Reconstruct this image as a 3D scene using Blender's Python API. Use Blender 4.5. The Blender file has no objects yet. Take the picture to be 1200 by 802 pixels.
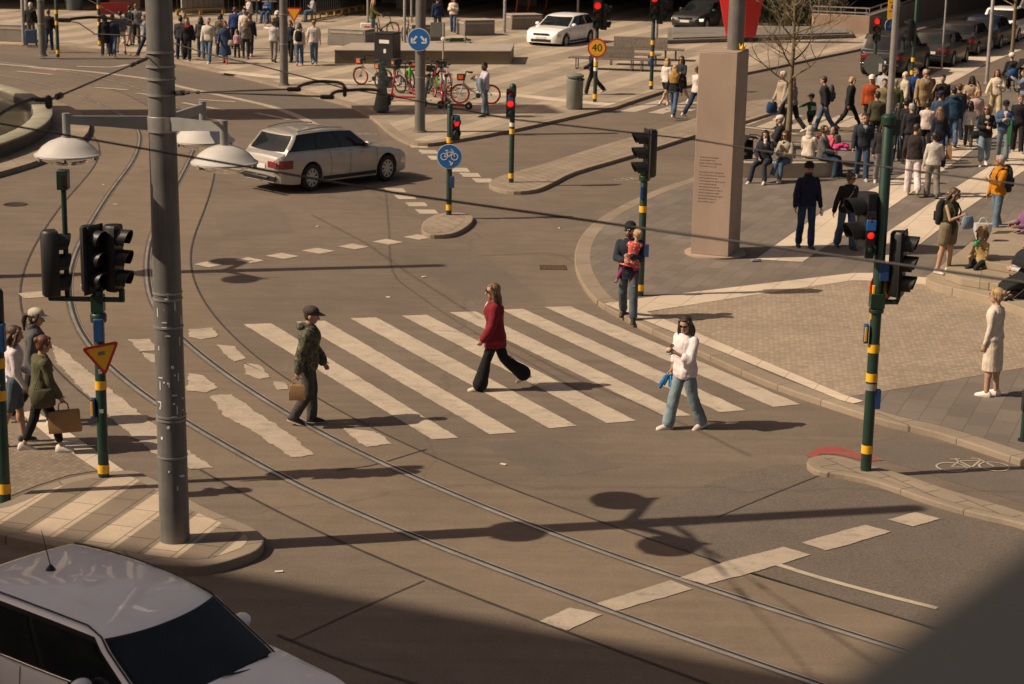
import bpy, math, random
import numpy as np
from math import sin, cos, pi, radians, atan2, hypot, sqrt, tan
from mathutils import Vector, Matrix, noise, Euler
random.seed(7)
SC = bpy.context.scene
COL = SC.collection
V = Vector

# ------------------------------------------------------------------ camera
FPX, PITCH, ROLL, CAMH = 2250.0, 0.2427, 0.0195, 8.0
_cp, _sp = cos(PITCH), sin(PITCH)
C_FW = V((0, _cp, -_sp)); _up = V((0, _sp, _cp)); _rt = V((1, 0, 0))
C_RT = cos(ROLL) * _rt + sin(ROLL) * _up
C_UP = -sin(ROLL) * _rt + cos(ROLL) * _up
C_POS = V((0, 0, CAMH))
def ray(x, y): return C_FW + (x - 600) / FPX * C_RT + (401 - y) / FPX * C_UP
def G(x, y, z=0.0):
    """point of the plane at height z seen at photo pixel x, y (survey of the place)"""
    r = ray(x, y); t = (z - CAMH) / r.z
    return C_POS + t * r
def proj(p):
    d = V(p) - C_POS; w = d.dot(C_FW)
    return (600 + FPX * d.dot(C_RT) / w, 401 - FPX * d.dot(C_UP) / w)
def hz(base, ypx):
    """height above base at which a vertical through base reaches row ypx"""
    lo, hi = -2.0, 30.0
    for _ in range(50):
        m = (lo + hi) / 2
        if proj(V(base) + V((0, 0, m)))[1] > ypx: lo = m
        else: hi = m
    return lo
def pxm(p): return FPX / (V(p) - C_POS).dot(C_FW)

cd = bpy.data.cameras.new('camera'); cam = bpy.data.objects.new('camera', cd); COL.objects.link(cam)
m = Matrix((C_RT, C_UP, -C_FW)).transposed().to_4x4(); m.translation = C_POS
cam.matrix_world = m
cd.sensor_fit = 'HORIZONTAL'; cd.sensor_width = 36.0; cd.lens = FPX / 1200 * 36.0
cd.clip_start = 0.05; cd.clip_end = 2000
cd.dof.use_dof = True; cd.dof.focus_distance = 28.5; cd.dof.aperture_fstop = 4.0
SC.camera = cam

# ------------------------------------------------------------------ colour + materials
def S(r, g=None, b=None, k=1.0):
    if g is None: r, g, b = r
    f = lambda c: ((c / 255) / 12.92 if c / 255 <= 0.04045 else ((c / 255 + 0.055) / 1.055) ** 2.4)
    return (f(r) * k, f(g) * k, f(b) * k)
_MC = {}
class NT:
    def __init__(s, name):
        s.m = bpy.data.materials.new(name); s.m.use_nodes = True
        s.t = s.m.node_tree; s.b = s.t.nodes['Principled BSDF']; s.x = None
    def n(s, typ, **kw):
        o = s.t.nodes.new(typ)
        for k, v in kw.items():
            if k.startswith('i_'):
                key = k[2:]; key = int(key) if key.isdigit() else key.replace('_', ' ')
                o.inputs[key].default_value = v
            else: setattr(o, k, v)
        return o
    def l(s, a, b): s.t.links.new(a, b)
    def coord(s, kind='Object', scale=(1, 1, 1), rot=(0, 0, 0)):
        tc = s.n('ShaderNodeTexCoord'); mp = s.n('ShaderNodeMapping')
        mp.inputs['Scale'].default_value = scale; mp.inputs['Rotation'].default_value = rot
        s.l(tc.outputs[kind], mp.inputs['Vector']); return mp.outputs['Vector']
    def noise(s, vec, scale, detail=4, rough=0.55, dist=0.0):
        o = s.n('ShaderNodeTexNoise'); s.l(vec, o.inputs['Vector'])
        o.inputs['Scale'].default_value = scale; o.inputs['Detail'].default_value = detail
        o.inputs['Roughness'].default_value = rough; o.inputs['Distortion'].default_value = dist
        return o.outputs['Fac']
    def ramp(s, fac, stops):
        o = s.n('ShaderNodeValToRGB'); s.l(fac, o.inputs['Fac']); e = o.color_ramp.elements
        while len(e) < len(stops): e.new(0.5)
        for i, (p, c) in enumerate(stops):
            e[i].position = p; e[i].color = (c[0], c[1], c[2], 1) if not isinstance(c, (int, float)) else (c, c, c, 1)
        return o.outputs['Color']
    def mix(s, fac, a, b, mode='MIX'):
        o = s.n('ShaderNodeMix', data_type='RGBA', blend_type=mode)
        for sock, v in ((o.inputs[0], fac), (o.inputs[6], a), (o.inputs[7], b)):
            if isinstance(v, (int, float)): sock.default_value = v
            elif isinstance(v, tuple): sock.default_value = (v[0], v[1], v[2], 1)
            else: s.l(v, sock)
        return o.outputs[2]
    def math(s, op, a, b=0.0, c=None):
        o = s.n('ShaderNodeMath', operation=op)
        for i, v in enumerate((a, b, c)):
            if v is None: continue
            if isinstance(v, (int, float)): o.inputs[i].default_value = v
            else: s.l(v, o.inputs[i])
        return o.outputs[0]
    def bump(s, h, strength=0.3, dist=0.02):
        o = s.n('ShaderNodeBump'); o.inputs['Strength'].default_value = strength
        o.inputs['Distance'].default_value = dist; s.l(h, o.inputs['Height'])
        s.l(o.outputs['Normal'], s.b.inputs['Normal'])
    def col(s, c):
        if isinstance(c, tuple): s.b.inputs['Base Color'].default_value = (c[0], c[1], c[2], 1)
        else: s.l(c, s.b.inputs['Base Color'])
    def set(s, **kw):
        for k, v in kw.items(): s.b.inputs[k.replace('_', ' ')].default_value = v
def M(name, c, rough=0.6, metal=0.0, var=0.12, scale=6.0, bump=0.0, bscale=40.0, coat=0.0, spec=0.5, emit=0.0):
    """plain painted / plain material with procedural colour variation"""
    key = (name, c, rough, metal, var, scale, bump, coat, emit)
    if key in _MC: return _MC[key]
    t = NT(name); v = t.coord()
    f = t.noise(v, scale, 5, 0.6)
    lo = tuple(x * (1 - var) for x in c); hi = tuple(min(1, x * (1 + var)) for x in c)
    t.col(t.ramp(f, [(0.3, lo), (0.7, hi)]))
    t.set(Roughness=rough, Metallic=metal)
    t.b.inputs['Specular IOR Level'].default_value = spec
    if coat: t.b.inputs['Coat Weight'].default_value = coat; t.b.inputs['Coat Roughness'].default_value = 0.04
    if bump: t.bump(t.noise(v, bscale, 3), bump, 0.01)
    if emit:
        t.b.inputs['Emission Color'].default_value = (c[0], c[1], c[2], 1); t.b.inputs['Emission Strength'].default_value = emit
    _MC[key] = t.m
    return t.m
def cloth(c, kind='cloth'):
    key = (kind, c)
    if key in _MC: return _MC[key]
    t = NT(kind); v = t.coord()
    f = t.noise(v, 7.0, 5, 0.6, 0.6)
    lo = tuple(x * 0.78 for x in c); hi = tuple(min(1, x * 1.18 + 0.004) for x in c)
    if kind == 'denim':
        g = t.noise(v, 3.2, 3, 0.5)
        base = t.ramp(g, [(0.35, tuple(x * 0.7 for x in c)), (0.7, tuple(min(1, x * 1.5 + 0.02) for x in c))])
        t.col(t.mix(0.4, base, t.ramp(f, [(0.3, lo), (0.7, hi)])))
    else: t.col(t.ramp(f, [(0.3, lo), (0.7, hi)]))
    t.set(Roughness=0.85); t.b.inputs['Specular IOR Level'].default_value = 0.2
    t.b.inputs['Sheen Weight'].default_value = 0.03
    vv = t.coord(scale=(1, 1, 0.45))
    t.bump(t.noise(vv, 9.0, 3, 0.55, 1.2), 0.4, 0.03)
    _MC[key] = t.m
    return t.m

# ------------------------------------------------------------------ objects
def link(o, parent=None):
    COL.objects.link(o)
    if parent is not None: o.parent = parent
    return o
def tag(o, label=None, cat=None, group=None, kind=None):
    if label: o['label'] = label
    if cat: o['category'] = cat
    if group: o['group'] = group
    if kind: o['kind'] = kind
    return o
def thing(name, label, cat, loc=(0, 0, 0), rz=0.0, group=None):
    o = bpy.data.objects.new(name, None); o.empty_display_size = 0.2
    link(o); o.location = loc; o.rotation_euler = (0, 0, rz)
    return tag(o, label, cat, group)
def copy_tree(o, parent=None):
    c = o.copy(); COL.objects.link(c)
    if parent is not None: c.parent = parent
    for ch in list(o.children): copy_tree(ch, c)
    return c

class MB:
    """collects shapes and links them as one mesh"""
    def __init__(s): s.v = []; s.f = []
    def add(s, vs, fs):
        o = len(s.v); s.v += [tuple(p) for p in vs]; s.f += [tuple(i + o for i in f) for f in fs]; return s
    def box(s, c, d, rz=0.0, taper=1.0, mat=None):
        x, y, z = d[0] / 2, d[1] / 2, d[2] / 2
        P = [(-x, -y, -z), (x, -y, -z), (x, y, -z), (-x, y, -z)] + [(a * taper, b * taper, z) for a, b in ((-x, -y), (x, -y), (x, y), (-x, y))]
        cr, sr = cos(rz), sin(rz)
        Q = []
        for p in P:
            q = V((p[0] * cr - p[1] * sr, p[0] * sr + p[1] * cr, p[2]))
            if mat is not None: q = mat @ q
            Q.append(q + V(c))
        return s.add(Q, [(0, 3, 2, 1), (4, 5, 6, 7), (0, 1, 5, 4), (1, 2, 6, 5), (2, 3, 7, 6), (3, 0, 4, 7)])
    def loft(s, rings, cap=True, closed=True):
        n = len(rings[0]); vs = [p for r in rings for p in r]; fs = []
        for i in range(len(rings) - 1):
            for j in range(n if closed else n - 1):
                a = i * n + j; b = i * n + (j + 1) % n
                fs.append((a, b, b + n, a + n))
        if cap:
            fs.append(tuple(range(n - 1, -1, -1))); fs.append(tuple(range((len(rings) - 1) * n, len(rings) * n)))
        return s.add(vs, fs)
    def tube(s, pts, r, n=10, cap=True, ell=1.0, ref=None):
        pts = [V(p) for p in pts]; rs = r if isinstance(r, (list, tuple)) else [r] * len(pts)
        rings = []; prev = None
        for i, p in enumerate(pts):
            d = (pts[min(i + 1, len(pts) - 1)] - pts[max(i - 1, 0)])
            if d.length < 1e-9: d = V((0, 0, 1))
            d.normalize()
            if prev is None:
                a = V(ref) if ref is not None else (V((0, 0, 1)) if abs(d.z) < 0.9 else V((1, 0, 0)))
            else: a = prev
            u = a - d * a.dot(d)
            if u.length < 1e-6: u = d.orthogonal()
            u.normalize(); w = d.cross(u); prev = u
            rings.append([p + (u * cos(2 * pi * k / n) + w * sin(2 * pi * k / n) * ell) * rs[i] for k in range(n)])
        return s.loft(rings, cap)
    def caps(s, a, b, ra, rb, n=10, steps=3, ell=1.0, ref=None):
        """tapered limb with rounded ends"""
        a, b = V(a), V(b); d = (b - a); L = d.length or 1e-6; d = d / L
        pts = []; rs = []
        for i in range(steps, 0, -1):
            t = i / steps * pi / 2 * 0.97; pts.append(a - d * ra * sin(t)); rs.append(ra * cos(t))
        pts.append(a); rs.append(ra); pts.append(b); rs.append(rb)
        for i in range(1, steps + 1):
            t = i / steps * pi / 2 * 0.97; pts.append(b + d * rb * sin(t)); rs.append(rb * cos(t))
        return s.tube(pts, rs, n, True, ell, ref)
    def ball(s, c, r, n=12, m=8, mat=None):
        r = (r, r, r) if isinstance(r, (int, float)) else r
        rings = []
        for i in range(m + 1):
            t = -pi / 2 + pi * (0.02 + 0.96 * i / m)
            ring = []
            for k in range(n):
                q = V((r[0] * cos(t) * cos(2 * pi * k / n), r[1] * cos(t) * sin(2 * pi * k / n), r[2] * sin(t)))
                if mat is not None: q = mat @ q
                ring.append(q + V(c))
            rings.append(ring)
        return s.loft(rings)
    def lathe(s, prof, c=(0, 0, 0), n=24, axis=None, ring=False):
        rings = []
        ring_ = ring
        if ring: prof = list(prof) + [prof[0]]
        for r, z in prof:
            ring = []
            for k in range(n):
                q = V((max(r, 1e-4) * cos(2 * pi * k / n), max(r, 1e-4) * sin(2 * pi * k / n), z))
                if axis is not None: q = axis @ q
                ring.append(q + V(c))
            rings.append(ring)
        return s.loft(rings, cap=not (ring_ or prof[0] == prof[-1]))
    def prism(s, poly, z0, z1, mat=None):
        """poly: list of (x,y); extruded z0..z1; mat optional 4x4"""
        a = area2(poly)
        if a < 0: poly = poly[::-1]
        P = [V((x, y, z0)) for x, y in poly]; Q = [V((x, y, z1)) for x, y in poly]
        if mat is not None: P = [mat @ p for p in P]; Q = [mat @ p for p in Q]
        n = len(poly)
        return s.add(P + Q, [tuple(range(n - 1, -1, -1)), tuple(range(n, 2 * n))] + [(i, (i + 1) % n, n + (i + 1) % n, n + i) for i in range(n)])
    def sheet(s, pts): return s.add(pts, [tuple(range(len(pts)))])
    def grid(s, rows):
        n = len(rows[0]); vs = [p for r in rows for p in r]
        return s.add(vs, [(i * n + j, i * n + j + 1, (i + 1) * n + j + 1, (i + 1) * n + j) for i in range(len(rows) - 1) for j in range(n - 1)])
    def xf(s, mat):
        s.v = [tuple(mat @ V(p)) for p in s.v]; return s
    def build(s, name, mat, parent=None, smooth=35, bevel=0.0, loc=None):
        me = bpy.data.meshes.new(name); me.from_pydata([tuple(p) for p in s.v], [], s.f); me.update()
        if smooth:
            me.polygons.foreach_set('use_smooth', [True] * len(me.polygons))
            try: me.set_sharp_from_angle(angle=radians(smooth))
            except Exception: pass
        if mat is not None: me.materials.append(mat)
        o = bpy.data.objects.new(name, me); link(o, parent)
        if loc is not None: o.location = loc
        if bevel:
            b = o.modifiers.new('bevel', 'BEVEL'); b.width = bevel; b.segments = 2; b.limit_method = 'ANGLE'; b.angle_limit = radians(40)
        return o
def area2(P): return sum(P[i][0] * P[(i + 1) % len(P)][1] - P[(i + 1) % len(P)][0] * P[i][1] for i in range(len(P)))
def inset(P, d):
    """shrink a simple polygon (list of xy) by d"""
    if area2(P) < 0: P = P[::-1]
    n = len(P); out = []
    for i in range(n):
        a, b, c = V(P[i - 1]).to_2d(), V(P[i]).to_2d(), V(P[(i + 1) % n]).to_2d()
        e1 = (b - a).normalized(); e2 = (c - b).normalized()
        n1 = V((-e1.y, e1.x)); n2 = V((-e2.y, e2.x)); q = n1 + n2
        if q.length < 1e-6: q = n1
        out.append(tuple(b + q * (d / max(0.35, q.length_squared / 2))))
    return out
def smooth_poly(P, k=2, closed=False):
    """Catmull-Rom through points"""
    P = [V(p) for p in P]; n = len(P); out = []
    for i in range(n if closed else n - 1):
        p0 = P[i - 1] if (closed or i > 0) else P[0] * 2 - P[1]
        p1 = P[i]; p2 = P[(i + 1) % n]
        p3 = P[(i + 2) % n] if (closed or i + 2 < n) else P[-1] * 2 - P[-2]
        for j in range(k):
            t = j / k
            out.append(0.5 * ((2 * p1) + (p2 - p0) * t + (2 * p0 - 5 * p1 + 4 * p2 - p3) * t * t + (3 * p1 - p0 - 3 * p2 + p3) * t ** 3))
    if not closed: out.append(P[-1])
    return out
def text_mesh(txt, size, mat, name, parent, mtx, depth=0.004):
    cu = bpy.data.curves.new(name, 'FONT'); cu.body = txt; cu.size = size; cu.extrude = depth
    cu.align_x = 'CENTER'; cu.align_y = 'CENTER'
    o = bpy.data.objects.new(name, cu); COL.objects.link(o)
    dg = bpy.context.evaluated_depsgraph_get(); me = bpy.data.meshes.new_from_object(o.evaluated_get(dg))
    bpy.data.objects.remove(o)
    me.transform(mtx); me.materials.clear(); me.materials.append(mat)
    q = bpy.data.objects.new(name, me); link(q, parent); return q

# ------------------------------------------------------------------ light
SUN_AZ = radians(12.5); SUN_EL = radians(42.2)            # direction the light travels (x,y) and its height
W = bpy.data.worlds.new('World'); SC.world = W; W.use_nodes = True
wt = W.node_tree; bg = wt.nodes['Background']
sky = wt.nodes.new('ShaderNodeTexSky'); sky.sky_type = 'NISHITA'; sky.sun_disc = False
sky.sun_elevation = SUN_EL
sun_dir = V((-cos(SUN_AZ) * cos(SUN_EL), -sin(SUN_AZ) * cos(SUN_EL), sin(SUN_EL)))   # towards the sun
sky.sun_rotation = atan2(sun_dir.x, sun_dir.y)
sky.dust_density = 4.0; sky.air_density = 1.0; sky.ozone_density = 0.4
wm = wt.nodes.new('ShaderNodeMix'); wm.data_type = 'RGBA'; wm.blend_type = 'MULTIPLY'; wm.inputs[0].default_value = 1.0
wm.inputs[7].default_value = (1.0, 0.78, 0.64, 1)
wt.links.new(sky.outputs[0], wm.inputs[6]); wt.links.new(wm.outputs[2], bg.inputs['Color'])
bg.inputs['Strength'].default_value = 0.056
sl = bpy.data.lights.new('sun', 'SUN'); sl.energy = 3.7; sl.angle = radians(0.55); sl.color = (1.0, 0.835, 0.635)
so = bpy.data.objects.new('sun', sl); link(so); so.rotation_euler = (-sun_dir).to_track_quat('-Z', 'Y').to_euler()
so.location = (-30, -10, 40)
SC.view_settings.view_transform = 'Standard'; SC.view_settings.look = 'None'
SC.view_settings.exposure = 0.53; SC.view_settings.gamma = 1.0
SC.render.engine = 'CYCLES'; SC.cycles.max_bounces = 6; SC.cycles.use_denoising = True
# ================================================================== ground materials
def mat_road(name, c, grain=0.34, patch=0.24, bump=0.15, crack=True, streak=0.0):
    t = NT(name); v = t.coord()
    big = t.noise(v, 0.22, 5, 0.6, 0.4); mid = t.noise(v, 1.6, 5, 0.65, 0.6); fine = t.noise(v, 60, 2, 0.7); spk = t.noise(v, 220, 1, 0.5)
    a = t.ramp(big, [(0.3, tuple(x * (1 - patch) for x in c)), (0.7, tuple(x * (1 + patch) for x in c))])
    a = t.mix(0.5, a, t.ramp(mid, [(0.25, tuple(x * 0.78 for x in c)), (0.75, tuple(x * 1.2 for x in c))]))
    g = t.ramp(fine, [(0.3, 1 - grain), (0.7, 1 + grain * 0.6)])
    a = t.mix(1.0, a, g, 'MULTIPLY')
    a = t.mix(1.0, a, t.ramp(spk, [(0.25, 1 - grain * 0.8), (0.6, 1.0)]), 'MULTIPLY')
    # oil drips and old stains with a shape of their own
    st = t.noise(t.coord(scale=(1.0, 1.0, 1.0)), 0.9, 6, 0.75, 1.4)
    a = t.mix(t.ramp(st, [(0.62, 0.0), (0.74, 0.4)]), a, tuple(x * 0.55 for x in c))
    sp2 = t.noise(v, 7.5, 3, 0.6); a = t.mix(t.ramp(sp2, [(0.69, 0.0), (0.735, 0.45)]), a, tuple(x * 0.5 for x in c))
    sp3 = t.noise(v, 22, 3, 0.75); a = t.mix(1.0, a, t.ramp(sp3, [(0.3, 1 - grain * .45), (0.7, 1 + grain * .35)]), 'MULTIPLY')
    if streak:
        sv = t.coord(scale=(0.25, 3.2, 1), rot=(0, 0, radians(-28)))
        a = t.mix(1.0, a, t.ramp(t.noise(sv, 1.4, 4, 0.6), [(0.3, 1 - streak), (0.7, 1 + streak * 0.5)]), 'MULTIPLY')
    if crack:
        vo = t.n('ShaderNodeTexVoronoi', feature='DISTANCE_TO_EDGE'); vo.inputs['Scale'].default_value = 0.07
        wv = t.n('ShaderNodeVectorMath', operation='ADD'); nz = t.n('ShaderNodeTexNoise'); nz.inputs['Scale'].default_value = 1.2; nz.inputs['Detail'].default_value = 5
        t.l(v, nz.inputs['Vector']); t.l(v, wv.inputs[0])
        sc = t.n('ShaderNodeVectorMath', operation='SCALE'); sc.inputs['Scale'].default_value = 0.9
        t.l(nz.outputs['Color'], sc.inputs[0]); t.l(sc.outputs[0], wv.inputs[1]); t.l(wv.outputs[0], vo.inputs['Vector'])
        a = t.mix(t.ramp(vo.outputs['Distance'], [(0.0, 0.3), (0.002, 0.0)]), a, tuple(x * 0.35 for x in c))
    t.col(a); t.set(Roughness=0.82); t.b.inputs['Specular IOR Level'].default_value = 0.35
    t.bump(t.math('ADD', fine, t.math('MULTIPLY', spk, 0.5)), bump, 0.01)
    return t.m
def mat_paving(name, ang, slab, light, dark=None, period=2.2, joint=0.012, var=0.14, phase=0.0, jc=0.45, bands=True):
    """stone slabs (slab = length,width m) laid at angle ang, optional real bands of two stones"""
    t = NT(name)
    v = t.coord(rot=(0, 0, -ang))
    br = t.n('ShaderNodeTexBrick'); t.l(v, br.inputs['Vector'])
    br.inputs['Scale'].default_value = 1.0; br.inputs['Brick Width'].default_value = slab[0]; br.inputs['Row Height'].default_value = slab[1]
    br.inputs['Mortar Size'].default_value = joint; br.inputs['Mortar Smooth'].default_value = 0.3; br.inputs['Bias'].default_value = 0.0
    br.inputs['Color1'].default_value = (1 - var, 1 - var, 1 - var, 1); br.inputs['Color2'].default_value = (1 + var * 0.6,) * 3 + (1,)
    br.inputs['Mortar'].default_value = (jc, jc * 0.95, jc * 0.9, 1)
    if bands and dark:
        sx = t.n('ShaderNodeSeparateXYZ'); t.l(v, sx.inputs[0])
        w = t.math('FRACT', t.math('ADD', t.math('DIVIDE', sx.outputs[1], period), phase))
        ms = t.ramp(w, [(0.0, 0.0), (0.02, 1.0), (0.5, 1.0), (0.52, 0.0)])
        base = t.mix(ms, dark, light)
    else: base = light
    big = t.noise(t.coord(), 0.5, 6, 0.65, 0.5); fine = t.noise(t.coord(), 35, 3, 0.6)
    a = t.mix(1.0, base, br.outputs['Color'], 'MULTIPLY')
    a = t.mix(1.0, a, t.ramp(big, [(0.28, 0.8), (0.72, 1.14)]), 'MULTIPLY')
    a = t.mix(1.0, a, t.ramp(fine, [(0.3, 0.9), (0.7, 1.06)]), 'MULTIPLY')
    sp = t.noise(t.coord(), 3.3, 5, 0.75, 0.8)
    a = t.mix(t.ramp(sp, [(0.66, 0.0), (0.72, 0.35)]), a, tuple(x * 0.4 for x in light))
    t.col(a); t.set(Roughness=0.8); t.b.inputs['Specular IOR Level'].default_value = 0.3
    t.bump(t.math('ADD', t.math('MULTIPLY', br.outputs['Fac'], -1.0), t.math('MULTIPLY', fine, 0.4)), 0.3, 0.008)
    return t.m
def mat_paint(name, c, wear=0.5, under=(0.165, 0.134, 0.106)):
    t = NT(name); v = t.coord()
    f = t.noise(v, 1.1, 6, 0.7, 0.6); g = t.noise(v, 26, 4, 0.7); sv = t.noise(t.coord(scale=(0.6, 4, 1), rot=(0, 0, radians(28))), 2.0, 5, 0.7)
    a = t.ramp(f, [(0.3, tuple(x * 0.8 for x in c)), (0.7, tuple(x * 1.12 for x in c))])
    lw = t.noise(v, 3.2, 5, 0.7, 0.5); k = t.math('ADD', t.math('MULTIPLY', g, 0.35), t.math('ADD', t.math('MULTIPLY', sv, 0.3), t.math('MULTIPLY', lw, .35)))
    a = t.mix(t.ramp(k, [(0.60 - wear * .17, 0.0), (0.70 - wear * .15, wear)]), a, under)
    t.col(a); t.set(Roughness=0.75); t.bump(g, 0.12, 0.005)
    return t.m

ROADC = (0.182, 0.142, 0.108)
m_road = mat_road('asphalt', ROADC, streak=0.14)
m_asph = mat_road('dark_asphalt', (0.160, 0.130, 0.105), grain=0.45, patch=0.1, bump=0.35)
m_track = mat_road('track_concrete', (0.199, 0.151, 0.108), grain=0.22, patch=0.20, bump=0.08, streak=0.12)
m_bus = mat_road('bus_lane_asphalt', (0.150, 0.123, 0.100), grain=0.3, patch=0.1)
m_paint = mat_paint('road_paint', (0.445, 0.372, 0.285), 0.6)
m_paint_worn = mat_paint('worn_road_paint', (0.40, 0.33, 0.255), 0.6)
m_seam = M('seam_tar', (0.045, 0.037, 0.031), 0.7, var=0.35, scale=3)
m_kerb = mat_paving('kerb_granite', radians(-62), (1.0, 3.0), (0.27, 0.215, 0.16), bands=False, joint=0.01, var=0.10)
GA = radians(69)
m_plaza = mat_paving('banded_plaza_stone', GA, (1.1, 0.55), (0.40, 0.325, 0.243), (0.295, 0.242, 0.184), 2.2, 0.01, 0.10)
m_isl = mat_paving('island_slabs', radians(75), (0.62, 0.42), (0.46, 0.365, 0.27), (0.215, 0.17, 0.125), 0.84, 0.010, 0.08, phase=0.10)
m_islplain = mat_paving('island_setts', radians(-62), (0.5, 0.3), (0.27, 0.215, 0.162), None, bands=False, joint=0.012, var=0.12)
m_darkpave = mat_paving('dark_plaza_slabs', GA, (0.7, 0.35), (0.172, 0.144, 0.120), None, bands=False, joint=0.008, var=0.15, jc=0.72)
m_white = mat_paving('white_paving', GA, (0.9, 0.6), (0.56, 0.465, 0.36), None, bands=False, joint=0.010, var=0.05, jc=0.6)
m_cobble = mat_paving('tan_setts', radians(28), (0.11, 0.08), (0.335, 0.270, 0.20), None, bands=False, joint=0.010, var=0.20, jc=0.74)
m_cobble2 = mat_paving('worn_tan_setts', radians(75), (0.10, 0.08), (0.235, 0.188, 0.14), None, bands=False, joint=0.010, var=0.2, jc=0.78)
KH = 0.10

def wpts(px, z): return [G(x, y, z) for x, y in px]
def sheet(name, px, z, mat, rough=0.0, sub=1, seed=1, world=False):
    P = [V(p) for p in px] if world else wpts(px, z)
    if sub > 1 or rough:
        Q = []; n = len(P)
        for i in range(n):
            a, b = P[i], P[(i + 1) % n]; k = max(1, int((b - a).length / 0.09)) if rough else sub
            e = (b - a).normalized(); nn = V((-e.y, e.x, 0))
            for j in range(k):
                q = a.lerp(b, j / k)
                if rough: q = q + nn * (noise.fractal(q * 2.6 + V((seed, 0, 0)), 1.0, 2.0, 4) * rough)
                Q.append(q)
        P = Q
    for p in P: p.z = z
    if area2([(p.x, p.y) for p in P]) < 0: P = P[::-1]
    mb = MB(); mb.sheet(P)
    return tag(mb.build(name, mat, smooth=0), kind='structure')
def multi_sheet(name, polys, z, mat, rough=0.0):
    mb = MB()
    for k, px in enumerate(polys):
        P = wpts(px, z)
        if rough:
            Q = []; n = len(P); ra = min(rough, .11 * sqrt(abs(area2([(p.x, p.y) for p in P])) / 2))
            for i in range(n):
                a, b = P[i], P[(i + 1) % n]; c = max(1, int((b - a).length / 0.03)); e = (b - a).normalized(); nn = V((-e.y, e.x, 0))
                for j in range(c):
                    q = a.lerp(b, j / c); Q.append(q + nn * ((noise.fractal(q * 3.2 + V((k * 3, 0, 0)), 0.8, 2.0, 5) + .6 * noise.noise(q * 17)) * ra))
            P = Q
        if area2([(p.x, p.y) for p in P]) < 0: P = P[::-1]
        mb.sheet(P)
    return tag(mb.build(name, mat, smooth=0), kind='structure')
def strip(mb, P, w, z0, z1=None, off=0.0):
    """ribbon (or bar, with z1) of width w along ground path P"""
    n = len(P); L = []; R = []
    for i in range(n):
        d = (P[min(i + 1, n - 1)] - P[max(i - 1, 0)]); d.z = 0; d.normalize(); nn = V((-d.y, d.x, 0))
        c = P[i] + nn * off
        L.append((c.x + nn.x * w / 2, c.y + nn.y * w / 2)); R.append((c.x - nn.x * w / 2, c.y - nn.y * w / 2))
    if z1 is None:
        mb.grid([[(*R[i], z0), (*L[i], z0)] for i in range(n)])
    else:
        mb.loft([[(*R[i], z0), (*L[i], z0), (*L[i], z1), (*R[i], z1)] for i in range(n)])
    return mb
def path(px, z=0.0, k=4, relax=0):
    P = smooth_poly(wpts(px, z), k)
    if relax:
        L = [0.0]
        for a, b in zip(P[:-1], P[1:]): L.append(L[-1] + (b - a).length)
        n = int(L[-1] / .5); Q = []; j = 0
        for i in range(n + 1):
            d = L[-1] * i / n
            while j < len(L) - 2 and L[j + 1] < d: j += 1
            Q.append(P[j].lerp(P[j + 1], (d - L[j]) / max(1e-6, L[j + 1] - L[j])))
        for _ in range(relax): Q = [Q[0]] + [(Q[i - 1] + Q[i] * 2 + Q[i + 1]) / 4 for i in range(1, len(Q) - 1)] + [Q[-1]]
        P = smooth_poly(Q, 2)
    return P
def slab(name, P, h, mtop, mside=None, kw=0.28, top_name=None):
    """raised pavement: kerb-stone body and paving laid 4 mm above it inside the kerb"""
    P = [(p[0], p[1]) for p in P]
    mb = MB(); mb.prism(P, -0.05, h)
    o = mb.build(name + '_kerb', mside or m_kerb, smooth=0, bevel=0.02 if len(P) < 90 and name != 'far_plaza' else 0); tag(o, kind='structure')
    Q = inset(P, kw); mb = MB(); mb.sheet([(x, y, h + 0.004) for x, y in Q])
    return tag(mb.build(top_name or name, mtop, smooth=0), kind='structure')

# ================================================================== ground
mb = MB(); mb.sheet([(-400, -200, 0), (400, -200, 0), (400, 700, 0), (-400, 700, 0)])
tag(mb.build('road', m_road, smooth=0), kind='structure')

# trackbed between its two expansion joints
seamR = [(105, 100), (140, 107), (175, 126), (205, 142), (230, 157), (247, 178), (252, 202), (240, 245), (225, 282), (222, 312), (228, 334), (245, 366), (275, 397), (300, 421), (377, 472), (440, 505), (525, 545), (626, 585), (726, 620), (850, 664), (1065, 728), (1260, 785)]
seamL = [(-60, 118), (0, 124), (60, 135), (105, 155), (118, 175), (108, 200), (75, 237), (42, 285), (25, 325), (22, 352), (32, 390), (63, 433), (101, 468), (168, 513), (241, 555), (304, 591), (388, 632), (498, 679), (563, 704), (673, 745), (827, 801), (960, 850)]
rail1 = [(-40, 84), (0, 88), (67, 103), (101, 115), (135, 131), (155, 143), (164, 155), (164, 168), (155, 191), (131, 222), (110, 255), (92, 287), (82, 315), (78, 340), (82, 358), (91, 391), (115, 419), (157, 457), (187, 478), (224, 499), (280, 533), (341, 566), (376, 585), (467, 624), (594, 672), (698, 711), (751, 731), (850, 767), (950, 800), (1080, 845)]
rail2 = [(-40, 68), (40, 78), (105, 89), (160, 103), (205, 124), (226, 143), (232, 160), (226, 178), (215, 202), (200, 228), (186, 255), (175, 283), (171, 308), (175, 352), (187, 374), (224, 408), (266, 442), (308, 468), (364, 503), (420, 532), (500, 567), (600, 610), (688, 641), (783, 676), (850, 698), (1035, 756), (1180, 802)]
pR = path(seamR, relax=14); pL = path(seamL, relax=14)
sheet('trackbed', [tuple(p) for p in pL + pR[::-1]], 0.004, m_track, world=True)
mb = MB(); strip(mb, pR, 0.035, 0.010); strip(mb, pL, 0.04, 0.010)
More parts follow.
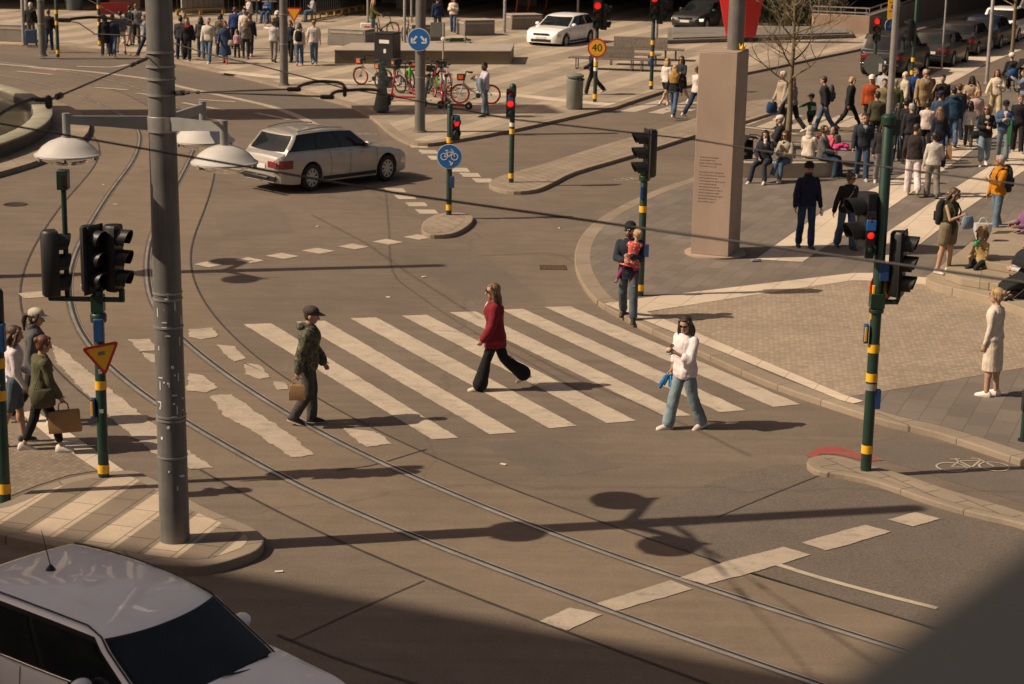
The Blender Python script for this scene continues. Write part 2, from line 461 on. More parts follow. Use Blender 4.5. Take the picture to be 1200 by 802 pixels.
for px in ([(230, 560), (300, 745), (330, 760), (380, 775), (470, 803)], [(395, 552), (500, 535), (760, 715)][:0] or [(300, 745), (420, 780), (520, 815)]):
    pass
strip(mb, path([(325, 745), (410, 778), (520, 812)]), 0.045, 0.010)
strip(mb, path([(340, 752), (440, 706), (497, 681)]), 0.018, 0.010)
strip(mb, path([(395, 552), (440, 545), (500, 527)]), 0.025, 0.010)
strip(mb, path([(840, 607), (900, 582), (960, 558)]), 0.02, 0.010)
tag(mb.build('road_seam', m_seam, smooth=0), kind='structure')
mb = MB(); strip(mb, path([(452, 226), (456, 270), (460, 318), (490, 346), (560, 392), (640, 436), (700, 470)]), 0.05, 0.003); strip(mb, path([(40, 318), (200, 320), (330, 326)]), 0.04, 0.003); strip(mb, path([(560, 300), (660, 300), (690, 345)]), 0.03, 0.003)
tag(mb.build('road_patch_seam', mat_road('old_seam', (0.118, 0.095, 0.076), crack=False), smooth=0), kind='structure')
m_rail = M('rail_steel', (0.78, 0.72, 0.65), 0.38, 0.85, var=0.25, scale=1.5)
m_groove = M('rail_groove', (0.018, 0.015, 0.013), 0.8)
m_railside = M('rail_rubber', (0.085, 0.070, 0.056), 0.75, var=0.3, scale=2)
for px in (rail1, rail2):
    P = path(px, 0, 5, relax=14)
    mb = MB(); strip(mb, P, 0.15, 0.008); tag(mb.build('rail_bed', m_railside, smooth=0), kind='structure')
    mb = MB(); strip(mb, P, 0.04, 0.0095, off=0.04); tag(mb.build('rail_groove', m_groove, smooth=0), kind='structure')
    mb = MB(); strip(mb, P, 0.045, 0.004, 0.014, off=-0.012); strip(mb, P, 0.014, 0.004, 0.012, off=0.072)
    tag(mb.build('tram_rail', m_rail, smooth=0), kind='structure')

# darker asphalt: bus lane along the far kerb, stop-line approach at lower right
sheet('bus_lane', [(-40, 60), (85, 69), (150, 74), (215, 84), (300, 100), (370, 116), (420, 132), (440, 146), (448, 165), (430, 172), (380, 157), (345, 134), (300, 121), (215, 103), (150, 90), (90, 80), (-40, 74)], 0.004, m_bus)
mb = MB(); strip(mb, path([(-40, 72), (40, 79), (110, 85), (180, 94), (215, 103), (300, 121), (340, 133), (372, 148)]), 0.30, 0.010)
strip(mb, path([(90, 78), (130, 79), (180, 80), (235, 84)][:2] + [(150, 76)]), 0.25, 0.010)
tag(mb.build('lane_edge_line', m_paint_worn, smooth=0), kind='structure')
mb = MB()
for a, b in (((20, 84), (62, 88)), ((35, 80), (66, 83)), ((112, 103), (150, 106)), ((160, 110), (182, 112)), ((232, 117), (276, 120)), ((214, 121), (264, 130)), ((236, 139), (262, 142)), ((300, 133), (340, 141))):
    strip(mb, wpts([a, b], 0), 0.22, 0.014)
tag(mb.build('lane_dash', m_paint_worn, smooth=0), kind='structure')
sheet('stop_line_approach', [(726, 612), (830, 566), (905, 545), (960, 545), (1035, 570), (1260, 640), (1260, 800), (1080, 733), (850, 664)], 0.004, m_asph)

m_patch = mat_road('patched_asphalt', (0.158, 0.127, 0.100), grain=0.3, crack=False)
multi_sheet('asphalt_repair', [((470, 300), (560, 296), (640, 352), (560, 358)), ((560, 520), (640, 512), (730, 548), (640, 560)), ((250, 250), (330, 246), (345, 272), (262, 278)), ((640, 250), (700, 240), (690, 262), (650, 270))], 0.002, m_patch, rough=0.03)
# zebra crossing
z = [((285, 380), (318, 379), (537, 513), (506, 515)), ((347, 377), (381, 376), (606, 507), (574, 509)), ((410, 373), (441, 372), (676, 499), (644, 502)),
     ((471, 370), (500, 369), (745, 493), (711, 496)), ((527, 366), (557, 365), (810, 487), (779, 488)), ((587, 363), (613, 362), (874, 481), (843, 483)), ((638, 360), (668, 359), (938, 474), (906, 477))]
multi_sheet('zebra_crossing', z, 0.008, m_paint, rough=0.012)
multi_sheet('worn_zebra_crossing', [    ((220, 386), (248, 384), (255, 394), (236, 398), (222, 395)), ((254, 404), (276, 406), (287, 420), (275, 424), (262, 414)), ((286, 425), (305, 428), (317, 442), (303, 445), (288, 438)), ((320, 447), (334, 449), (338, 456), (325, 457)),
    ((221, 437), (238, 440), (255, 455), (240, 460), (219, 458)), ((246, 464), (272, 462), (300, 483), (337, 507), (370, 533), (340, 536), (325, 525), (300, 508), (262, 487)),
    ((403, 502), (440, 505), (459, 520), (430, 524), (415, 514)), ((150, 398), (175, 397), (188, 410), (165, 412)), ((162, 412), (186, 416), (189, 426), (178, 425)),
    ((60, 403), (72, 409), (130, 457), (180, 497), (225, 532), (250, 548), (224, 549), (196, 541), (165, 519), (130, 490), (95, 455), (66, 425)), ((22, 344), (62, 340), (64, 347), (28, 350)), ((95, 333), (105, 332), (104, 339), (96, 338))], 0.012, m_paint_worn, rough=0.035)
# dashed give-way lines
dl = []
for x, y, w, h in ((244, 310, 17, 3.6), (292, 305, 17, 3.4), (331, 300, 20, 3.6), (373, 294, 20, 3.5), (414, 289, 18, 3.4), (454, 283.5, 18, 3.4), (490, 278, 17, 3.2)):
    dl.append(((x - w, y - 0.3), (x - 1, y - h), (x + w, y + 0.3), (x + 1, y + h)))
for x, y in ((463, 223), (475, 231), (488, 239.5), (500, 248), (490, 171), (502, 178), (513, 185), (538, 199), (551, 205), (566, 211.5)):
    k = y / 248.0; w = 14 * (0.6 + 0.4 * k); h = 2.6 * (0.7 + 0.3 * k)
    dl.append(((x - w, y - h), (x + w * 0.7, y - h * 0.8), (x + w, y + h), (x - w * 0.6, y + h)))
multi_sheet('give_way_line', dl, 0.008, m_paint, rough=0.012)
# stop line, lane line at lower right
multi_sheet('stop_line', [((632, 728), (668, 712), (706, 720), (664, 739)), ((700, 707), (786, 680), (812, 690), (722, 716)), ((796, 677), (850, 658), (918, 641), (950, 650), (893, 668), (828, 685)), ((940, 636), (962, 629), (1014, 615), (1044, 623), (992, 639), (968, 645)), ((1040, 609), (1072, 600), (1102, 608), (1070, 617))], 0.013, m_paint_worn, rough=0.012)
mb = MB(); strip(mb, path([(912, 663), (960, 678), (1030, 697), (1098, 714)]), 0.09, 0.013); tag(mb.build('lane_line', m_paint, smooth=0), kind='structure')

# raised pavements -------------------------------------------------
# far plaza
pz = [(-200, 40), (0, 52), (60, 54), (110, 58), (150, 62), (215, 74), (300, 93), (370, 112), (410, 123), (437, 138), (452, 151), (464, 160), (478, 166), (496, 168), (520, 166), (600, 152), (690, 132), (722, 125)]
P = [G(x, y, KH) for x, y in pz]
P = smooth_poly(P, 3)
P += [G(x, y, KH) for x, y in ((745, 117), (776, 107), (870, 86), (905, 79), (960, 67), (1005, 58), (1060, 40), (1120, 22))] + [V((52, 150, KH)), V((-70, 150, KH))]
slab('far_plaza', P, KH, m_plaza, kw=0.3)
mb = MB(); strip(mb, path([(262, 84), (300, 88.5), (327, 91), (391, 94), (425, 96), (500, 103), (575, 110), (605, 112), (662, 118), (716, 123)], KH), 0.75, KH + 0.008)
tag(mb.build('guidance_band', m_white, smooth=0), kind='structure')
# right plaza
rp = [(1010, 152), (930, 166), (860, 190), (812, 208), (775, 220), (740, 235), (708, 252), (686, 270), (675, 290), (674, 310), (682, 330), (694, 346), (714, 361), (760, 384), (830, 416), (900, 447), (985, 476), (1040, 493), (1100, 507), (1200, 540), (1330, 585)]
P = smooth_poly([G(x, y, KH) for x, y in rp], 3) + [V((30, 22, KH)), V((60, 60, KH)), V((45, 85, KH))] + [G(x, y, KH) for x, y in ((1205, 96), (1120, 118), (1060, 140))]
slab('dark_plaza', P, KH, m_darkpave, kw=0.32)
ZT = KH + 0.004
sheet('tan_sett_field', [(744, 372), (760, 366), (880, 345), (1000, 328), (1088, 333), (1260, 352), (1260, 420), (1090, 450), (985, 466), (880, 425)], ZT + 0.004, m_cobble)
multi_sheet('white_band', [[(712, 355), (738, 351), (1000, 320), (1028, 320), (1092, 326), (1090, 334), (1024, 329), (1000, 328.5), (880, 346), (742, 368)],
    [(708, 356), (728, 353), (990, 463), (1012, 470), (1000, 473), (985, 469)],
    [(885, 304), (940, 307), (982, 280), (1035, 249), (1140, 176), (1185, 148), (1140, 148), (1092, 187), (1055, 206), (962, 250)],
    [(1040, 272), (1100, 232), (1150, 201), (1205, 166), (1290, 150), (1205, 197), (1157, 228), (1125, 250), (1090, 277), (1048, 309), (1028, 308)]], ZT + 0.008, m_white)
# middle island with setts
mi = [(573, 214), (590, 205), (640, 191), (700, 172), (800, 143), (880, 118), (930, 122), (860, 146), (815, 158), (740, 182), (675, 201), (648, 214), (628, 222), (602, 224), (580, 220)]
slab('middle_island', smooth_poly([G(x, y, KH) for x, y in mi], 3, True), KH, m_islplain, kw=0.22)
# small sign island
si = [(494, 268), (497, 259), (512, 251), (535, 249), (552, 252), (554, 258), (546, 266), (532, 273), (515, 275), (500, 274)]
slab('sign_island', smooth_poly([G(x, y, KH) for x, y in si], 3, True), KH, m_islplain, kw=0.2)
# left island round the lamp pole
li = [(-60, 600), (0, 590), (40, 573), (80, 560), (115, 554), (150, 551), (168, 555), (200, 572), (235, 592), (270, 607), (292, 616), (307, 626), (309, 635), (300, 645), (280, 653), (256, 660), (227, 663), (184, 660), (130, 652), (70, 640), (0, 626), (-60, 612)]
slab('lamp_island', smooth_poly([G(x, y, KH + .02) for x, y in li], 3, True), KH + .02, m_isl, kw=0.2)
# left crossing apron (flush setts) with white slabs
sheet('crossing_apron', [(-60, 470), (20, 478), (50, 500), (100, 530), (145, 551), (110, 552), (80, 557), (40, 570), (0, 586), (-60, 590)], 0.008, m_cobble2)
multi_sheet('apron_white_slabs', [[(24, 484), (40, 481), (80, 506), (146, 552), (122, 556), (66, 519)]], 0.012, m_white)
# cycle refuge kerb at lower right
ri = [(946, 544), (950, 536), (968, 533), (990, 536), (1020, 545), (1060, 556), (1110, 573), (1200, 600), (1330, 640), (1330, 655), (1200, 614), (1140, 600), (1085, 584), (1030, 565), (990, 556), (960, 552)]
slab('cycle_refuge', smooth_poly([G(x, y, 0.08) for x, y in ri], 3, True), 0.08, m_islplain, kw=0.14)
sheet('red_paint_patch', [(946, 534), (956, 525), (972, 523), (1000, 529), (1036, 539), (1012, 541), (985, 533), (962, 532), (953, 537)], 0.008, mat_paint('red_paint', (0.27, 0.055, 0.045), 0.7), rough=0.05)
sheet('cycle_path', [(1000, 520), (1060, 511), (1120, 523), (1330, 598), (1330, 628), (1200, 590), (1110, 563), (1040, 540)], 0.004, m_bus)
sheet('light_sidewalk', [(1040, 118), (1105, 80), (1150, 57), (1200, 43), (1260, 26), (1275, 30), (1205, 55), (1150, 78), (1098, 106)], 0.012, m_white)
# zebra of the side street
zs = []
for x, y in ((735, 131), (768, 133), (800, 130), (868, 134), (868, 146), (894, 150), (926, 152), (956, 151), (985, 149)):
    a = G(x, y); d = V((cos(radians(66)), sin(radians(66)), 0)); nn = V((-d.y, d.x, 0))
    zs.append([proj(a + nn * .27), proj(a - nn * .27), proj(a + d * 3.9 - nn * .27), proj(a + d * 3.9 + nn * .27)])
multi_sheet('side_street_zebra', zs, 0.008, m_paint, rough=0.02)
mb = MB(); strip(mb, path([(870, 149), (900, 153), (935, 158)]), 0.22, 0.012); tag(mb.build('side_street_line', m_paint, smooth=0), kind='structure')

# cycle symbols painted on the road
def bike_symbol(c, ang, L):
    mb = MB(); R = 0.21 * L
    def ring(cx, cy, r, w=0.028 * 1.0):
        n = 24
        for k in range(n):
            a, b = 2 * pi * k / n, 2 * pi * (k + 1) / n
            mb.sheet([(cx + (r - w * L) * cos(a), cy + (r - w * L) * sin(a), 0), (cx + r * cos(a), cy + r * sin(a), 0), (cx + r * cos(b), cy + r * sin(b), 0), (cx + (r - w * L) * cos(b), cy + (r - w * L) * sin(b), 0)])
    def bar(a, b, w=0.028):
        a, b = V((*a, 0)) * L, V((*b, 0)) * L; d = (b - a).normalized(); nn = V((-d.y, d.x, 0)) * w * L / 2
        mb.sheet([a + nn, a - nn, b - nn, b + nn])
    ring(-0.29 * L, 0, R); ring(0.29 * L, 0, R)
    for a, b in (((-.29, 0), (-.02, -.02)), ((-.29, 0), (-.10, .26)), ((-.02, -.02), (-.13, .34)), ((-.10, .26), (.2, .28)), ((-.02, -.02), (.2, .28)), ((.29, 0), (.19, .36)), ((.10, .38), (.2, .36)), ((-.2, .35), (-.06, .35))): bar(a, b)
    o = mb.build('cycle_symbol', m_paint, smooth=0); tag(o, kind='structure'); o.location = (c.x, c.y, 0.012); o.rotation_euler = (0, 0, ang); return o
bike_symbol(G(1140, 548), radians(6), 1.05)
bike_symbol(G(738, 211), radians(20), 0.85)
bike_symbol(G(425, 158), radians(8), 0.85)
# manhole covers, gutter grate
m_iron = M('cast_iron', (0.06, 0.045, 0.035), 0.6, 0.5, var=0.3, scale=20)
for (x, y, r, lab) in ((18, 240, 0.28, 'round iron manhole cover on the road left of the tram rails'),):
    g = G(x, y); mb = MB(); mb.lathe([(0, 0.0), (r, 0.0), (r, 0.012), (r - .04, 0.014), (r - .05, 0.008), (0, 0.010)], (0, 0, 0), 28)
    o = mb.build('manhole_cover', m_iron, loc=(g.x, g.y, 0.0)); tag(o, lab, 'manhole cover')
g = G(648, 314)
t_ = thing('gutter_grate', 'rusty rectangular drain grate in the road beside the curved kerb', 'drain grate', (g.x, g.y, 0.0), radians(2))
mb = MB()
for a, b in (((0, .2, .006), (.52, .04, .012)), ((0, -.2, .006), (.52, .04, .012)), ((.26, 0, .006), (.04, .44, .012)), ((-.26, 0, .006), (.04, .44, .012))): mb.box(a, b)
m_rust = M('rusty_iron', (0.10, 0.052, 0.03), 0.75, 0.2, var=0.35, scale=12)
mb.build('frame', m_rust, t_, bevel=0.003)
mb = MB()
for k in range(9): mb.box((-.21 + k * .0525, 0, .008), (.03, .38, .012))
mb.build('grille', m_rust, t_, smooth=0)
mb = MB()
for x, y in ((372, 266), (135, 240), (121, 217), (455, 349), (655, 268), (960, 350), (590, 545), (327, 671), (292, 640), (497, 325)): 
    q = G(x, y); mb.box((q.x, q.y, 0.012), (0.09, 0.05, 0.008), rz=x)
tag(mb.build('litter', M('paper_scrap', (0.6, 0.5, 0.42), 0.8)), kind='stuff')
# ================================================================== street furniture
GREEN = S(21, 50, 38); YEL = S(235, 165, 20, 1.0)
m_green = M('green_pole_paint', GREEN, 0.45, var=0.18, scale=4, coat=0.2)
m_yel = M('yellow_reflective_band', (0.80, 0.42, 0.02), 0.5, var=0.08)
m_black = M('black_plastic', (0.012, 0.012, 0.013), 0.48, var=0.3, scale=3)
m_blackm = M('matt_black', (0.014, 0.013, 0.012), 0.7)
m_bluebox = M('blue_plastic', (0.012, 0.055, 0.17), 0.45)
m_galv = M('galvanised_steel', (0.34, 0.32, 0.30), 0.5, 0.55, var=0.18, scale=5)
m_dkgrey = M('dark_grey_steel', (0.125, 0.118, 0.112), 0.5, 0.2, var=0.15, scale=3)
m_lensoff = M('dark_lens', (0.02, 0.016, 0.014), 0.15)
m_red_on = M('lit_red_lens', (0.85, 0.018, 0.010), 0.3, emit=0.6)
m_redlens = M('unlit_red_lens', (0.10, 0.01, 0.008), 0.2)
m_amblens = M('unlit_amber_lens', (0.11, 0.035, 0.006), 0.2)
m_grnlens = M('unlit_green_lens', (0.006, 0.05, 0.035), 0.2)
m_signblue = M('sign_blue', (0.012, 0.13, 0.42), 0.45, var=0.05)
m_signwhite = M('sign_white', (0.72, 0.70, 0.66), 0.5, var=0.04)
m_signred = M('sign_red', (0.52, 0.03, 0.025), 0.45, var=0.05)
m_signyel = M('sign_yellow', (0.83, 0.43, 0.02), 0.5, var=0.05)
m_signback = M('sign_back_grey', (0.17, 0.18, 0.16), 0.5, 0.3)
m_white = m_white
m_wire = M('overhead_wire', (0.018, 0.015, 0.013), 0.6)

def lens_head(par, name, pos, yaw, n=3, lit=None, s=1.0, hood=0.2, w=0.30, pitch=0.30, colours=True, board=False):
    """one signal head: housing, lenses, a visor over each; faces direction yaw"""
    R = Matrix.Translation(V(pos)) @ Matrix.Rotation(yaw, 4, 'Z')
    h = n * pitch * s; w = w * s; d = 0.2 * s
    mb = MB(); prof = []
    for k in range(13):
        a = pi / 2 + pi * k / 12; prof.append((cos(a) * d * 0.9 - 0.02, sin(a) * w / 2))
    prof = [(0.03, -w / 2), (0.03, w / 2)] + prof
    mb.loft([[V((x, y, z)) for x, y in [(p[0] * k, p[1] * k) for p in prof]] for z, k in ((-h / 2 - .03, .85), (-h / 2, 1), (h / 2, 1), (h / 2 + .035, .85))]); mb.xf(R)
    head = mb.build(name, m_black, par, smooth=40)
    if board:
        mb = MB(); mb.box((0.0, 0, 0), (0.02, w * 1.5, h * 1.12)); mb.xf(R); mb.build('backing_board', m_blackm, head, bevel=0.01)
    lm = [m_redlens, m_amblens, m_grnlens] if n == 3 else [m_redlens, m_grnlens]
    for k in range(n):
        z = h / 2 - (k + 0.5) * pitch * s; r = w * 0.40
        mb = MB(); mb.lathe([(0, 0.03), (r * 0.6, 0.022), (r, 0.0)], (0.035, 0, z), 18, Matrix.Rotation(pi / 2, 3, 'Y')); mb.xf(R)
        mb.build('lens', m_red_on if lit == k else lm[k], head, smooth=50)
        if hood:
            mb = MB(); L = hood * s; N = 16; ro, ri = r * 1.12, r * 1.05; A0, A1 = radians(-42), radians(222)
            rows_o = []; rows_i = []
            for q in (0, 1):
                a_ = [A0 + (A1 - A0) * j / N for j in range(N + 1)]
                cut = [L * (0.78 + 0.22 * sin(a)) if q else 0.0 for a in a_]
                rows_o.append([V((0.03 + cut[j], ro * cos(a_[j]), z + ro * sin(a_[j]))) for j in range(N + 1)])
                rows_i.append([V((0.03 + cut[j], ri * cos(a_[j]), z + ri * sin(a_[j]))) for j in range(N + 1)])
            mb.grid([rows_o[0], rows_o[1], rows_i[1], rows_i[0]]); mb.xf(R)
            mb.build('visor', m_black, head, smooth=30)
    return head
def pole(par, base_r, z0, z1, mat, name='pole', r1=None, n=20, extra=()):
    mb = MB(); r1 = r1 if r1 is not None else base_r
    mb.lathe([(0, z0), (base_r, z0), (r1, z1 - .02), (r1 * .8, z1), (0, z1)], n=n)
    return mb.build(name, mat, par, smooth=40)
def band(par, r, z, h=0.10, mat=None):
    mb = MB(); mb.lathe([(r + .002, z - h / 2), (r + .006, z - h / 2), (r + .006, z + h / 2), (r + .002, z + h / 2)], n=20)
    return mb.build('reflective_band', mat or m_yel, par, smooth=40)
def round_sign(par, name, pos, yaw, r, face, rim, rimw=0.0):
    """disc sign facing yaw; returns (object, frame matrix)"""
    F = Matrix.Translation(V(pos)) @ Matrix.Rotation(yaw, 4, 'Z') @ Matrix.Rotation(pi / 2, 4, 'Z') @ Matrix.Rotation(pi / 2, 4, 'X')
    mb = MB(); mb.lathe([(0, -.012), (r, -.012), (r, .0), (0, .0)], n=40); mb.xf(F)
    o = mb.build(name, rim, par, smooth=30)
    mb = MB(); mb.lathe([(0, .0), (r - rimw, .0), (r - rimw, .004), (0, .004)], n=40); mb.xf(F)
    mb.build('sign_face', face, o, smooth=30)
    return o, F
def bar2(mb, a, b, w, F, z=0.006, t=0.003):
    a, b = V((a[0], a[1], 0)), V((b[0], b[1], 0)); d = (b - a).normalized(); n = V((-d.y, d.x, 0)) * w / 2
    mb.prism([tuple((a + n).to_2d()), tuple((a - n).to_2d()), tuple((b - n).to_2d()), tuple((b + n).to_2d())], z, z + t, F)

# ---- left signal pole in the foreground
B = G(122, 568, 0.012)
def at(B, y): return hz(B, y)
t_ = thing('traffic_signal', 'green signal pole with three black heads and a yellow triangle sign at the left', 'traffic light', B)
zb = at(B, 351)
pole(t_, 0.070, 0, zb + .12, m_green)
for y in (404 + 47, 549): band(t_, 0.070, at(B, y), 0.115)
mb = MB(); mb.tube([(-.62, 0, zb), (.34, 0, zb)], 0.035, 10); mb.box((0, 0, zb - .05), (.16, .16, .22)); mb.lathe([(.095, zb - .30), (.105, zb - .28), (.105, zb - .2), (.09, zb - .18)]); 
for x in (-.60, .31): mb.tube([(x, 0, zb - .02), (x, 0, zb + .14)], 0.04, 10)
mb.build('bracket', m_green, t_, smooth=40, bevel=0.004)
lens_head(t_, 'signal_head', (-.53, 0, zb + .46), radians(25), 3, s=0.88)
lens_head(t_, 'signal_head', (-.03, -.04, zb + .53), radians(-28), 3, s=.88, hood=0.18, board=True)
lens_head(t_, 'signal_head', (.25, .06, zb + .53), radians(-14), 3, s=.88, hood=0.20)
zt = at(B, 212)
mb = MB(); mb.tube([(-.40, .05, zb), (-.40, .05, zt)], 0.035, 10); mb.build('mast', m_green, t_, smooth=40)
mb = MB(); mb.box((-.40, .05, zt), (.14, .16, .25)); db = mb.build('detector_box', m_green, t_, bevel=0.01)
mb = MB(); mb.box((-.37, -.034, zt), (.075, .012, .15)); mb.build('detector_window', m_lensoff, db, bevel=0.004)
zz = at(B, 385)
mb = MB(); mb.box((.02, -.09, zz), (.13, .1, .30)); mb.build('push_button_box', m_bluebox, t_, bevel=0.012)
zz = at(B, 478)
mb = MB(); mb.box((-.10, -.03, zz), (.06, .09, .27)); pb = mb.build('push_button', m_bluebox, t_, bevel=0.01)
mb = MB(); mb.box((-.112, -.06, zz), (.03, .035, .2)); mb.build('push_plate', m_yel, pb, bevel=0.004)
# give-way triangle, turned towards the tram street
zz = at(B, 414)
F = Matrix.Translation(V((.05, -.10, zz))) @ Matrix.Rotation(radians(-70), 4, 'Z') @ Matrix.Rotation(radians(8), 4, 'X') @ Matrix.Rotation(pi / 2, 4, 'Z') @ Matrix.Rotation(pi / 2, 4, 'X')
def tri(r, rc):
    out = []
    for k in range(3):
        a = -pi / 2 + 2 * pi * k / 3; c = (cos(a) * (r - 2 * rc), sin(a) * (r - 2 * rc))
        for j in range(5):
            b = a - pi / 3 + 2 * pi / 3 * j / 4; out.append((c[0] + rc * cos(b), c[1] + rc * sin(b)))
    return out
mb = MB(); mb.prism(tri(.285, .03), -.01, 0, F); gw = mb.build('give_way_sign', m_signred, t_, smooth=0)
mb = MB(); mb.prism(tri(.215, .015), 0, .003, F); mb.build('sign_face', m_signyel, gw, smooth=0)
mb = MB(); mb.prism([(-.045, -.0), (.045, -.0), (.045, .05), (-.045, .05)], .003, .005, F); mb.build('sticker', M('dirty_sticker', (.2, .17, .12), .7, var=.7, scale=60), gw, smooth=0)
mb = MB()
for (a, h_) in ((.35, .06), (2.0, .04), (4.2, .05)): mb.box((cos(-1.4) * .0708 , sin(-1.4) * .0708, at(B, 430 + a * 12)), (.05, .004, h_), rz=.2)
mb.build('sticker', m_signwhite, t_, smooth=0)

# ---- pole at the extreme left edge
B = G(6, 588, 0.012)
t_ = thing('traffic_signal', 'green pole at the left edge with three yellow bands and a blue push-button box', 'traffic light', B)
pole(t_, 0.075, 0, at(B, 352), m_green)
for y in (425, 463, 572): band(t_, 0.075, at(B, y), 0.13)
mb = MB(); mb.box((.02, -.08, at(B, 394)), (.2, .12, .36)); mb.build('push_button_box', m_bluebox, t_, bevel=0.015)
mb = MB(); mb.ball((0, -.079, at(B, 450)), (.03, .004, .03)); mb.build('sticker', m_signwhite, t_)
lens_head(t_, 'signal_head', (-.05, .02, at(B, 352) - .12), radians(150), 2, s=0.75)

# ---- tall grey tram and lamp pole with three lamps
m_lampshell = M('lamp_shell', (0.50, 0.47, 0.44), 0.35, var=0.06, scale=3)
m_lampglass = NT('lamp_glass'); m_lampglass.b.inputs['Transmission Weight'].default_value = 1.0; m_lampglass.set(Roughness=0.0, IOR=1.06); m_lampglass.col((0.95, 0.93, 0.9)); m_lampglass = m_lampglass.m
def mat_polegrey():
    t = NT('grey_tram_pole'); v = t.coord(); n_ = t.noise(v, 3.0, 6, 0.65); sv = t.noise(t.coord(scale=(14, 14, 0.8)), 2.0, 4, 0.6)
    a = t.ramp(n_, [(0.3, (0.125, 0.118, 0.110)), (0.7, (0.185, 0.174, 0.163))])
    a = t.mix(1.0, a, t.ramp(sv, [(0.3, 0.82), (0.7, 1.12)]), 'MULTIPLY')
    sp = t.noise(v, 16, 4, 0.75); a = t.mix(t.ramp(sp, [(0.70, 0.0), (0.74, 0.7)]), a, (0.42, 0.40, 0.37))
    t.col(a); t.set(Roughness=0.5, Metallic=0.15); t.bump(n_, 0.1); return t.m
m_tpole = mat_polegrey()
def lamp_pole(B, label, H=8.55, azs=(195, -41, 74), group=None, stickers=True, lean=0.0):
    t = thing('tram_lamp_pole', label, 'lamp post', B, 0, group)
    t.rotation_euler = (0, lean, 0)
    pole(t, 0.178, 0, H, m_tpole, 'pole', 0.140, 28)
    for z in (1.05, 1.50, 1.545, 2.62, 2.95, 3.02, 5.30, 5.48, 5.62, 5.78): mb = MB(); mb.lathe([(.172, z), (.184 - z * .0035, z), (.184 - z * .0035, z + .022), (.172 - z * .003, z + .022)], n=28); mb.build('strap', m_galv, t, smooth=40)
    if stickers:
        mb = MB()
        for k in range(34):
            a = radians(random.uniform(-130, -20)); z = random.uniform(.5, 3.2); r = 0.178 - z * .0044 + .0015
            w, h_ = random.choice(((.02, .02), (.06, .012), (.012, .10), (.03, .03), (.012, .05)))
            mb.box((cos(a) * r, sin(a) * r, z), (w, .003, h_), rz=a + pi / 2)
        mb.build('tape_scrap', m_signwhite, t, smooth=0)
    za = 5.02
    mb = MB(); mb.lathe([(.155, za - .13), (.172, za - .13), (.172, za + .05), (.155, za + .05)], n=28); mb.build('arm_collar', m_galv, t, smooth=40, bevel=.004)
    for i, a in enumerate(azs):
        a = radians(a); d = V((cos(a), sin(a), 0)); L = 1.06; n_ = V((-d.y, d.x, 0))
        mb = MB(); rows = []
        for r_, zt_, zbm in ((.14, .05, -.11), (.6, .06, -.06), (L, .07, -.02)):
            c = d * r_; rows.append([c + n_ * .025 + V((0, 0, za + zbm)), c - n_ * .025 + V((0, 0, za + zbm)), c - n_ * .025 + V((0, 0, za + zt_)), c + n_ * .025 + V((0, 0, za + zt_))])
        mb.loft(rows); mb.tube([d * L + V((0, 0, za + .10)), d * L + V((0, 0, za - .18))], .045, 14)
        arm = mb.build('lamp_arm', M('lamp_arm_steel', (.27, .265, .26), .5, .3, scale=5), t, smooth=35)
        c = d * L + V((0, 0, za - .17))
        mb = MB(); mb.lathe([(0, .0), (.10, -.008), (.2, -.045), (.28, -.10), (.335, -.165), (.37, -.185), (.37, -.205), (.345, -.205), (.33, -.18), (0, -.13)], c, 36)
        sh = mb.build('lamp_shade', m_lampshell, arm, smooth=35)
        mb = MB(); mb.lathe([(.322, -.203), (.29, -.25), (.2, -.29), (.08, -.305), (0, -.305)], c, 32); mb.build('lamp_bowl', m_lampglass, arm, smooth=60)
        for k in range(3):
            b = a + 2 * pi * k / 3 + .5; mb = MB(); mb.box(c + V((cos(b) * .355, sin(b) * .355, -.215)), (.03, .04, .05), rz=b); mb.build('clip', m_galv, arm)
    return t
LP = G(205, 633, KH + .02)
lamp_pole(LP, 'tall thick grey pole with three domed lamps standing on the paved island', lean=radians(-0.30))
# its twin stands out of frame to the left and throws its lamp shadows on the junction
P2 = G(2, 322) - V((cos(SUN_AZ), sin(SUN_AZ), 0)) * 2.0
lamp_pole(P2 + V((0.85, 0.0, 0)), 'grey lamp pole beyond the left edge whose lamp shadows fall on the junction', stickers=False, H=9.0)

# insulators and clamps on the pole (part of the span wires), wires
def wire(label, pts, r, ins=(), sag=0.0, cat='cable'):
    P = []
    for a, b in zip(pts[:-1], pts[1:]):
        for k in range(8):
            q = V(a).lerp(V(b), k / 8); q.z -= sag * 4 * (k / 8) * (1 - k / 8); P.append(q)
    P.append(V(pts[-1]))
    mb = MB(); mb.tube(P, r, 8)
    for a, b, r2 in ins: mb.caps(a, b, r2, r2, 8)
    return tag(mb.build('overhead_wire', m_wire, smooth=60), label, cat, 'overhead tram wires')
a, b = G(0, 145, 6.3), G(1200, 331, 6.3); d = (b - a)
wire('long black overhead wire running right across the whole view', [a - d * 0.8, a, a.lerp(b, .5) - V((0, 0, .045)), b, b + d * 0.8], 0.0068)
c1 = LP + V((-.155, 0, hz(LP, 68))); e1 = G(57, 118, 6.55)
wire('short black span wire from the big pole down to the left insulator', [c1, e1], 0.0075, [(c1.lerp(e1, .05), c1.lerp(e1, .20), .02), (c1.lerp(e1, .24), c1.lerp(e1, .28), .022), (c1.lerp(e1, .93), c1.lerp(e1, .95), .022), (e1 + V((0, 0, -.03)), e1 + V((0, 0, .01)), .024)])
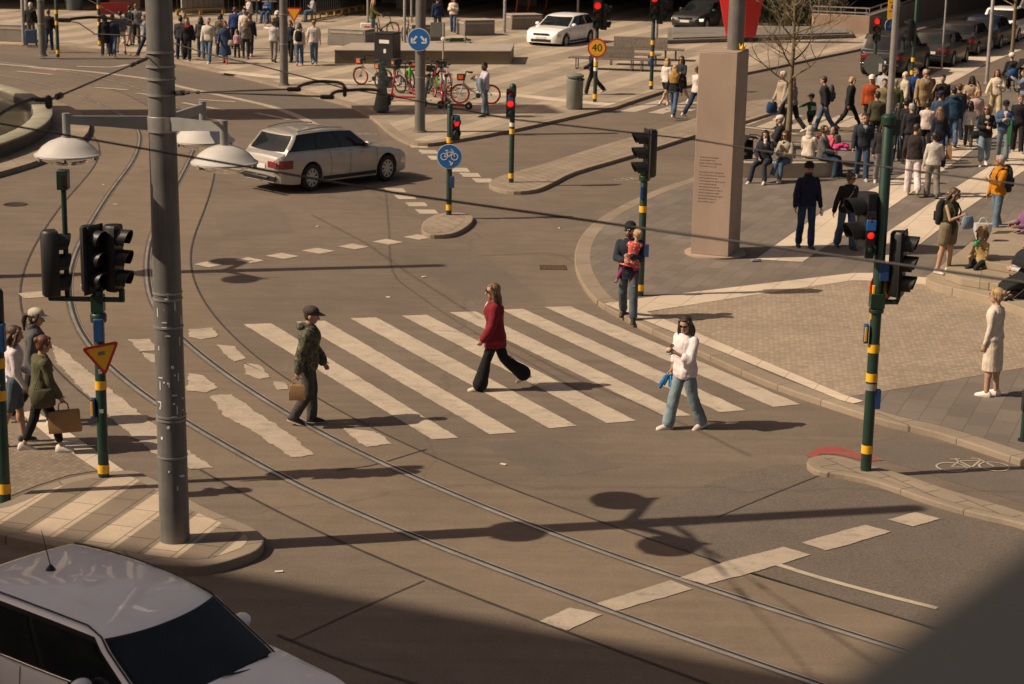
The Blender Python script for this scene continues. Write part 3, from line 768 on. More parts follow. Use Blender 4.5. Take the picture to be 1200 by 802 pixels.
def hanger(label, px, z, r):
    P = smooth_poly([G(x, y, z) for x, y in px], 4); mb = MB(); mb.tube(P, r, 8)
    mb.caps(P[0] - V((.05, 0, 0)), P[0] + V((.02, 0, 0)), r * 1.4, r * 1.4, 8); mb.caps(P[-1], P[-1] - V((0, 0, .05)), r * 1.25, r * 1.25, 8)
    tag(mb.build('wire_insulator', m_wire, smooth=60), label, 'insulator', 'curved tram wire insulators')
hanger('curved black insulator bar over the round basin at the left edge', [(52, 117), (40, 116), (20, 123), (0, 134), (-20, 148)], 6.55, 0.0105)
zR = hz(LP, 109)
c2 = LP + V((.15, 0, zR)); e2 = G(345, 104.5, 6.5); e3 = G(383, 113.5, 6.45)
wire('black span wire from the big pole to the upper curved insulator', [c2, e2], 0.0065, [(c2, c2.lerp(e2, .09), .03), (c2.lerp(e2, .12), c2.lerp(e2, .15), .02), (c2.lerp(e2, .25), c2.lerp(e2, .27), .018)])
wire('black span wire from the big pole to the lower curved insulator', [c2.lerp(e2, .28), e3], 0.0065)
hanger('upper curved black insulator left of the parked rental bikes', [(347, 105), (354, 100), (370, 96), (388, 96), (400, 98), (404, 103)], 6.5, 0.0115)
hanger('lower curved black insulator in front of the veiled pedestrian', [(386, 114), (393, 108), (410, 106), (430, 105), (447, 107), (456, 113)], 6.45, 0.0115)
q = 6.45
wire('thin contact wire from the lower insulator to the right edge above the seated group', [G(404, 104, q), G(455, 112, q), G(600, 140, q), G(815, 164, q), G(900, 178, q), G(1200, 217, q), G(1500, 256, q)], 0.0048)
wire('thin wire rising from the upper insulator past the walkers at top left', [G(404, 104, 5.2), G(370, 94, 5.2), G(300, 76, 5.2), G(245, 64, 5.2), G(180, 43, 5.2), G(110, 40, 5.2)], 0.010)
wire('thin wire crossing the top left corner above the plaza', [G(60, -14, 5.2), G(104, 0, 5.2), G(130, 14, 5.2), G(180, 36, 5.2)], 0.010)
hanger('small far curved insulator above the plaza at top left', [(78, 24), (88, 22), (110, 20.5), (135, 23), (158, 31)], 6.9, 0.011)
wire('thin far wire below the small insulator at top left', [G(75, 24, 6.9), G(92, 27, 6.9), G(110, 39, 6.9)], 0.004)

# ---- sign pole on the small island: blue cycle sign and pedestrian light
B = G(526, 252, KH)
t_ = thing('sign_pole', 'green pole on the smallest island with a round blue cycle sign', 'traffic sign', B)
zt = at(B, 122); pole(t_, 0.065, 0, zt, m_green)
for y in (164, 243): band(t_, 0.065, at(B, y), 0.13)
s_, F = round_sign(t_, 'cycle_sign', (0, -.10, at(B, 183)), radians(-90), 0.29, m_signblue, m_signwhite, 0.014)
mb = MB(); R_ = .085
for cx in (-.12, .12):
    mb.lathe([(R_ - .018, .006), (R_, .006), (R_, .009), (R_ - .018, .009)], (cx, -.0, 0), 24, ring=True)
for a, b in (((-.12, 0), (-.02, -.01)), ((-.12, 0), (-.055, .10)), ((-.02, -.01), (-.065, .14)), ((-.055, .10), (.08, .11)), ((-.02, -.01), (.08, .11)), ((.12, 0), (.075, .16)), ((.03, .17), (.08, .15)), ((-.10, .145), (-.03, .145))): bar2(mb, a, b, .018, Matrix.Identity(4))
for a, b, w in (((.0, -.10), (.075, -.19), .026), ((.075, -.19), (.02, -.185), .022), ((.075, -.19), (.075, -.125), .022)): bar2(mb, a, b, w, Matrix.Identity(4))
mb.xf(F); mb.build('cycle_symbol', m_signwhite, s_, smooth=0)
h_ = lens_head(t_, 'pedestrian_light', (.13, -.02, at(B, 150)), radians(-50), 2, lit=0, s=0.85, hood=0.08, w=.26)
mb = MB(); mb.box((.16, -.06, at(B, 139)), (.1, .12, .12)); mb.build('blue_plate', m_bluebox, h_, bevel=.01)
mb = MB(); mb.box((.07, -.06, at(B, 213)), (.10, .09, .26)); mb.build('push_button_box', m_bluebox, t_, bevel=.01)

# ---- red pedestrian light on the middle island
B = G(599, 214, KH)
t_ = thing('traffic_signal', 'slim green signal pole with a lit red light on the long middle island', 'traffic light', B)
pole(t_, 0.065, 0, at(B, 112), m_green)
for y in (134, 154, 206): band(t_, 0.065, at(B, y), 0.13)
band(t_, 0.065, at(B, 146), 0.10, m_signwhite)
h_ = lens_head(t_, 'pedestrian_light', (-.05, -.11, at(B, 121)), radians(-100), 3, lit=1, s=0.75, hood=0.06, w=.30)
mb = MB(); mb.caps((0, 0, at(B, 112)), (0, 0, at(B, 102)), .09, .09, 14); mb.build('top_box', m_green, t_)
mb = MB(); mb.box((-.05, -.15, at(B, 114)), (.13, .02, .15)); mb.build('blue_plate', m_signblue, h_, bevel=.01)

# ---- signal pole behind the man carrying the child
B = G(750, 347, KH)
t_ = thing('traffic_signal', 'green signal pole behind the man carrying a child, its black head facing left', 'traffic light', B)
pole(t_, 0.068, 0, at(B, 192), m_green)
for y in (245, 337): band(t_, 0.068, at(B, y), 0.12)
mb = MB(); mb.box((0, 0, at(B, 200)), (.17, .17, .16)); mb.lathe([(.09, at(B, 212)), (.1, at(B, 212)), (.1, at(B, 206)), (.09, at(B, 206))]); mb.build('bracket', m_green, t_, bevel=.01)
lens_head(t_, 'signal_head', (.04, .0, at(B, 180)), radians(196), 3, s=0.92, hood=0.3, board=True)
for c_, d_ in (((-.04, -.08, at(B, 225)), (.06, .08, .24)), ((.08, -.06, at(B, 293)), (.10, .08, .24))): mb = MB(); mb.box(c_, d_); mb.build('push_button_box', m_bluebox, t_, bevel=.01)

# ---- tall right signal mast
B = G(1014.5, 551, 0.084)
t_ = thing('traffic_signal', 'tall green signal mast at the right with a grey lamp mast on top', 'traffic light', B)
zt = at(B, 142); pole(t_, 0.074, 0, zt, m_green)
mb = MB(); mb.lathe([(.045, zt), (.045, zt + 5)], n=16); mb.build('lamp_mast', m_galv, t_, smooth=40)
mb = MB(); mb.lathe([(0, zt - .05), (.10, zt - .05), (.10, zt + .06), (.05, zt + .10), (0, zt + .1)], n=18); mb.box((.10, .05, zt - .08), (.12, .12, .2)); mb.build('mast_sleeve', m_green, t_, bevel=.004)
for y in (408, 442, 526): band(t_, 0.074, at(B, y), 0.115)
band(t_, .074, at(B, 453), .09, m_galv)
zz = at(B, 352)
mb = MB(); mb.box((0, 0, zz), (.19, .18, .20)); mb.lathe([(.085, zz - .17), (.10, zz - .17), (.10, zz - .12), (.085, zz - .12)]); mb.tube([(.08, 0, zz - .02), (.27, 0, zz - .02), (.29, 0, zz + .08)], .038, 10); mb.build('bracket', m_green, t_, bevel=.006)
lens_head(t_, 'signal_head', (.30, -.02, zz + .50), radians(-22), 3, s=.90, hood=.20, board=True)
lens_head(t_, 'signal_head', (-.24, .02, at(B, 258)), radians(200), 2, s=.98, hood=.26, pitch=.33)
h_ = lens_head(t_, 'pedestrian_light', (-.17, -.12, at(B, 274)), radians(-86), 3, lit=1, s=.50, hood=.05, w=.24, pitch=.38)
mb = MB(); mb.box((-.17, -.17, at(B, 262)), (.13, .02, .15)); mb.build('blue_plate', m_signblue, h_, bevel=.01)
mb = MB(); mb.tube([(-.2, -.06, at(B, 290)), (-.2, -.02, at(B, 296)), (0, 0, at(B, 294))], .035, 8); mb.build('bracket', m_green, t_, smooth=40)
for c_, d_ in (((.06, -.05, at(B, 318)), (.13, .10, .24)), ((-.12, -.02, at(B, 391)), (.06, .09, .26)), ((.085, -.02, at(B, 467)), (.09, .09, .27))): mb = MB(); mb.box(c_, d_); mb.build('push_button_box', m_bluebox, t_, bevel=.012)
mb = MB(); mb.box((-.13, -.065, at(B, 391)), (.03, .02, .2)); mb.build('push_plate', m_yel, t_, bevel=.004)
F = Matrix.Translation(V((.08, .09, at(B, 337)))) @ Matrix.Rotation(radians(-60), 4, 'Z') @ Matrix.Rotation(pi / 2, 4, 'Z') @ Matrix.Rotation(pi / 2, 4, 'X')
mb = MB(); mb.lathe([(0, -.01), (.22, -.01), (.22, 0), (0, 0)], n=24); mb.xf(F); q = mb.build('warning_sign', m_signred, t_, smooth=30)
mb = MB(); mb.lathe([(0, 0), (.18, 0), (.18, .004), (0, .004)], n=24); mb.xf(F); mb.build('sign_face', m_signyel, q, smooth=30)
for c_, d_ in (((-.06, -.04, at(B, 340)), (.03, .06, .14)), ((-.07, -.03, at(B, 370)), (.02, .03, .1))): mb = MB(); mb.box(c_, d_); mb.build('push_plate', m_yel, t_, bevel=.003)

# ---- dark post at the right edge
B = G(1199, 517, KH); t_ = thing('bollard_post', 'dark green post cut by the right edge near the woman in white', 'post', B)
pole(t_, .05, 0, at(B, 442), m_green); mb = MB(); mb.box((0, 0, at(B, 470)), (.12, .12, .3)); mb.build('housing', m_blackm, t_, bevel=.01); mb = MB(); mb.lathe([(0, 0), (.08, 0), (.08, .03), (0, .03)]); mb.build('foot_plate', m_blackm, t_, smooth=40)

# ---- far signals
def far_signal(px, label, ytop, bands, yhead, lit=0, yaw=-95, side=None, r=.07, head_s=1.0, white=()):
    B = G(px[0], px[1], KH); t = thing('traffic_signal', label, 'traffic light', B)
    pole(t, r, 0, at(B, ytop), m_green)
    for y in bands: band(t, r, at(B, y), .16)
    for y in white: band(t, r, at(B, y), .13, m_signwhite)
    if yhead is not None: lens_head(t, 'signal_head', (0, -.12, at(B, yhead)), radians(yaw), 3, lit=lit, s=head_s, hood=.14)
    if side is not None: lens_head(t, 'signal_head', (.28, 0, at(B, side)), radians(10), 3, s=.9, hood=.2)
    return t, B
t_, B = far_signal((697, 120), 'green signal pole with a lit red light above a round yellow 40 sign', 12, (75, 113), 17, 0, side=20, white=(70, 81))
s_, F = round_sign(t_, 'speed_limit_sign', (.02, -.12, at(B, 56)), radians(-92), .33, m_signyel, m_signred, .055)
text_mesh('40', .36, m_blackm, 'speed_number', s_, F @ Matrix.Translation(V((0, 0, .006))), .002)
t_, B = far_signal((763, 105), 'green signal pole with a lit red light near the slatted benches', 4, (50, 63, 98), 8, 0, side=14)
mb = MB(); mb.box((-.03, -.08, at(B, 73)), (.1, .08, .3)); mb.build('push_button_box', m_bluebox, t_, bevel=.01)
t_, B = far_signal((1023, 100), 'green signal pole with a red light in front of the parked off-road car', 26, (84,), 34, 0, yaw=-115)
s_, F = round_sign(t_, 'sign_back', (-.02, -.08, at(B, 76)), radians(-90), .40, m_signback, m_signback)
mb = MB(); mb.box((.22, -.095, at(B, 79)), (.12, .006, .3)); mb.build('sticker', m_signwhite, s_, smooth=0)
t_, B = far_signal((1068, 98), 'green signal pole with two yellow bands beside the second parked car', -20, (70, 85), None)
lens_head(t_, 'signal_head', (-.25, 0, at(B, 36)), radians(170), 3, s=.85, hood=.2)
far_signal((68, 67), 'slim green pole with yellow bands at the kerb on the far left', -12, (14, 27, 61), None)
far_signal((117, 54), 'dark green pole with yellow bands behind the group at top left', -14, (8, 20, 28, 50), None)
t_, B = far_signal((176, 67), 'dark green pole with yellow bands partly hidden by the big grey pole', -14, (18, 31, 65), None, r=.085, white=(25,))

# ---- plain poles
def plain_pole(px, r0, label, ytop=-40, r1=None, z=KH, name='lamp_post', m_=None):
    B = G(px[0], px[1], z); t = thing(name, label, 'pole', B); H = min(9, at(B, ytop) if at(B, ytop) < 29 else 9)
    pole(t, r0, 0, H, m_ or m_galv, 'pole', r1 or r0 * .9)
    mb = MB(); mb.lathe([(r0, 0), (r0 * 1.35, 0), (r0 * 1.3, .05), (r0, .06)], n=20); mb.build('base_ring', m_ or m_galv, t, smooth=40)
    for z_ in (H * .3, H * .52): mb = MB(); mb.lathe([(r0 * .9, z_), (r0 * 1.06, z_), (r0 * 1.06, z_ + .05), (r0 * .9, z_ + .05)], n=20); mb.build('strap', m_galv, t, smooth=40)
    return t, B
plain_pole((333, 100), .155, 'grey pole between the walkers and the shaded traders at top left', -60, .14, m_=m_tpole)
t_, B = plain_pole((492, 155), .16, 'thick grey pole carrying a round blue sign with two white arrows', -60, .15, m_=m_tpole)
s_, F = round_sign(t_, 'arrow_sign', (-.04, -.20, at(B, 46)), radians(-94), .345, m_signblue, m_signwhite, .02)
mb = MB()
for sx in (-1, 1):
    for a, b, w in (((.06 * sx, .10), (.17 * sx, -.03), .06), ((.22 * sx, -.09), (.08 * sx, -.09), .05), ((.215 * sx, -.11), (.215 * sx, .05), .05)): bar2(mb, a, b, w, Matrix.Identity(4))
mb.xf(F); mb.build('arrows', m_signwhite, s_, smooth=0)
plain_pole((50, 66), .15, 'grey pole beside the traveller with a blue suitcase', -60, .14, m_=m_tpole)
plain_pole((28, 53), .075, 'thin grey post left of the traveller with the suitcase', -60)
plain_pole((1156, 98), .075, 'thin leaning grey post near the wheelchair at upper right', -60)
plain_pole((1103, 82), .04, 'very thin grey post beside the parked cars', -60)
plain_pole((474, 50), .07, 'slim grey post behind the blue arrow sign', -30); plain_pole((482, 36), .055, 'thinner far grey post right behind the blue arrow sign', -30); plain_pole((431, 28), .06, 'thin grey post near the cyclist in green', -30)
plain_pole((591, 39), .075, 'slim grey post between two concrete blocks', -30); plain_pole((769, 48), .08, 'grey post behind the red signal near the benches', -30, z=0); plain_pole((677, 22), .07, 'far grey post behind the white hatchback', -30)
plain_pole((31, 20), .09, 'far grey post at the top left corner', -30)
# post with the parking signs
B = G(1038, 82, KH); t_ = thing('sign_post', 'thin post with a yellow parking sign above a round blue cycle sign', 'traffic sign', B)
pole(t_, .03, 0, at(B, -6), m_galv)
mb = MB(); mb.box((.11, -.05, at(B, 8)), (.40, .015, 1.0)); q = mb.build('parking_sign', m_signyel, t_, bevel=.01)
mb = MB(); mb.lathe([(0, 0), (.1, 0), (.1, .004), (0, .004)], (.13, -.058, at(B, 8)), 20, Matrix.Rotation(pi / 2, 3, 'X')); mb.build('purple_dot', M('purple', (.22, .01, .14), .5), q)
mb = MB(); mb.box((.11, -.06, at(B, 13)), (.3, .004, .025)); mb.box((.11, -.06, at(B, 3)), (.26, .004, .025)); mb.build('lettering_bar', m_blackm, q, smooth=0)
s_, F = round_sign(t_, 'cycle_path_sign', (.06, -.05, at(B, 30)), radians(-60), .28, m_signblue, m_signwhite, .015)
mb = MB()
for cx in (-.09, .09): mb.lathe([(.045, .006), (.06, .006), (.06, .009), (.045, .009)], (cx, -.06, 0), 18, ring=True)
for a, b in (((-.09, -.06), (0, -.06)), ((0, -.06), (-.04, .02)), ((-.04, .02), (.07, .03)), ((.09, -.06), (.06, .06)), ((0, -.06), (.07, .03)), ((0, .06), (0, .17)), ((-.04, .1), (.04, .1))): bar2(mb, a, b, .02, Matrix.Identity(4))
mb.xf(F); mb.build('cycle_symbol', m_signwhite, s_, smooth=0)
# rectangular sign seen from behind
B = G(519, 88, KH); t_ = thing('sign_post', 'thin post with the grey back of a rectangular sign beyond the rental scooters', 'traffic sign', B)
pole(t_, .032, 0, at(B, 27), m_galv); mb = MB(); mb.box((-.22, .0, at(B, 35)), (.56, .02, .56)); mb.build('sign_back', m_signback, t_, bevel=.01); mb = MB(); mb.ball((0, -.04, at(B, 46)), (.09, .03, .09)); mb.build('round_clip', m_signwhite, t_)
# give way sign far left
B = G(345, 66, KH); t_ = thing('sign_post', 'far post with a yellow and red triangle sign above the walkers', 'traffic sign', B)
pole(t_, .03, 0, at(B, 10), m_galv)
F = Matrix.Translation(V((0, -.05, at(B, 15)))) @ Matrix.Rotation(radians(-90), 4, 'Z') @ Matrix.Rotation(pi / 2, 4, 'Z') @ Matrix.Rotation(pi / 2, 4, 'X')
mb = MB(); mb.prism(tri(.40, .03), -.01, 0, F); q = mb.build('give_way_sign', m_signred, t_, smooth=0); mb = MB(); mb.prism(tri(.29, .02), 0, .003, F); mb.build('sign_face', m_signyel, q, smooth=0)

# ---- litter bins, cabinet, concrete blocks, benches
B = G(673, 128, KH); t_ = thing('litter_bin', 'grey-green cylindrical litter bin at the plaza corner', 'bin', B)
m_bin = M('bin_paint', (.20, .205, .17), .5, .2, scale=3)
mb = MB(); mb.lathe([(0, 0), (.25, 0), (.275, .05), (.285, .98), (.24, 1.0), (.24, 1.06), (0, 1.06)], n=28); mb.build('body', m_bin, t_, smooth=40)
mb = MB(); mb.lathe([(.0, 1.07), (.29, 1.07), (.30, 1.10), (.29, 1.15), (.2, 1.20), (0, 1.21)], n=28); mb.build('lid', m_bin, t_, smooth=40)
mb = MB(); mb.box((.17, -.17, 1.02), (.2, .2, .07), rz=radians(45)); mb.build('opening', m_blackm, t_)
B = G(454, 79, KH); t_ = thing('waste_container', 'tall black square waste container with white markings beside the low wall', 'bin', B, radians(-18))
mb = MB(); mb.box((0, 0, .68), (.82, .82, 1.36)); mb.build('body', m_black, t_, bevel=.02)
mb = MB(); mb.box((0, 0, 1.375), (.86, .86, .05)); mb.build('lid', m_blackm, t_, bevel=.015)
mb = MB(); mb.box((-.414, .0, .62), (.006, .26, .95)); mb.build('notice_strip', m_blackm, t_)
mb = MB()
for y, z, s_ in ((.0, 1.10, .14), (.0, .86, .13), (.0, .30, .17), (.02, .6, .10)): mb.box((-.419, y, z), (.004, s_, s_ * .8))
mb.box((-.419, .09, .62), (.004, .02, .9)); mb.box((.02, -.414, 1.05), (.42, .006, .14)); mb.box((.05, -.416, .68), (.1, .004, .16)); mb.build('printed_mark', m_signwhite, t_, smooth=0)
m_conc = M('light_concrete', (.33, .285, .235), .75, var=.14, scale=2.5, bump=.2)
m_concd = M('grey_concrete', (.17, .15, .13), .8, var=.15, scale=2)
def block(c, d, rz, label, group='concrete barrier blocks on the plaza'):
    t = thing('barrier_block', label, 'concrete block', c, rz, group)
    mb = MB(); mb.box((0, 0, d[2] / 2), d, taper=.97); mb.build('body', m_concd, t, bevel=.03)
    mb = MB()
    for sy in (-1, 1): mb.box((0, sy * (d[1] / 2 - .004), d[2] * .83), (d[0] * .86, .02, .09))
    for sx in (-1, 1): mb.box((sx * (d[0] / 2 - .004), 0, d[2] * .83), (.02, d[1] * .86, .09))
    mb.build('white_band', m_conc, t)
    mb = MB(); mb.box((0, 0, d[2] + .012), (d[0] * .985, d[1] * .985, .03)); mb.build('top_slab', m_conc, t, bevel=.01)
for x, y, rz, lab, L in ((412, 53, -20, 'concrete block left of the black waste container', 1.9), (498, 47, 20, 'concrete block partly behind the blue arrow sign', 1.6), (557, 41, 25, 'concrete block left of the slim post by the white hatchback', 1.6), (613, 34, 22, 'concrete block just left of the white hatchback', 1.7), (17, 48, -12, 'concrete block at the far left plaza edge', 1.5)):
    block(G(x, y, KH), (L, 1.1, .72), radians(rz), 'grey ' + lab)
B = G(1051, 138, KH); t_ = thing('litter_bin', 'pale grey litter bin behind the grey mast in the crowd', 'bin', B)
mb = MB(); mb.lathe([(0, 0), (.27, 0), (.30, .05), (.31, 1.0), (0, 1.0)], n=28); mb.build('body', m_conc, t_, smooth=40); mb = MB(); mb.lathe([(0, 1.0), (.32, 1.0), (.33, 1.05), (.28, 1.12), (0, 1.13)], n=28); mb.build('lid', m_concd, t_, smooth=40)
# low plaza wall
m_wall = mat_paving('plaza_wall_stone', 0, (1.6, .9), (.40, .335, .25), None, bands=False, joint=.01, var=.06)
a, b = G(392, 75, KH), G(598, 76, KH); t_ = thing('low_wall', 'long low beige stone ramp wall behind the rental bikes', 'wall', a, atan2(b.y - a.y, b.x - a.x)); L = (b - a).length
mb = MB(); mb.prism([(0, 0), (L, 0), (L + 0.6, 3.2), (.9, 3.2)], 0, .52); mb.build('body', m_wall, t_, bevel=.02)
mb = MB(); mb.prism([(-.02, -.03), (L + .02, -.03), (L + .62, 3.22), (.88, 3.22)], .523, .57); mb.build('coping', m_conc, t_, bevel=.01)
m_slat = M('weathered_slats', (.17, .14, .115), .75, var=.3, scale=9)
def bench(c, rz, label, L=3.6, back=(.1, .62), w=.85):
    t = thing('plaza_bench', label, 'bench', c, rz, 'slatted benches on the plaza')
    mb = MB(); n_ = int(L / .055)
    for k in range(n_): mb.box((-L / 2 + (k + .5) * L / n_, 0, .46), (L / n_ * .8, w, .045))
    mb.build('seat', m_slat, t, smooth=0)
    if back:
        mb = MB(); x0, x1 = -L / 2 + back[0] * L, -L / 2 + (back[0] + back[1]) * L; n2 = int((x1 - x0) / .055)
        for k in range(n2): mb.box((x0 + (k + .5) * (x1 - x0) / n2, .05, .72), ((x1 - x0) / n2 * .8, .05, .46))
        mb.build('backrest', m_slat, t, smooth=0)
    for x in (-L * .4, L * .28, L * .40):
        mb = MB()
        for sy in (-1, 1): mb.box((x, sy * w * .38, .22), (.04, .04, .44))
        mb.box((x, 0, .02), (.04, w * .8, .03)); mb.box((x, 0, .425), (.05, w * .9, .03)); mb.build('leg', m_dkgrey, t)
bench(G(714, 82, KH), radians(-10), 'long slatted bench with a backrest left of the green signal pole', 3.3, (.28, .52))
bench(G(752, 70, KH), radians(-8), 'long slatted bench with a backrest behind the green signal pole', 3.6, (.16, .64))
bench(G(742, 76.5, KH), radians(-8), 'slatted bench without backrest between the two others', 2.3, None)

# ---- granite memorial pillar with an inscription, a grey pole above
m_gran = NT('pink_granite'); _v = m_gran.coord(); _n = m_gran.noise(_v, 90, 3, .7); _b = m_gran.noise(m_gran.coord(scale=(1, 1, .35)), 1.3, 5, .6)
_a = m_gran.ramp(_n, [(.3, (.27, .195, .15)), (.7, (.37, .28, .22))]); _a = m_gran.mix(1.0, _a, m_gran.ramp(_b, [(.3, .84), (.7, 1.1)]), 'MULTIPLY'); m_gran.col(_a); m_gran.set(Roughness=.7); m_gran = m_gran.m
pa, pb, pc = G(809, 297, KH + .06), G(853, 301, KH + .06), G(867, 292, KH + .06)
t_ = thing('memorial_pillar', 'tall square pink granite pillar with a carved inscription', 'monument', (pa + pc) / 2, atan2(pb.y - pa.y, pb.x - pa.x))
wx = (pb - pa).length; HP = hz(pa, 61)
wy = .95
mb = MB(); mb.box((0, 0, HP / 2), (wx, wy, HP)); mb.build('shaft', m_gran, t_, bevel=.012)
mb = MB(); mb.box((0, 0, HP + .012), (wx * .985, wy * .985, .03)); mb.build('cap', m_gran, t_, bevel=.008)
mb = MB(); mb.lathe([(0, -.07), (wx * .80, -.07), (wx * .80, -.015), (wx * .76, 0), (0, 0)], n=44); mb.build('plinth', m_gran, t_, smooth=30)
mb = MB(); rr = random.Random(3); z0 = hz(pa, 180)
for k in range(17):
    z = z0 - k * .062; x = -wx * .36
    if k in (0, 5): continue
    end = wx * rr.uniform(.05, .36)
    while x < end:
        w = rr.uniform(.012, .05); mb.box((x + w / 2, -wy / 2 - .001, z), (w, .004, rr.uniform(.016, .026))); x += w + rr.uniform(.008, .02)
mb.build('inscription', M('carved_letters', (.16, .105, .085), .8), t_, smooth=0)
mb = MB(); mb.lathe([(.175, HP + .02), (.165, HP + 3.5)], (.19, .16, 0), 24); mb.build('steel_mast', m_tpole, t_, smooth=40)
m_ban = M('banana_yellow', (.72, .45, .03), .5)
t2 = thing('yellow_ornament', 'small yellow knob with spikes left on top of the granite pillar', 'ornament', t_.matrix_world @ V((0, 0, 0)))
t2.location = (pa + pc) / 2 + V((.36, -.1, HP + .03)); t2.scale = (.6, .6, .6)
mb = MB(); mb.ball((0, 0, .08), (.1, .08, .08)); mb.build('body', m_ban, t2)
mb = MB()
for k in range(4): mb.caps((cos(k * 1.57) * .06, sin(k * 1.57) * .05, .1), (cos(k * 1.57) * .11, sin(k * 1.57) * .08, .22), .035, .015, 7)
mb.build('spike', m_ban, t2)

# ---- round basin at the left edge
def fit_circle(P):
    A = np.array([[p.x, p.y, 1] for p in P]); bb = np.array([p.x ** 2 + p.y ** 2 for p in P]); s_ = np.linalg.lstsq(A, bb, rcond=None)[0]
    return s_[0] / 2, s_[1] / 2, sqrt(s_[2] + s_[0] ** 2 / 4 + s_[1] ** 2 / 4)
cx, cy, cr = fit_circle([G(x, y, .5) for x, y in ((0, 100), (35, 110), (62, 130), (50, 146), (0, 170))])
kx, ky, kr = cx, cy, max(cr + 1.1, (G(100, 150, .12) - V((cx, cy, .12))).length)
mb = MB(); mb.lathe([(0, -.02), (kr, -.02), (kr, .14), (0, .14)], (cx, cy, 0), 96); tag(mb.build('basin_apron', m_kerb, smooth=30), kind='structure')
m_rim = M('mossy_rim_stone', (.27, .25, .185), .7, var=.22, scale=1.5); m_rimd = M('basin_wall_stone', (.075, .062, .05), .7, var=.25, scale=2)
m_water = M('basin_water', (.085, .078, .05), .12, var=.3, scale=.6, spec=.6)
t_ = thing('fountain_basin', 'round stone basin with a light rim and shallow greenish water at the left edge', 'fountain', (cx, cy, .14))
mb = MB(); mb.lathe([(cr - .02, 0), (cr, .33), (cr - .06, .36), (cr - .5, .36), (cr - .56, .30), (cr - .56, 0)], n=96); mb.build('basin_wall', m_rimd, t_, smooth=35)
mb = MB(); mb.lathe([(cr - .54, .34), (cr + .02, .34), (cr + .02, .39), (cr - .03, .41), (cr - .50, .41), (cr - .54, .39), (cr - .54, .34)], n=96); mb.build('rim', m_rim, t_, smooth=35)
mb = MB(); mb.sheet([(cos(2 * pi * k / 64) * (cr - .5), sin(2 * pi * k / 64) * (cr - .5), .2) for k in range(64)]); mb.build('water', m_water, t_, smooth=0)
# glass obelisk in the basin, out of frame: it throws the long band of shade
oc = G(60, 136) - V((cos(SUN_AZ), sin(SUN_AZ), 0)) * 7.2
t_ = thing('obelisk', 'tall slim obelisk rising from the round basin beyond the left edge', 'monument', (oc.x, oc.y, .14), SUN_AZ)
mb = MB(); mb.box((0, 0, 10.2), (3.2, 3.2, 20.4), taper=.75); mb.build('shaft', m_conc, t_); mb = MB(); mb.box((0, 0, .3), (4.0, 4.0, .6)); mb.build('base', m_concd, t_)

# ---- steps at the right
def steps_obj():
    t = thing('stone_steps', 'curved low beige stone steps at the right edge where people sit', 'steps', G(1150, 330, KH))
    o = t.location.copy()
    lv = [[(1088, 329), (1161, 348), (1260, 374), (1300, 300), (1260, 250), (1172, 262), (1128, 292), (1100, 314)],
          [(1108, 319), (1190, 336), (1270, 352), (1300, 300), (1260, 254), (1180, 266), (1138, 292)],
          [(1136, 301), (1200, 314), (1270, 326), (1300, 300), (1260, 258), (1188, 271), (1152, 289)]]
    ms = mat_paving('step_stone', radians(-15), (2.6, 1.6), (.31, .25, .18), None, bands=False, joint=.008, var=.08)
    for k, px in enumerate(lv):
        z = KH + .16 * (k + 1); P = smooth_poly([G(x, y, z) for x, y in px], 3, True)
        mb = MB(); mb.prism([(p.x - o.x, p.y - o.y) for p in P], .16 * k - (.02 if k == 0 else 0) + (.001 if k else 0), .16 * (k + 1)); mb.build('step', ms, t, smooth=0, bevel=.015)
steps_obj()
# curved stone bench with seated people and the wooden platform bench
t_ = thing('stone_bench', 'pale curved stone bench under the group sitting behind the pillar', 'bench', G(918, 207, KH))
m_bst = M('bench_stone', (.40, .345, .27), .75, var=.12, scale=3)
mb = MB(); rows = []
for k in range(13):
    x = -1.5 + 3.1 * k / 12; y = .28 * (x / 1.5) ** 2 * (1 if x > 0 else .3) + .10 * x
    rows.append([V((x, y - .28, 0)), V((x, y - .33, .42)), V((x, y + .33, .42)), V((x, y + .28, 0))])
mb.loft(rows); mb.build('seat_block', m_bst, t_, smooth=30, bevel=.02)
mb = MB(); mb.box((.2, .10, .435), (2.6, .34, .026), rz=.1); mb.build('wood_inlay', m_slat, t_, bevel=.005)
t_ = thing('platform_bench', 'low wooden platform bench on thin metal legs beside the seated group', 'bench', G(985, 192, KH), radians(-4))
mb = MB()
for k in range(7): mb.box((-.35, -.36 + k * .12, .44), (2.6, .105, .045))
mb.build('seat', m_slat, t_, smooth=0)
for x in (-1.3, -.45, .75):
    mb = MB(); mb.box((x, -.3, .21), (.035, .035, .42)); mb.box((x, .3, .21), (.035, .035, .42)); mb.box((x, 0, .4), (.04, .7, .03)); mb.build('leg', m_dkgrey, t_)
B = G(978, 176, KH + .46); t_ = thing('armrest_stone', 'rounded grey stone stop standing on the platform bench', 'bench stop', (B.x, B.y, KH + .462))
mb = MB(); mb.lathe([(0, 0), (.17, 0), (.17, .3), (.14, .42), (.07, .46), (0, .47)], n=18); mb.build('body', M('grey_stone', (.12, .115, .10), .7, var=.2), t_, smooth=40)
mb = MB(); mb.lathe([(.172, .02), (.18, .02), (.18, .06), (.172, .06)], n=18); mb.build('base_ring', m_dkgrey, t_)
# paper box near the low wall, second sticker post
B = G(429, 45, KH); t_ = thing('charging_box', 'small pale box with a red mark beside the thin post', 'box', B)
mb = MB(); mb.box((0, 0, .35), (.5, .3, .7)); mb.build('body', m_signwhite, t_, bevel=.02); mb = MB(); mb.box((.05, -.153, .5), (.26, .006, .17)); mb.build('mark', M('orange_mark', (.6, .1, .02), .5), t_)
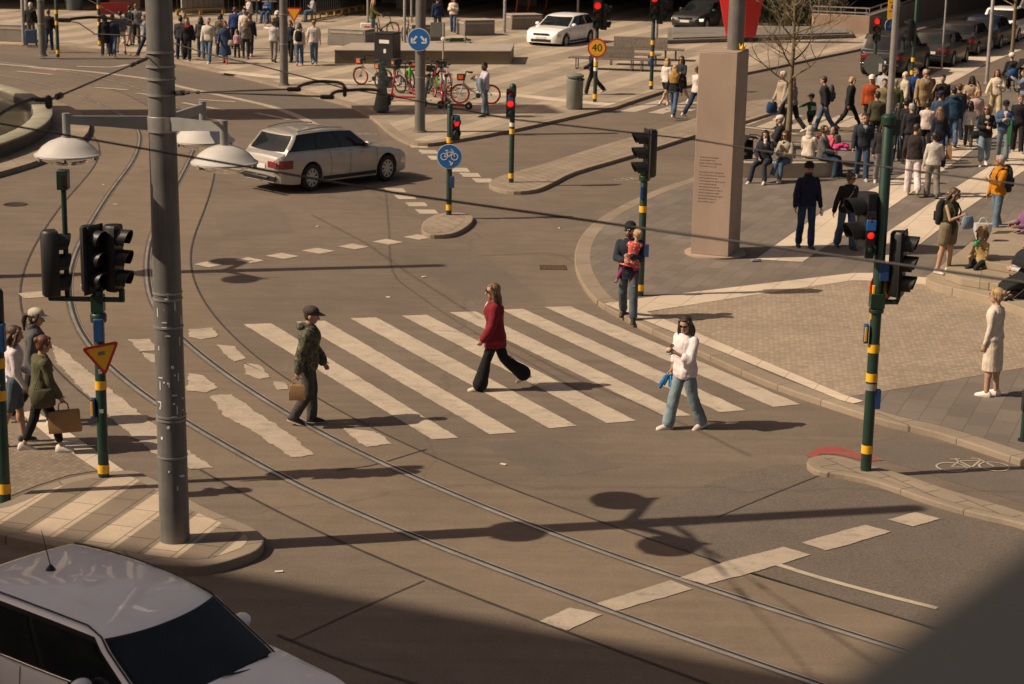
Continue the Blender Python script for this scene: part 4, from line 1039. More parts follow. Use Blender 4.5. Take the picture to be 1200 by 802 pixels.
# drink can and red scrap on the pavement
B = G(886, 307, ZT); t_ = thing('drink_can', 'crushed pale drink can lying on the dark paving near the pillar', 'can', (B.x, B.y, B.z + .034), .3)
mb = MB(); mb.tube([(-.11, 0, 0), (-.09, 0, 0), (.09, 0, 0), (.11, 0, 0)], [.024, .034, .031, .022], 12); mb.build('body', M('can_metal', (.5, .5, .55), .35, .6), t_); mb = MB(); mb.lathe([(0, 0), (.022, 0), (.022, .002), (0, .002)], (.11, 0, 0), 12, Matrix.Rotation(pi / 2, 3, 'Y')); mb.build('lid', m_galv, t_)
# ================================================================== vehicles
m_tyre = M('tyre_rubber', (0.016, 0.015, 0.014), 0.8, var=.2)
m_rim = M('alloy_rim', (0.50, 0.48, 0.46), 0.4, 0.15)
m_rimd = M('dark_alloy', (0.08, 0.08, 0.08), 0.4, 0.5)
m_under = M('underbody', (0.01, 0.01, 0.01), 0.9)
m_tail = M('tail_lamp', (0.17, 0.008, 0.010), 0.25, var=.4, scale=14, coat=.6)
m_head = M('head_lamp', (0.55, 0.52, 0.48), 0.12, 0.2, coat=.8)
m_headon = M('lit_headlamp', (1.0, 0.86, 0.62), 0.3, emit=.7)
m_chrome = M('chrome_trim', (0.55, 0.53, 0.50), 0.18, 0.95, var=.03)
m_trim = M('window_trim', (0.010, 0.010, 0.011), 0.35)
m_plate = M('number_plate', (0.62, 0.60, 0.55), 0.5, var=.04)
def mat_glass():
    t = NT('car_glass'); n_ = t.noise(t.coord(), 1.3, 3); t.col(t.ramp(n_, [(.35, (0.006, 0.008, 0.009)), (.7, (0.018, 0.021, 0.022))]))
    t.set(Roughness=0.04); t.b.inputs['Specular IOR Level'].default_value = 0.45
    return t.m
m_glass = mat_glass()
def paint(name, c, metal=0.0):
    key = ('paint', name)
    if key in _MC: return _MC[key]
    t = NT(name); n_ = t.noise(t.coord(), 2.2, 5, .6); d = t.noise(t.coord(scale=(1, 1, .3)), 9, 4, .7)
    a = t.ramp(n_, [(.3, tuple(x * .94 for x in c)), (.7, tuple(min(1, x * 1.05) for x in c))])
    a = t.mix(t.ramp(d, [(.58, 0.0), (.85, .14)]), a, (.16, .13, .10))
    t.col(a); t.set(Metallic=metal, Roughness=.38 if metal else .42); t.b.inputs['Coat Weight'].default_value = 1.0 if c[0] > .1 else .3; t.b.inputs['Coat Roughness'].default_value = .03
    if c[0] < .1: t.b.inputs['Specular IOR Level'].default_value = .3
    _MC[key] = t.m; return t.m
def lerp(a, b, t): return a + (b - a) * t
def interp(P, x):
    if x <= P[0][0]: return P[0][1]
    for (a, ya), (b, yb) in zip(P[:-1], P[1:]):
        if x <= b:
            t = (x - a) / (b - a); t = t * t * (3 - 2 * t) * .35 + t * .65; return ya + (yb - ya) * t
    return P[-1][1]

def wheel(par, x, y, r, side, rim=None, w=.21, spokes=7):
    ax = Matrix.Rotation(pi / 2, 3, 'X')
    mb = MB(); mb.lathe([(r * .66, -w / 2), (r * .92, -w / 2), (r, -w / 2 + .035), (r, w / 2 - .035), (r * .92, w / 2), (r * .66, w / 2)], (x, y, r), 36, ax, ring=True)
    wh = mb.build('wheel', m_tyre, par, smooth=40)
    mb = MB(); yo = y + side * (w / 2 - .03)
    mb.lathe([(r * .60, -.01), (r * .70, -.01), (r * .70, .025), (r * .60, .025)], (x, yo, r), 32, ax, ring=True)
    mb.lathe([(0, -.015), (r * .17, -.015), (r * .17, .02), (0, .02)], (x, yo, r), 16, ax)
    for k in range(spokes):
        a = 2 * pi * k / spokes; ca, sa = cos(a), sin(a)
        P = []
        for rr, ww in ((.10 * r, .10 * r), (.64 * r, .075 * r)):
            for s1, s2 in ((-1, -.016), (1, -.016), (1, .016), (-1, .016)):
                u, v = rr, ww * s1; P.append((x + u * ca - v * sa, yo + s2, r + u * sa + v * ca))
        mb.loft([P[:4], P[4:]])
    mb.build('rim', rim or m_rim, wh, smooth=30)
    mb = MB(); mb.lathe([(0, -.002), (r * .66, -.002), (r * .66, .002), (0, .002)], (x, yo - side * .05, r), 28, ax); mb.build('brake_disc', m_under, wh, smooth=30)
    return wh

def car(label, loc, heading, body, L=4.3, W=1.8, H=1.46, belt=((-2.15, .86), (-1.9, .93), (-.2, .94), (.75, .93), (1.5, .84), (1.95, .74), (2.15, .58)),
        cab=(-2.0, .95, -1.55, .05), wb=2.62, wr=.315, fo=.86, group=None, tail=True, lamps_on=False, rails=False, detail=2, wagon=False, spokes=7, name='parked_car', cat='car', rimm=None, scale=1.0, hitch=False, mir=.93):
    """x forward. cab = rear base x, front base x, rear top x, front top x of the glasshouse"""
    t = thing(name, label, cat, loc, heading, group); t.scale = (scale,) * 3
    xf_, xr_ = L / 2 - fo, L / 2 - fo - wb; hw = W / 2; z0 = .20; R = wr + .065
    def top(x): return interp(belt, x)
    def plan(x):
        u = abs(2 * x / L); k = 1 - .04 * u ** 2 - .13 * max(0, (u - .72) / .28) ** 2 - .20 * max(0, (u - .93) / .07) ** 2.2
        return hw * k
    def side(x, z):
        zt = top(x); q = (z - z0) / max(.05, zt - z0)
        f = .955 + .05 * sin(min(1, max(0, q)) * pi * .62) - .05 * max(0, q - .72) / .28
        return plan(x) * f
    def zlow(x):
        zz = z0 + .06 * max(0, (abs(2 * x / L) - .8) / .2)
        for xc in (xf_, xr_):
            if abs(x - xc) < R: zz = max(zz, wr + sqrt(R * R - (x - xc) ** 2))
        return zz
    xs = set(np.linspace(-L / 2, L / 2, 44).tolist())
    for xc in (xf_, xr_):
        for k in range(13): xs.add(xc + R * cos(pi * k / 12) * 1.0)
        xs.add(xc + R * 1.02); xs.add(xc - R * 1.02)
    for d in (.005, .015, .03, .05, .08, .12, .16): xs.add(L / 2 - d); xs.add(-L / 2 + d)
    xs = sorted(xs); rows = []
    for x in xs:
        zl, zt = zlow(x), top(x); half = []
        for q in (0, .12, .3, .48, .64, .78, .9, .97, 1.0):
            z = zl + (zt - zl) * q; half.append((side(x, z) * (1 - .012 * (q > .98)), z))
        w_ = half[-1][0]
        for c_ in (.9, .7, .4): half.append((w_ * c_, zt + .035 * (1 - c_ * c_)))
        ring = [V((x, y, z)) for y, z in half] + [V((x, 0, zt + .035))] + [V((x, -y, z)) for y, z in half[::-1]] + [V((x, 0, zl))]
        rows.append(ring)
    mb = MB(); mb.loft(rows); bo = mb.build('body', body, t, smooth=32)
    mb = MB(); mb.box((0, 0, .40), (L * .9, W - .42, .40)); mb.box((0, 0, .25), (L * .86, W * .86, .06)); mb.build('underbody', m_under, t)
    # glasshouse
    rb, fb, rt, ft = cab; zb_r = top(rb) - .03; zb_f = top(fb) - .03; wbelt = side(0, top(0)) - .01; wroof = wbelt * .80; NV = 16
    bf, brr = .13, .08
    def xr(v): return lerp(rb, rt - .04, v ** .9) + .06 * max(0, (v - .86) / .14) ** 2
    def xf(v): return lerp(fb, ft + .06, v ** 1.08) - .09 * max(0, (v - .86) / .14) ** 2
    def wd(v): return lerp(wbelt, wroof + .05, v ** 1.3) - .07 * max(0, (v - .78) / .22) ** 2.4
    def zz(x, v):
        zroof = H - .05 - .07 * ((x - (rt + ft) / 2 + .1) / ((ft - rt) / 2 + .3)) ** 2
        if v > .78: v = .78 + .22 * sin(min(1, (v - .78) / .22) * pi / 2 * .93) / sin(pi / 2 * .93)
        return lerp(top(x) - .03, zroof, v)
    def Pside(a, v, s):
        x0, x1 = xr(v) + brr, xf(v) - bf; x = lerp(x0, x1, a); return V((x, s * wd(v) * (1 - .05 * (2 * a - 1) ** 2 - .03 * max(0, a - .6)), zz(x, v)))
    def Pfront(b, v):
        e = Pside(1, v, 1 if b > 0 else -1); x = xf(v) - bf * abs(b) ** 2.2; return V((x, abs(e.y) * b, zz(x, v)))
    def Prear(b, v):
        e = Pside(0, v, 1); x = xr(v) + brr * abs(b) ** 2.2; return V((x, abs(e.y) * b, zz(x, v)))
    rings = []
    for i in range(NV + 1):
        v = i / NV; r_ = [Pside(k / 14, v, 1) for k in range(15)] + [Pfront(1 - 2 * k / 10, v) for k in range(1, 10)] + [Pside(1 - k / 14, v, -1) for k in range(15)] + [Prear(-1 + 2 * k / 10, v) for k in range(1, 10)]
        rings.append(r_)
    cxy = V(((rt + ft) / 2, 0, 0)); base = rings[-1]
    for s_ in (.985, .96, .92, .86, .78, .68, .56, .42, .27, .12, .02):
        rr_ = []
        for p in base:
            x = lerp(cxy.x, p.x, s_); y = p.y * s_; rr_.append(V((x, y, p.z + (H - p.z) * (1 - s_ ** 2.0) * .9 if s_ < 1 else p.z)))
        rings.append(rr_)
    mb = MB(); mb.loft(rings); mb.build('roof', body, t, smooth=70)
    def pane(fn, u0, u1, v0, v1, off, name, mat, par, skew0=0.0, skew1=0.0, nu=10, nv=6):
        rows = []
        for j in range(nv + 1):
            v = lerp(v0, v1, j / nv); row = []
            for i in range(nu + 1):
                q = i / nu; u = lerp(u0 + skew0 * (j / nv), u1 + skew1 * (j / nv), q)
                p = fn(u, v); e = 1e-3
                n_ = (fn(u + e, v) - p).cross(fn(u, v + e) - p).normalized()
                c = V((0, 0, top(0) - .2)); 
                if n_.dot(p - c) < 0: n_ = -n_
                row.append(p + n_ * off)
            rows.append(row)
        mb = MB(); mb.grid(rows); return mb.build(name, mat, par, smooth=60)
    wins = [(.035, .30), (.325, .60), (.63, .965)] if wagon else [(.05, .20), (.235, .555), (.59, .965)]
    for s in (1, -1):
        f = lambda a, v, s=s: Pside(a, v, s)
        pane(f, .02, .985, .08, .90, .006, 'window_trim', m_trim, t, nu=20)
        for a0, a1 in wins: pane(f, a0, a1, .13, .84, .013, 'side_window', m_glass, t)
        if detail > 1:
            mb = MB(); mb.tube([Pside(a, .085, s) + V((0, s * .012, 0)) for a in np.linspace(.02, .985, 16)], .010, 6); mb.build('chrome_strip', m_chrome, t, smooth=60)
    pane(Pfront, -.93, .93, .06, .885, .006, 'windscreen_trim', m_trim, t, nu=14)
    ws = pane(Pfront, -.90, .90, .09, .86, .013, 'windscreen', m_glass, t, nu=14)
    pane(Prear, -.86, .86, .14, .86, .009, 'rear_window', m_glass, t, nu=12)
    if detail > 1:
        mb = MB()
        for y in (-.1, .45):
            mb.tube([Pfront(lerp(y, y - .42, k), .06 + .10 * k) + V((.03, 0, .02)) for k in (0, .5, 1)], .011, 6)
        mb.build('wiper', m_trim, t, smooth=60)
    if rails:
        for s in (1, -1):
            mb = MB(); mb.tube([Pside(a, .99, s) + V((0, -s * .03, .03 + .03 * sin(pi * a))) for a in np.linspace(.03, .93, 14)], .016, 8); mb.build('roof_rail', m_chrome if detail > 1 else m_trim, t, smooth=60)
    # wheels
    for x in (xf_, xr_):
        for s in (1, -1): wheel(t, x, s * (hw - .115), wr, s, rimm, spokes=spokes)
    # lamps, plates, grille, mirrors, handles, shut lines
    X1, X0 = L / 2, -L / 2; zf = top(X1 - .12); zr = top(X0 + .05)
    def patch(x0, x1, za, zb, s, off, name, mat, nx=6, nz=4):
        rows = []
        for j in range(nz + 1):
            row = []
            for i in range(nx + 1):
                x = lerp(x0, x1, i / nx); z = lerp(za, zb, j / nz); row.append(V((x, s * (side(x, z) + off), z)))
            rows.append(row)
        mb = MB(); mb.grid(rows); return mb.build(name, mat, t, smooth=50)
    for s in (1, -1):
        rws = []
        for k in range(7):
            q = k / 6; yy = lerp(hw * .46, hw * .86, q); xx = X1 - .30 * max(0, (q - .2)) ** 1.6 - .03
            zt2 = min(top(xx) - .03, .80)
            rws.append([V((xx + .03, s * yy, zt2 - .14)), V((xx + .02, s * yy, zt2 - .05)), V((xx - .05, s * yy, zt2)), V((xx - .12, s * yy, zt2 - .1))])
        mb = MB(); mb.loft(rws)
        patch(X1 - .42, X1 - .10, zf - .20, zf - .06, s, .007, 'headlight', m_headon if lamps_on else m_head)
        mb.build('headlight', m_headon if lamps_on else m_head, t, smooth=40)
        if tail:
            zt_ = zr - .10
            patch(X0 + .02, X0 + .46, zt_ - .15, zt_ + .05, s, .008, 'tail_light', m_tail)
            mb = MB(); y0, y1 = hw * .40, hw * .80; mb.box((X0 - .004, s * (y0 + y1) / 2, zt_ - .05), (.03, y1 - y0, .15)); mb.build('tail_light', m_tail, t, bevel=.01)
        mp = Pside(mir, .10, s); mb = MB(); mb.ball(mp + V((-.02, s * .13, .05)), (.08, .12, .085), 12, 8); mb.tube([mp + V((0, 0, .01)), mp + V((-.01, s * .1, .03))], .025, 6); mi = mb.build('wing_mirror', body, t, smooth=60)
        mb = MB(); mb.box(mp + V((-.095, s * .13, .05)), (.012, .16, .11)); mb.build('mirror_glass', m_glass, mi, bevel=.01)
        if detail:
            for xd in ((-.12, 1.0) if wb < 9 else ()):
                xh = lerp(xr_, xf_, .38) if xd < 0 else lerp(xr_, xf_, .78) - .34
                z = top(xh) - .12; mb = MB(); mb.box((xh, s * (side(xh, z) + .012), z), (.17, .03, .03)); mb.build('door_handle', body, t, bevel=.008)
            mb = MB()
            for xd in (lerp(xr_, xf_, .22), lerp(xr_, xf_, .50), lerp(xr_, xf_, .86)):
                P = [V((xd + (.10 * (1 - abs(q - .4)) if xd < 0 and xd < lerp(xr_, xf_, .3) else 0), s * (side(xd, lerp(.3, top(xd) - .02, q)) + .003), lerp(.3, top(xd) - .02, q))) for q in np.linspace(0, 1, 8)]
                mb.grid([[p - V((.006, 0, 0)) for p in P], [p + V((.006, 0, 0)) for p in P]])
            mb.build('door_gap', m_trim, t, smooth=0)
            patch(xr_ + R + .02, xf_ - R - .02, .24, .33, s, .006, 'sill_strip', m_trim)
    mb = MB(); mb.box((X1 - .012, 0, .64), (.04, W * .44, .09)); mb.box((X1 + .0, 0, .36), (.04, W * .56, .12)); mb.build('grille', m_trim, t, bevel=.01)
    mb = MB(); mb.box((X1 + .012, 0, .49), (.02, .52, .11)); mb.build('number_plate', m_plate, t, bevel=.004)
    mb = MB(); mb.box((X0 - .012, 0, .62 if detail else .66), (.02, .52, .11)); mb.build('number_plate', m_plate, t, bevel=.004)
    mb = MB(); mb.box((X0 - .006, 0, .36), (.04, W * .74, .14)); mb.build('rear_bumper_insert', m_trim, t, bevel=.02)
    mb = MB(); mb.box((X0 + .003, 0, .53), (.05, W * .78, .025)); mb.build('bumper_strip', m_chrome if detail else m_trim, t, bevel=.004)
    if hitch:
        mb = MB(); mb.box((X0 - .30, 0, .42), (.10, 1.45, .05)); mb.box((X0 - .1, 0, .40), (.4, .08, .05)); mb.build('tow_carrier', m_trim, t, bevel=.01)
    t['_car'] = 1; del t['_car']
    return t, Pside, Pfront

p_silver = paint('silver_paint', (.40, .375, .345), .35); p_white = paint('white_paint', (.82, .80, .78)); p_dark = paint('dark_grey_paint', (.028, .026, .026), .2)
p_black = paint('black_paint', (.014, .013, .014)); p_navy = paint('navy_paint', (.014, .022, .05), .2); p_brown = paint('anthracite_paint', (.032, .028, .026), .2); p_grey = paint('grey_paint', (.16, .155, .15), .4)
BW = ((-2.46, .70), (-2.40, .86), (-2.1, .97), (-.2, .955), (.85, .93), (1.6, .86), (2.1, .76), (2.36, .62), (2.46, .5))
a, b = G(359, 224), G(451, 212); cdir = (b - a).normalized(); hd = atan2(cdir.y, cdir.x); sc = (b - a).length / 2.84
nn = V((-cdir.y, cdir.x, 0)); mid = (a + b) / 2 + nn * .80 * sc - cdir * .05
AUDI, _, _ = car('silver estate car with roof rails turning across the junction', mid, hd, p_silver, 4.92, 1.85, 1.46, BW, (-2.30, 1.12, -1.78, .28), 2.84, .33, .95, rails=True, wagon=True, name='estate_car', scale=sc, hitch=True, spokes=9)
AUDI.scale = (sc * .955, sc * 1.04, sc * 1.14)
BG = ((-2.13, .66), (-2.08, .84), (-1.9, .96), (-.2, .95), (.80, .93), (1.5, .87), (1.95, .76), (2.08, .62), (2.13, .5))
a, b = G(626, 55), G(661, 55.5); c_ = (a + b) / 2; hd = radians(243); d_ = V((cos(hd), sin(hd), 0))
car('white hatchback waiting at the back with its indicator lamp amber', c_ - d_ * 1.25, hd, p_white, 4.26, 1.8, 1.47, BG, (-2.02, 1.02, -1.52, .1), 2.62, .32, .86, name='hatchback', rimm=m_rim, scale=1.0)
c_ = G(804, 36); car('dark grey hatchback with lit headlights in the shade behind the signals', c_ - V((cos(radians(240)), sin(radians(240)), 0)) * 1.9, radians(240), p_dark, 4.26, 1.8, 1.47, BG, (-2.02, 1.02, -1.52, .1), 2.62, .32, .86, name='hatchback', lamps_on=True, detail=1, rimm=m_rim)
sd = radians(64); d_ = V((cos(sd), sin(sd), 0))
def parked(px, lab, pnt, kind, H=1.5, L=4.4, W=1.8, rails=False, sc=1.0, heading=sd):
    c = G(*px); d = V((cos(heading), sin(heading), 0)); B_ = tuple((x * L / 4.26, z * (H / 1.47) ** .8) for x, z in BG)
    cab = (-L / 2 + .10, L * .24, -L / 2 + (.45 if kind != 'sedan' else .9), L * .03)
    return car(lab, c + d * (L / 2), heading, pnt, L, W, H, B_, cab, L * .6, .34 if H > 1.6 else .32, L * .2, group='cars parked along the side street', detail=1, rails=rails, wagon=kind == 'wagon', scale=sc)
parked((1030, 91), 'black off-road car parked nearest at the head of the row', p_black, 'wagon', 1.78, 4.8, 1.95, True)
parked((1088, 79), 'dark hatchback with tall red tail lamps, second in the parked row', p_dark, 'hatch', 1.52, 4.0)
parked((1118, 66), 'dark brownish estate, third in the parked row', p_brown, 'wagon', 1.52, 4.6)
parked((1146, 58), 'navy blue car, fourth in the parked row, in front of the white one', p_navy, 'hatch', 1.56, 4.5)
parked((1168, 50), 'white car with a bright roof, fifth in the parked row', p_white, 'wagon', 1.72, 4.7, sc=1.0)
parked((1208, 31), 'grey car at the far end of the parked row by the right edge', p_grey, 'hatch', 1.5, 4.3)
# the white car in the shaded foreground
NEAR = dict(loc=V((-3.24, 16.2, 0)), hd=radians(-36.6))
BN = ((-2.2, .72), (-2.12, .95), (-1.9, 1.02), (-.2, 1.01), (.72, 1.0), (1.45, .93), (1.95, .80), (2.14, .64), (2.2, .5))
t_, PS, PF = car('white car with a short roof aerial in the shaded foreground, cut by the frame corner', NEAR['loc'], NEAR['hd'], p_white, 4.4, 1.84, 1.55, BN, (-2.12, .98, -1.86, .12), 2.65, .33, .88, name='foreground_car', rails=False, mir=.80)
mb = MB(); q = PS(.10, 1.0, 1); q.y *= 0.0; q.z = 1.535; q.x = -1.25; q.y = -.05
mb.lathe([(0, 0), (.05, 0), (.035, .02), (.012, .05), (0, .05)], q, 12); mb.tube([q + V((0, 0, .03)), q + V((-.11, 0, .36))], [.006, .003], 6); mb.build('roof_aerial', m_trim, t_, smooth=50)
mb = MB()
for s in (1, -1):
    P = [PS(a, .97, s) + V((0, -s * .015, .020)) for a in np.linspace(.03, .96, 14)] + [PF(s * .955, v) + V((.006, s * .004, .008)) for v in np.linspace(.90, .06, 8)]
    mb = MB(); mb.tube(P, .009, 6); mb.build('roof_gutter', m_trim, t_, smooth=60)
mb = MB(); mb.box((.62, 0, 1.0), (.5, 1.3, .06)); mb.build('dashboard', m_under, t_)

# ------------------------------------------------------------------ bicycles and scooters
m_orange = M('orange_rim', (.55, .05, .02), .4); m_redp = M('red_scooter_paint', (.42, .02, .035), .35, coat=.5); m_grnp = M('green_scooter_paint', (.015, .12, .08), .35, coat=.4)
m_lime = M('lime_green', (.05, .42, .02), .45); m_whitep = M('white_bike_paint', (.5, .47, .44), .35, coat=.3); m_orl = M('orange_label', (.75, .12, .02), .5); m_darkf = M('dark_bike_frame', (.03, .03, .032), .4)
def torus(mb, c, R, r, ax=None, n=28, k=6):
    ax = ax or Matrix.Identity(3); rings = []
    for i in range(n + 1):
        a = 2 * pi * i / n; rings.append([V(c) + V(((R + r * cos(2 * pi * j / k)) * cos(a), r * sin(2 * pi * j / k), (R + r * cos(2 * pi * j / k)) * sin(a))) for j in range(k)])
    mb.loft(rings, cap=False)
def bicycle(label, loc, rz, frame, rim, basket=True, mudgreen=False, group='rental bikes and scooters at the kerb', name='rental_bicycle', cat='bicycle', tilt=0.0):
    t = thing(name, label, cat, loc, rz, group); t.rotation_euler = (radians(tilt), 0, rz)
    r = .335
    for x in (-.53, .53):
        mb = MB(); torus(mb, (x, 0, r), r - .018, .022); w = mb.build('wheel', m_tyre, t, smooth=60)
        mb = MB(); torus(mb, (x, 0, r), r - .05, .016)
        mb.build('rim', rim, w, smooth=60)
        mb = MB()
        for k in range(12):
            a = 2 * pi * k / 12; mb.tube([(x, .02 if k % 2 else -.02, r), (x + cos(a) * (r - .05), 0, r + sin(a) * (r - .05))], .003, 4)
        mb.caps((x, -.05, r), (x, .05, r), .035, .035, 8); mb.build('spoke', m_galv, w, smooth=0)
    mb = MB()
    mb.tube([(.53, 0, .335), (.44, 0, .62), (.36, 0, .92)], .022, 8); mb.tube([(.42, 0, .68), (.2, 0, .50), (-.06, 0, .33), (-.12, 0, .30)], .038, 8)
    mb.tube([(-.10, 0, .3), (-.21, 0, .82)], .022, 8)
    for s in (-1, 1): mb.tube([(-.53, s * .05, .335), (-.10, s * .04, .30)], .014, 6); mb.tube([(-.53, s * .05, .335), (-.19, s * .02, .66)], .012, 6)
    mb.build('frame', frame, t, smooth=50)
    mb = MB(); mb.tube([(.36, 0, .9), (.34, 0, 1.05)], .018, 6); mb.tube([(.22, -.29, 1.07), (.33, -.14, 1.09), (.34, 0, 1.06), (.33, .14, 1.09), (.22, .29, 1.07)], .015, 6)
    for s in (-1, 1): mb.caps((.22, s * .29, 1.07), (.12, s * .30, 1.06), .02, .02, 6)
    mb.build('handlebar', m_blackm, t, smooth=50)
    mb = MB(); mb.tube([(-.21, 0, .80), (-.24, 0, .94)], .014, 6); mb.ball((-.26, 0, .96), (.14, .08, .04)); mb.build('saddle', m_blackm, t)
    mb = MB()
    for x in (-.53, .53):
        P = [V((x + cos(a) * (r + .03), 0, r + sin(a) * (r + .03))) for a in np.linspace(radians(20 if x < 0 else 30), radians(170 if x < 0 else 150), 10)]
        mb.grid([[p + V((0, -.03, 0)) for p in P], [p + V((0, .03, 0)) for p in P]])
    mb.build('mudguard', m_lime if mudgreen else frame, t, smooth=60)
    if basket:
        mb = MB(); mb.box((.50, 0, .90), (.26, .30, .22), taper=1.12); bk = mb.build('basket', m_darkf, t, bevel=.02)
        mb = MB(); mb.box((.635, 0, .90), (.012, .22, .14)); mb.box((.5, -.165, .90), (.16, .012, .13)); mb.box((.5, .165, .90), (.16, .012, .13)); mb.build('basket_label', m_orl, bk, bevel=.01)
    mb = MB(); mb.lathe([(0, -.012), (.09, -.012), (.09, .012), (0, .012)], (-.1, .06, .29), 18, Matrix.Rotation(pi / 2, 3, 'X')); mb.tube([(-.1, .08, .29), (.03, .09, .19)], .012, 6); mb.tube([(-.1, -.06, .29), (-.22, -.07, .39)], .012, 6); mb.box((.05, .13, .18), (.09, .08, .02)); mb.box((-.23, -.11, .40), (.09, .08, .02)); mb.build('crank', m_blackm, t)
    return t
def scooter(label, loc, rz, col, group='rental bikes and scooters at the kerb', tilt=6, box=None):
    t = thing('electric_scooter', label, 'scooter', loc, rz, group); t.rotation_euler = (radians(tilt), 0, rz)
    for x in (-.48, .50):
        mb = MB(); mb.lathe([(.04, -.035), (.10, -.04), (.125, -.02), (.125, .02), (.10, .04), (.04, .035)], (x, 0, .125), 22, Matrix.Rotation(pi / 2, 3, 'X')); w = mb.build('wheel', m_tyre, t, smooth=40)
        mb = MB(); mb.lathe([(0, -.042), (.05, -.042), (.05, .042), (0, .042)], (x, 0, .125), 14, Matrix.Rotation(pi / 2, 3, 'X')); mb.build('hub', m_galv, w, smooth=40)
    mb = MB(); mb.box((-.02, 0, .14), (.68, .17, .07)); mb.box((-.45, 0, .26), (.2, .10, .02)); mb.build('deck', col, t, bevel=.02)
    mb = MB(); mb.box((-.02, 0, .179), (.56, .14, .008)); mb.build('grip_mat', m_blackm, t)
    mb = MB(); mb.tube([(.30, 0, .15), (.42, 0, .24), (.44, 0, .32)], .035, 8); mb.tube([(.5, .04, .12), (.45, .03, .3), (.45, -.03, .3), (.5, -.04, .12)], .016, 6); mb.tube([(.45, 0, .26), (.33, 0, 1.08)], [.036, .03], 10); mb.build('stem', col, t, smooth=50)
    mb = MB(); mb.tube([(.30, -.26, 1.10), (.33, 0, 1.12), (.30, .26, 1.10)], .018, 8); mb.box((.345, 0, 1.10), (.08, .08, .1)); mb.build('handlebar', m_blackm, t, smooth=50)
    if box:
        mb = MB(); mb.caps((.40, 0, .62), (.36, 0, .90), .055, .055, 10); mb.build('battery_label', box, t)
    return t
H_ = KH
bicycle('rental bicycle with a bright green guard left of the veiled pedestrian', G(437, 101, H_), radians(150), m_whitep, m_orange, mudgreen=True, tilt=-4)
bicycle('white rental bicycle with orange wheels beside the man looking at his phone', G(557, 122, H_), radians(178), m_whitep, m_orange, tilt=3)
bicycle('dark rental bicycle behind the red scooter and the thick pole', G(474, 103, H_), radians(120), m_darkf, m_darkf, basket=True, tilt=-5)
bicycle('dark-framed bicycle with a green guard right behind the thick pole', G(505, 112, H_), radians(105), m_darkf, m_orange, mudgreen=True, tilt=4)
bicycle('plain dark bicycle leaning by the far slim posts', G(476, 48, H_), radians(80), m_darkf, m_darkf, basket=False, group=None, name='bicycle')
scooter('red electric scooter parked sideways just left of the thick pole', G(474, 119, H_), radians(172), m_redp)
scooter('red electric scooter with a lime battery behind the thick pole', G(486, 112, H_), radians(110), m_redp, tilt=-5, box=m_lime)
scooter('dark green electric scooter just right of the thick pole', G(511, 128, H_), radians(152), m_grnp, box=m_grnp)
scooter('red electric scooter in front of the white rental bicycle', G(533, 128, H_), radians(165), m_redp, tilt=4, box=m_whitep)
scooter('red electric scooter with white battery in the middle of the cluster', G(520, 118, H_), radians(100), m_redp, tilt=-3, box=m_whitep)
scooter('red electric scooter at the back of the cluster, right of the thick pole', G(514, 110, H_), radians(120), m_redp, tilt=5)
scooter('dark green electric scooter behind the thick pole', G(494, 106, H_), radians(95), m_grnp, tilt=-4, box=m_lime)
bicycle('dark bicycle with an orange front box just right of the thick pole', G(503, 104, H_), radians(165), m_darkf, m_orange, tilt=-3)
bicycle('white-framed rental bicycle behind the red scooters', G(520, 106, H_), radians(110), m_whitep, m_orange, tilt=5)
bicycle('white-framed rental bicycle half hidden behind the veiled pedestrian', G(458, 108, H_), radians(135), m_whitep, m_darkf, tilt=-5)
scooter('green electric scooter lying on the ground near the far concrete blocks', G(536, 47, H_ + .08), radians(5), m_grnp, tilt=82)
# ================================================================== buildings, walls, trees round the square
m_facade = M('facade_stone', (.34, .29, .23), .8, var=.1, scale=.4, bump=.15)
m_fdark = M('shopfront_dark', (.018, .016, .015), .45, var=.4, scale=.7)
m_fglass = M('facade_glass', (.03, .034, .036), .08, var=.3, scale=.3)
m_col = M('column_stone', (.21, .18, .145), .7, var=.1, scale=1.5)
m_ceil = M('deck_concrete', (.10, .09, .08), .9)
def facade(t, x0, x1, y, zs, n, face=-1):
    """window bands between fins on a wall along local x"""
    for z0, z1 in zs:
        mb = MB(); mb.box(((x0 + x1) / 2, y + face * .02, (z0 + z1) / 2), (x1 - x0 - .4, .06, z1 - z0)); mb.build('window_band', m_fglass, t, smooth=0)
# tall building west of the frame: its roof edge draws the shade over the near street
def shade_building():
    h = 26.0; k = h / tan(SUN_EL); sh = V((cos(SUN_AZ), sin(SUN_AZ), 0)) * k
    a, b = G(150, 650), G(900, 785); d = (b - a).normalized(); n_ = V((d.y, -d.x, 0))
    if n_.y > 0: n_ = -n_
    e0 = a - sh - d * 16; e1 = a - sh + d * 15.0
    t = thing('corner_building', 'tall building beyond the left edge that shades the near street', 'building', (e0.x, e0.y, 0), atan2(d.y, d.x)); L = (e1 - e0).length
    # local y: +y faces the street (away from n_)
    mb = MB(); mb.box((L / 2, -7, h / 2), (L, 14, h)); mb.build('wall', m_facade, t, smooth=0)
    mb = MB(); mb.box((L / 2, -7, h + .001 - .15), (L + .02, 14.02, .28)); mb.build('roof_edge', m_conc, t, smooth=0)
    for f in range(6):
        mb = MB()
        for i in range(14): mb.box((1.4 + i * (L - 2.8) / 13, .02, 5.2 + f * 3.4), (1.25, .06, 1.9))
        mb.build('window_row', m_fglass, t, smooth=0)
    mb = MB(); mb.box((L / 2, .03, 1.9), (L - 1, .08, 3.0)); mb.build('shopfront', m_fglass, t, smooth=0)
shade_building()
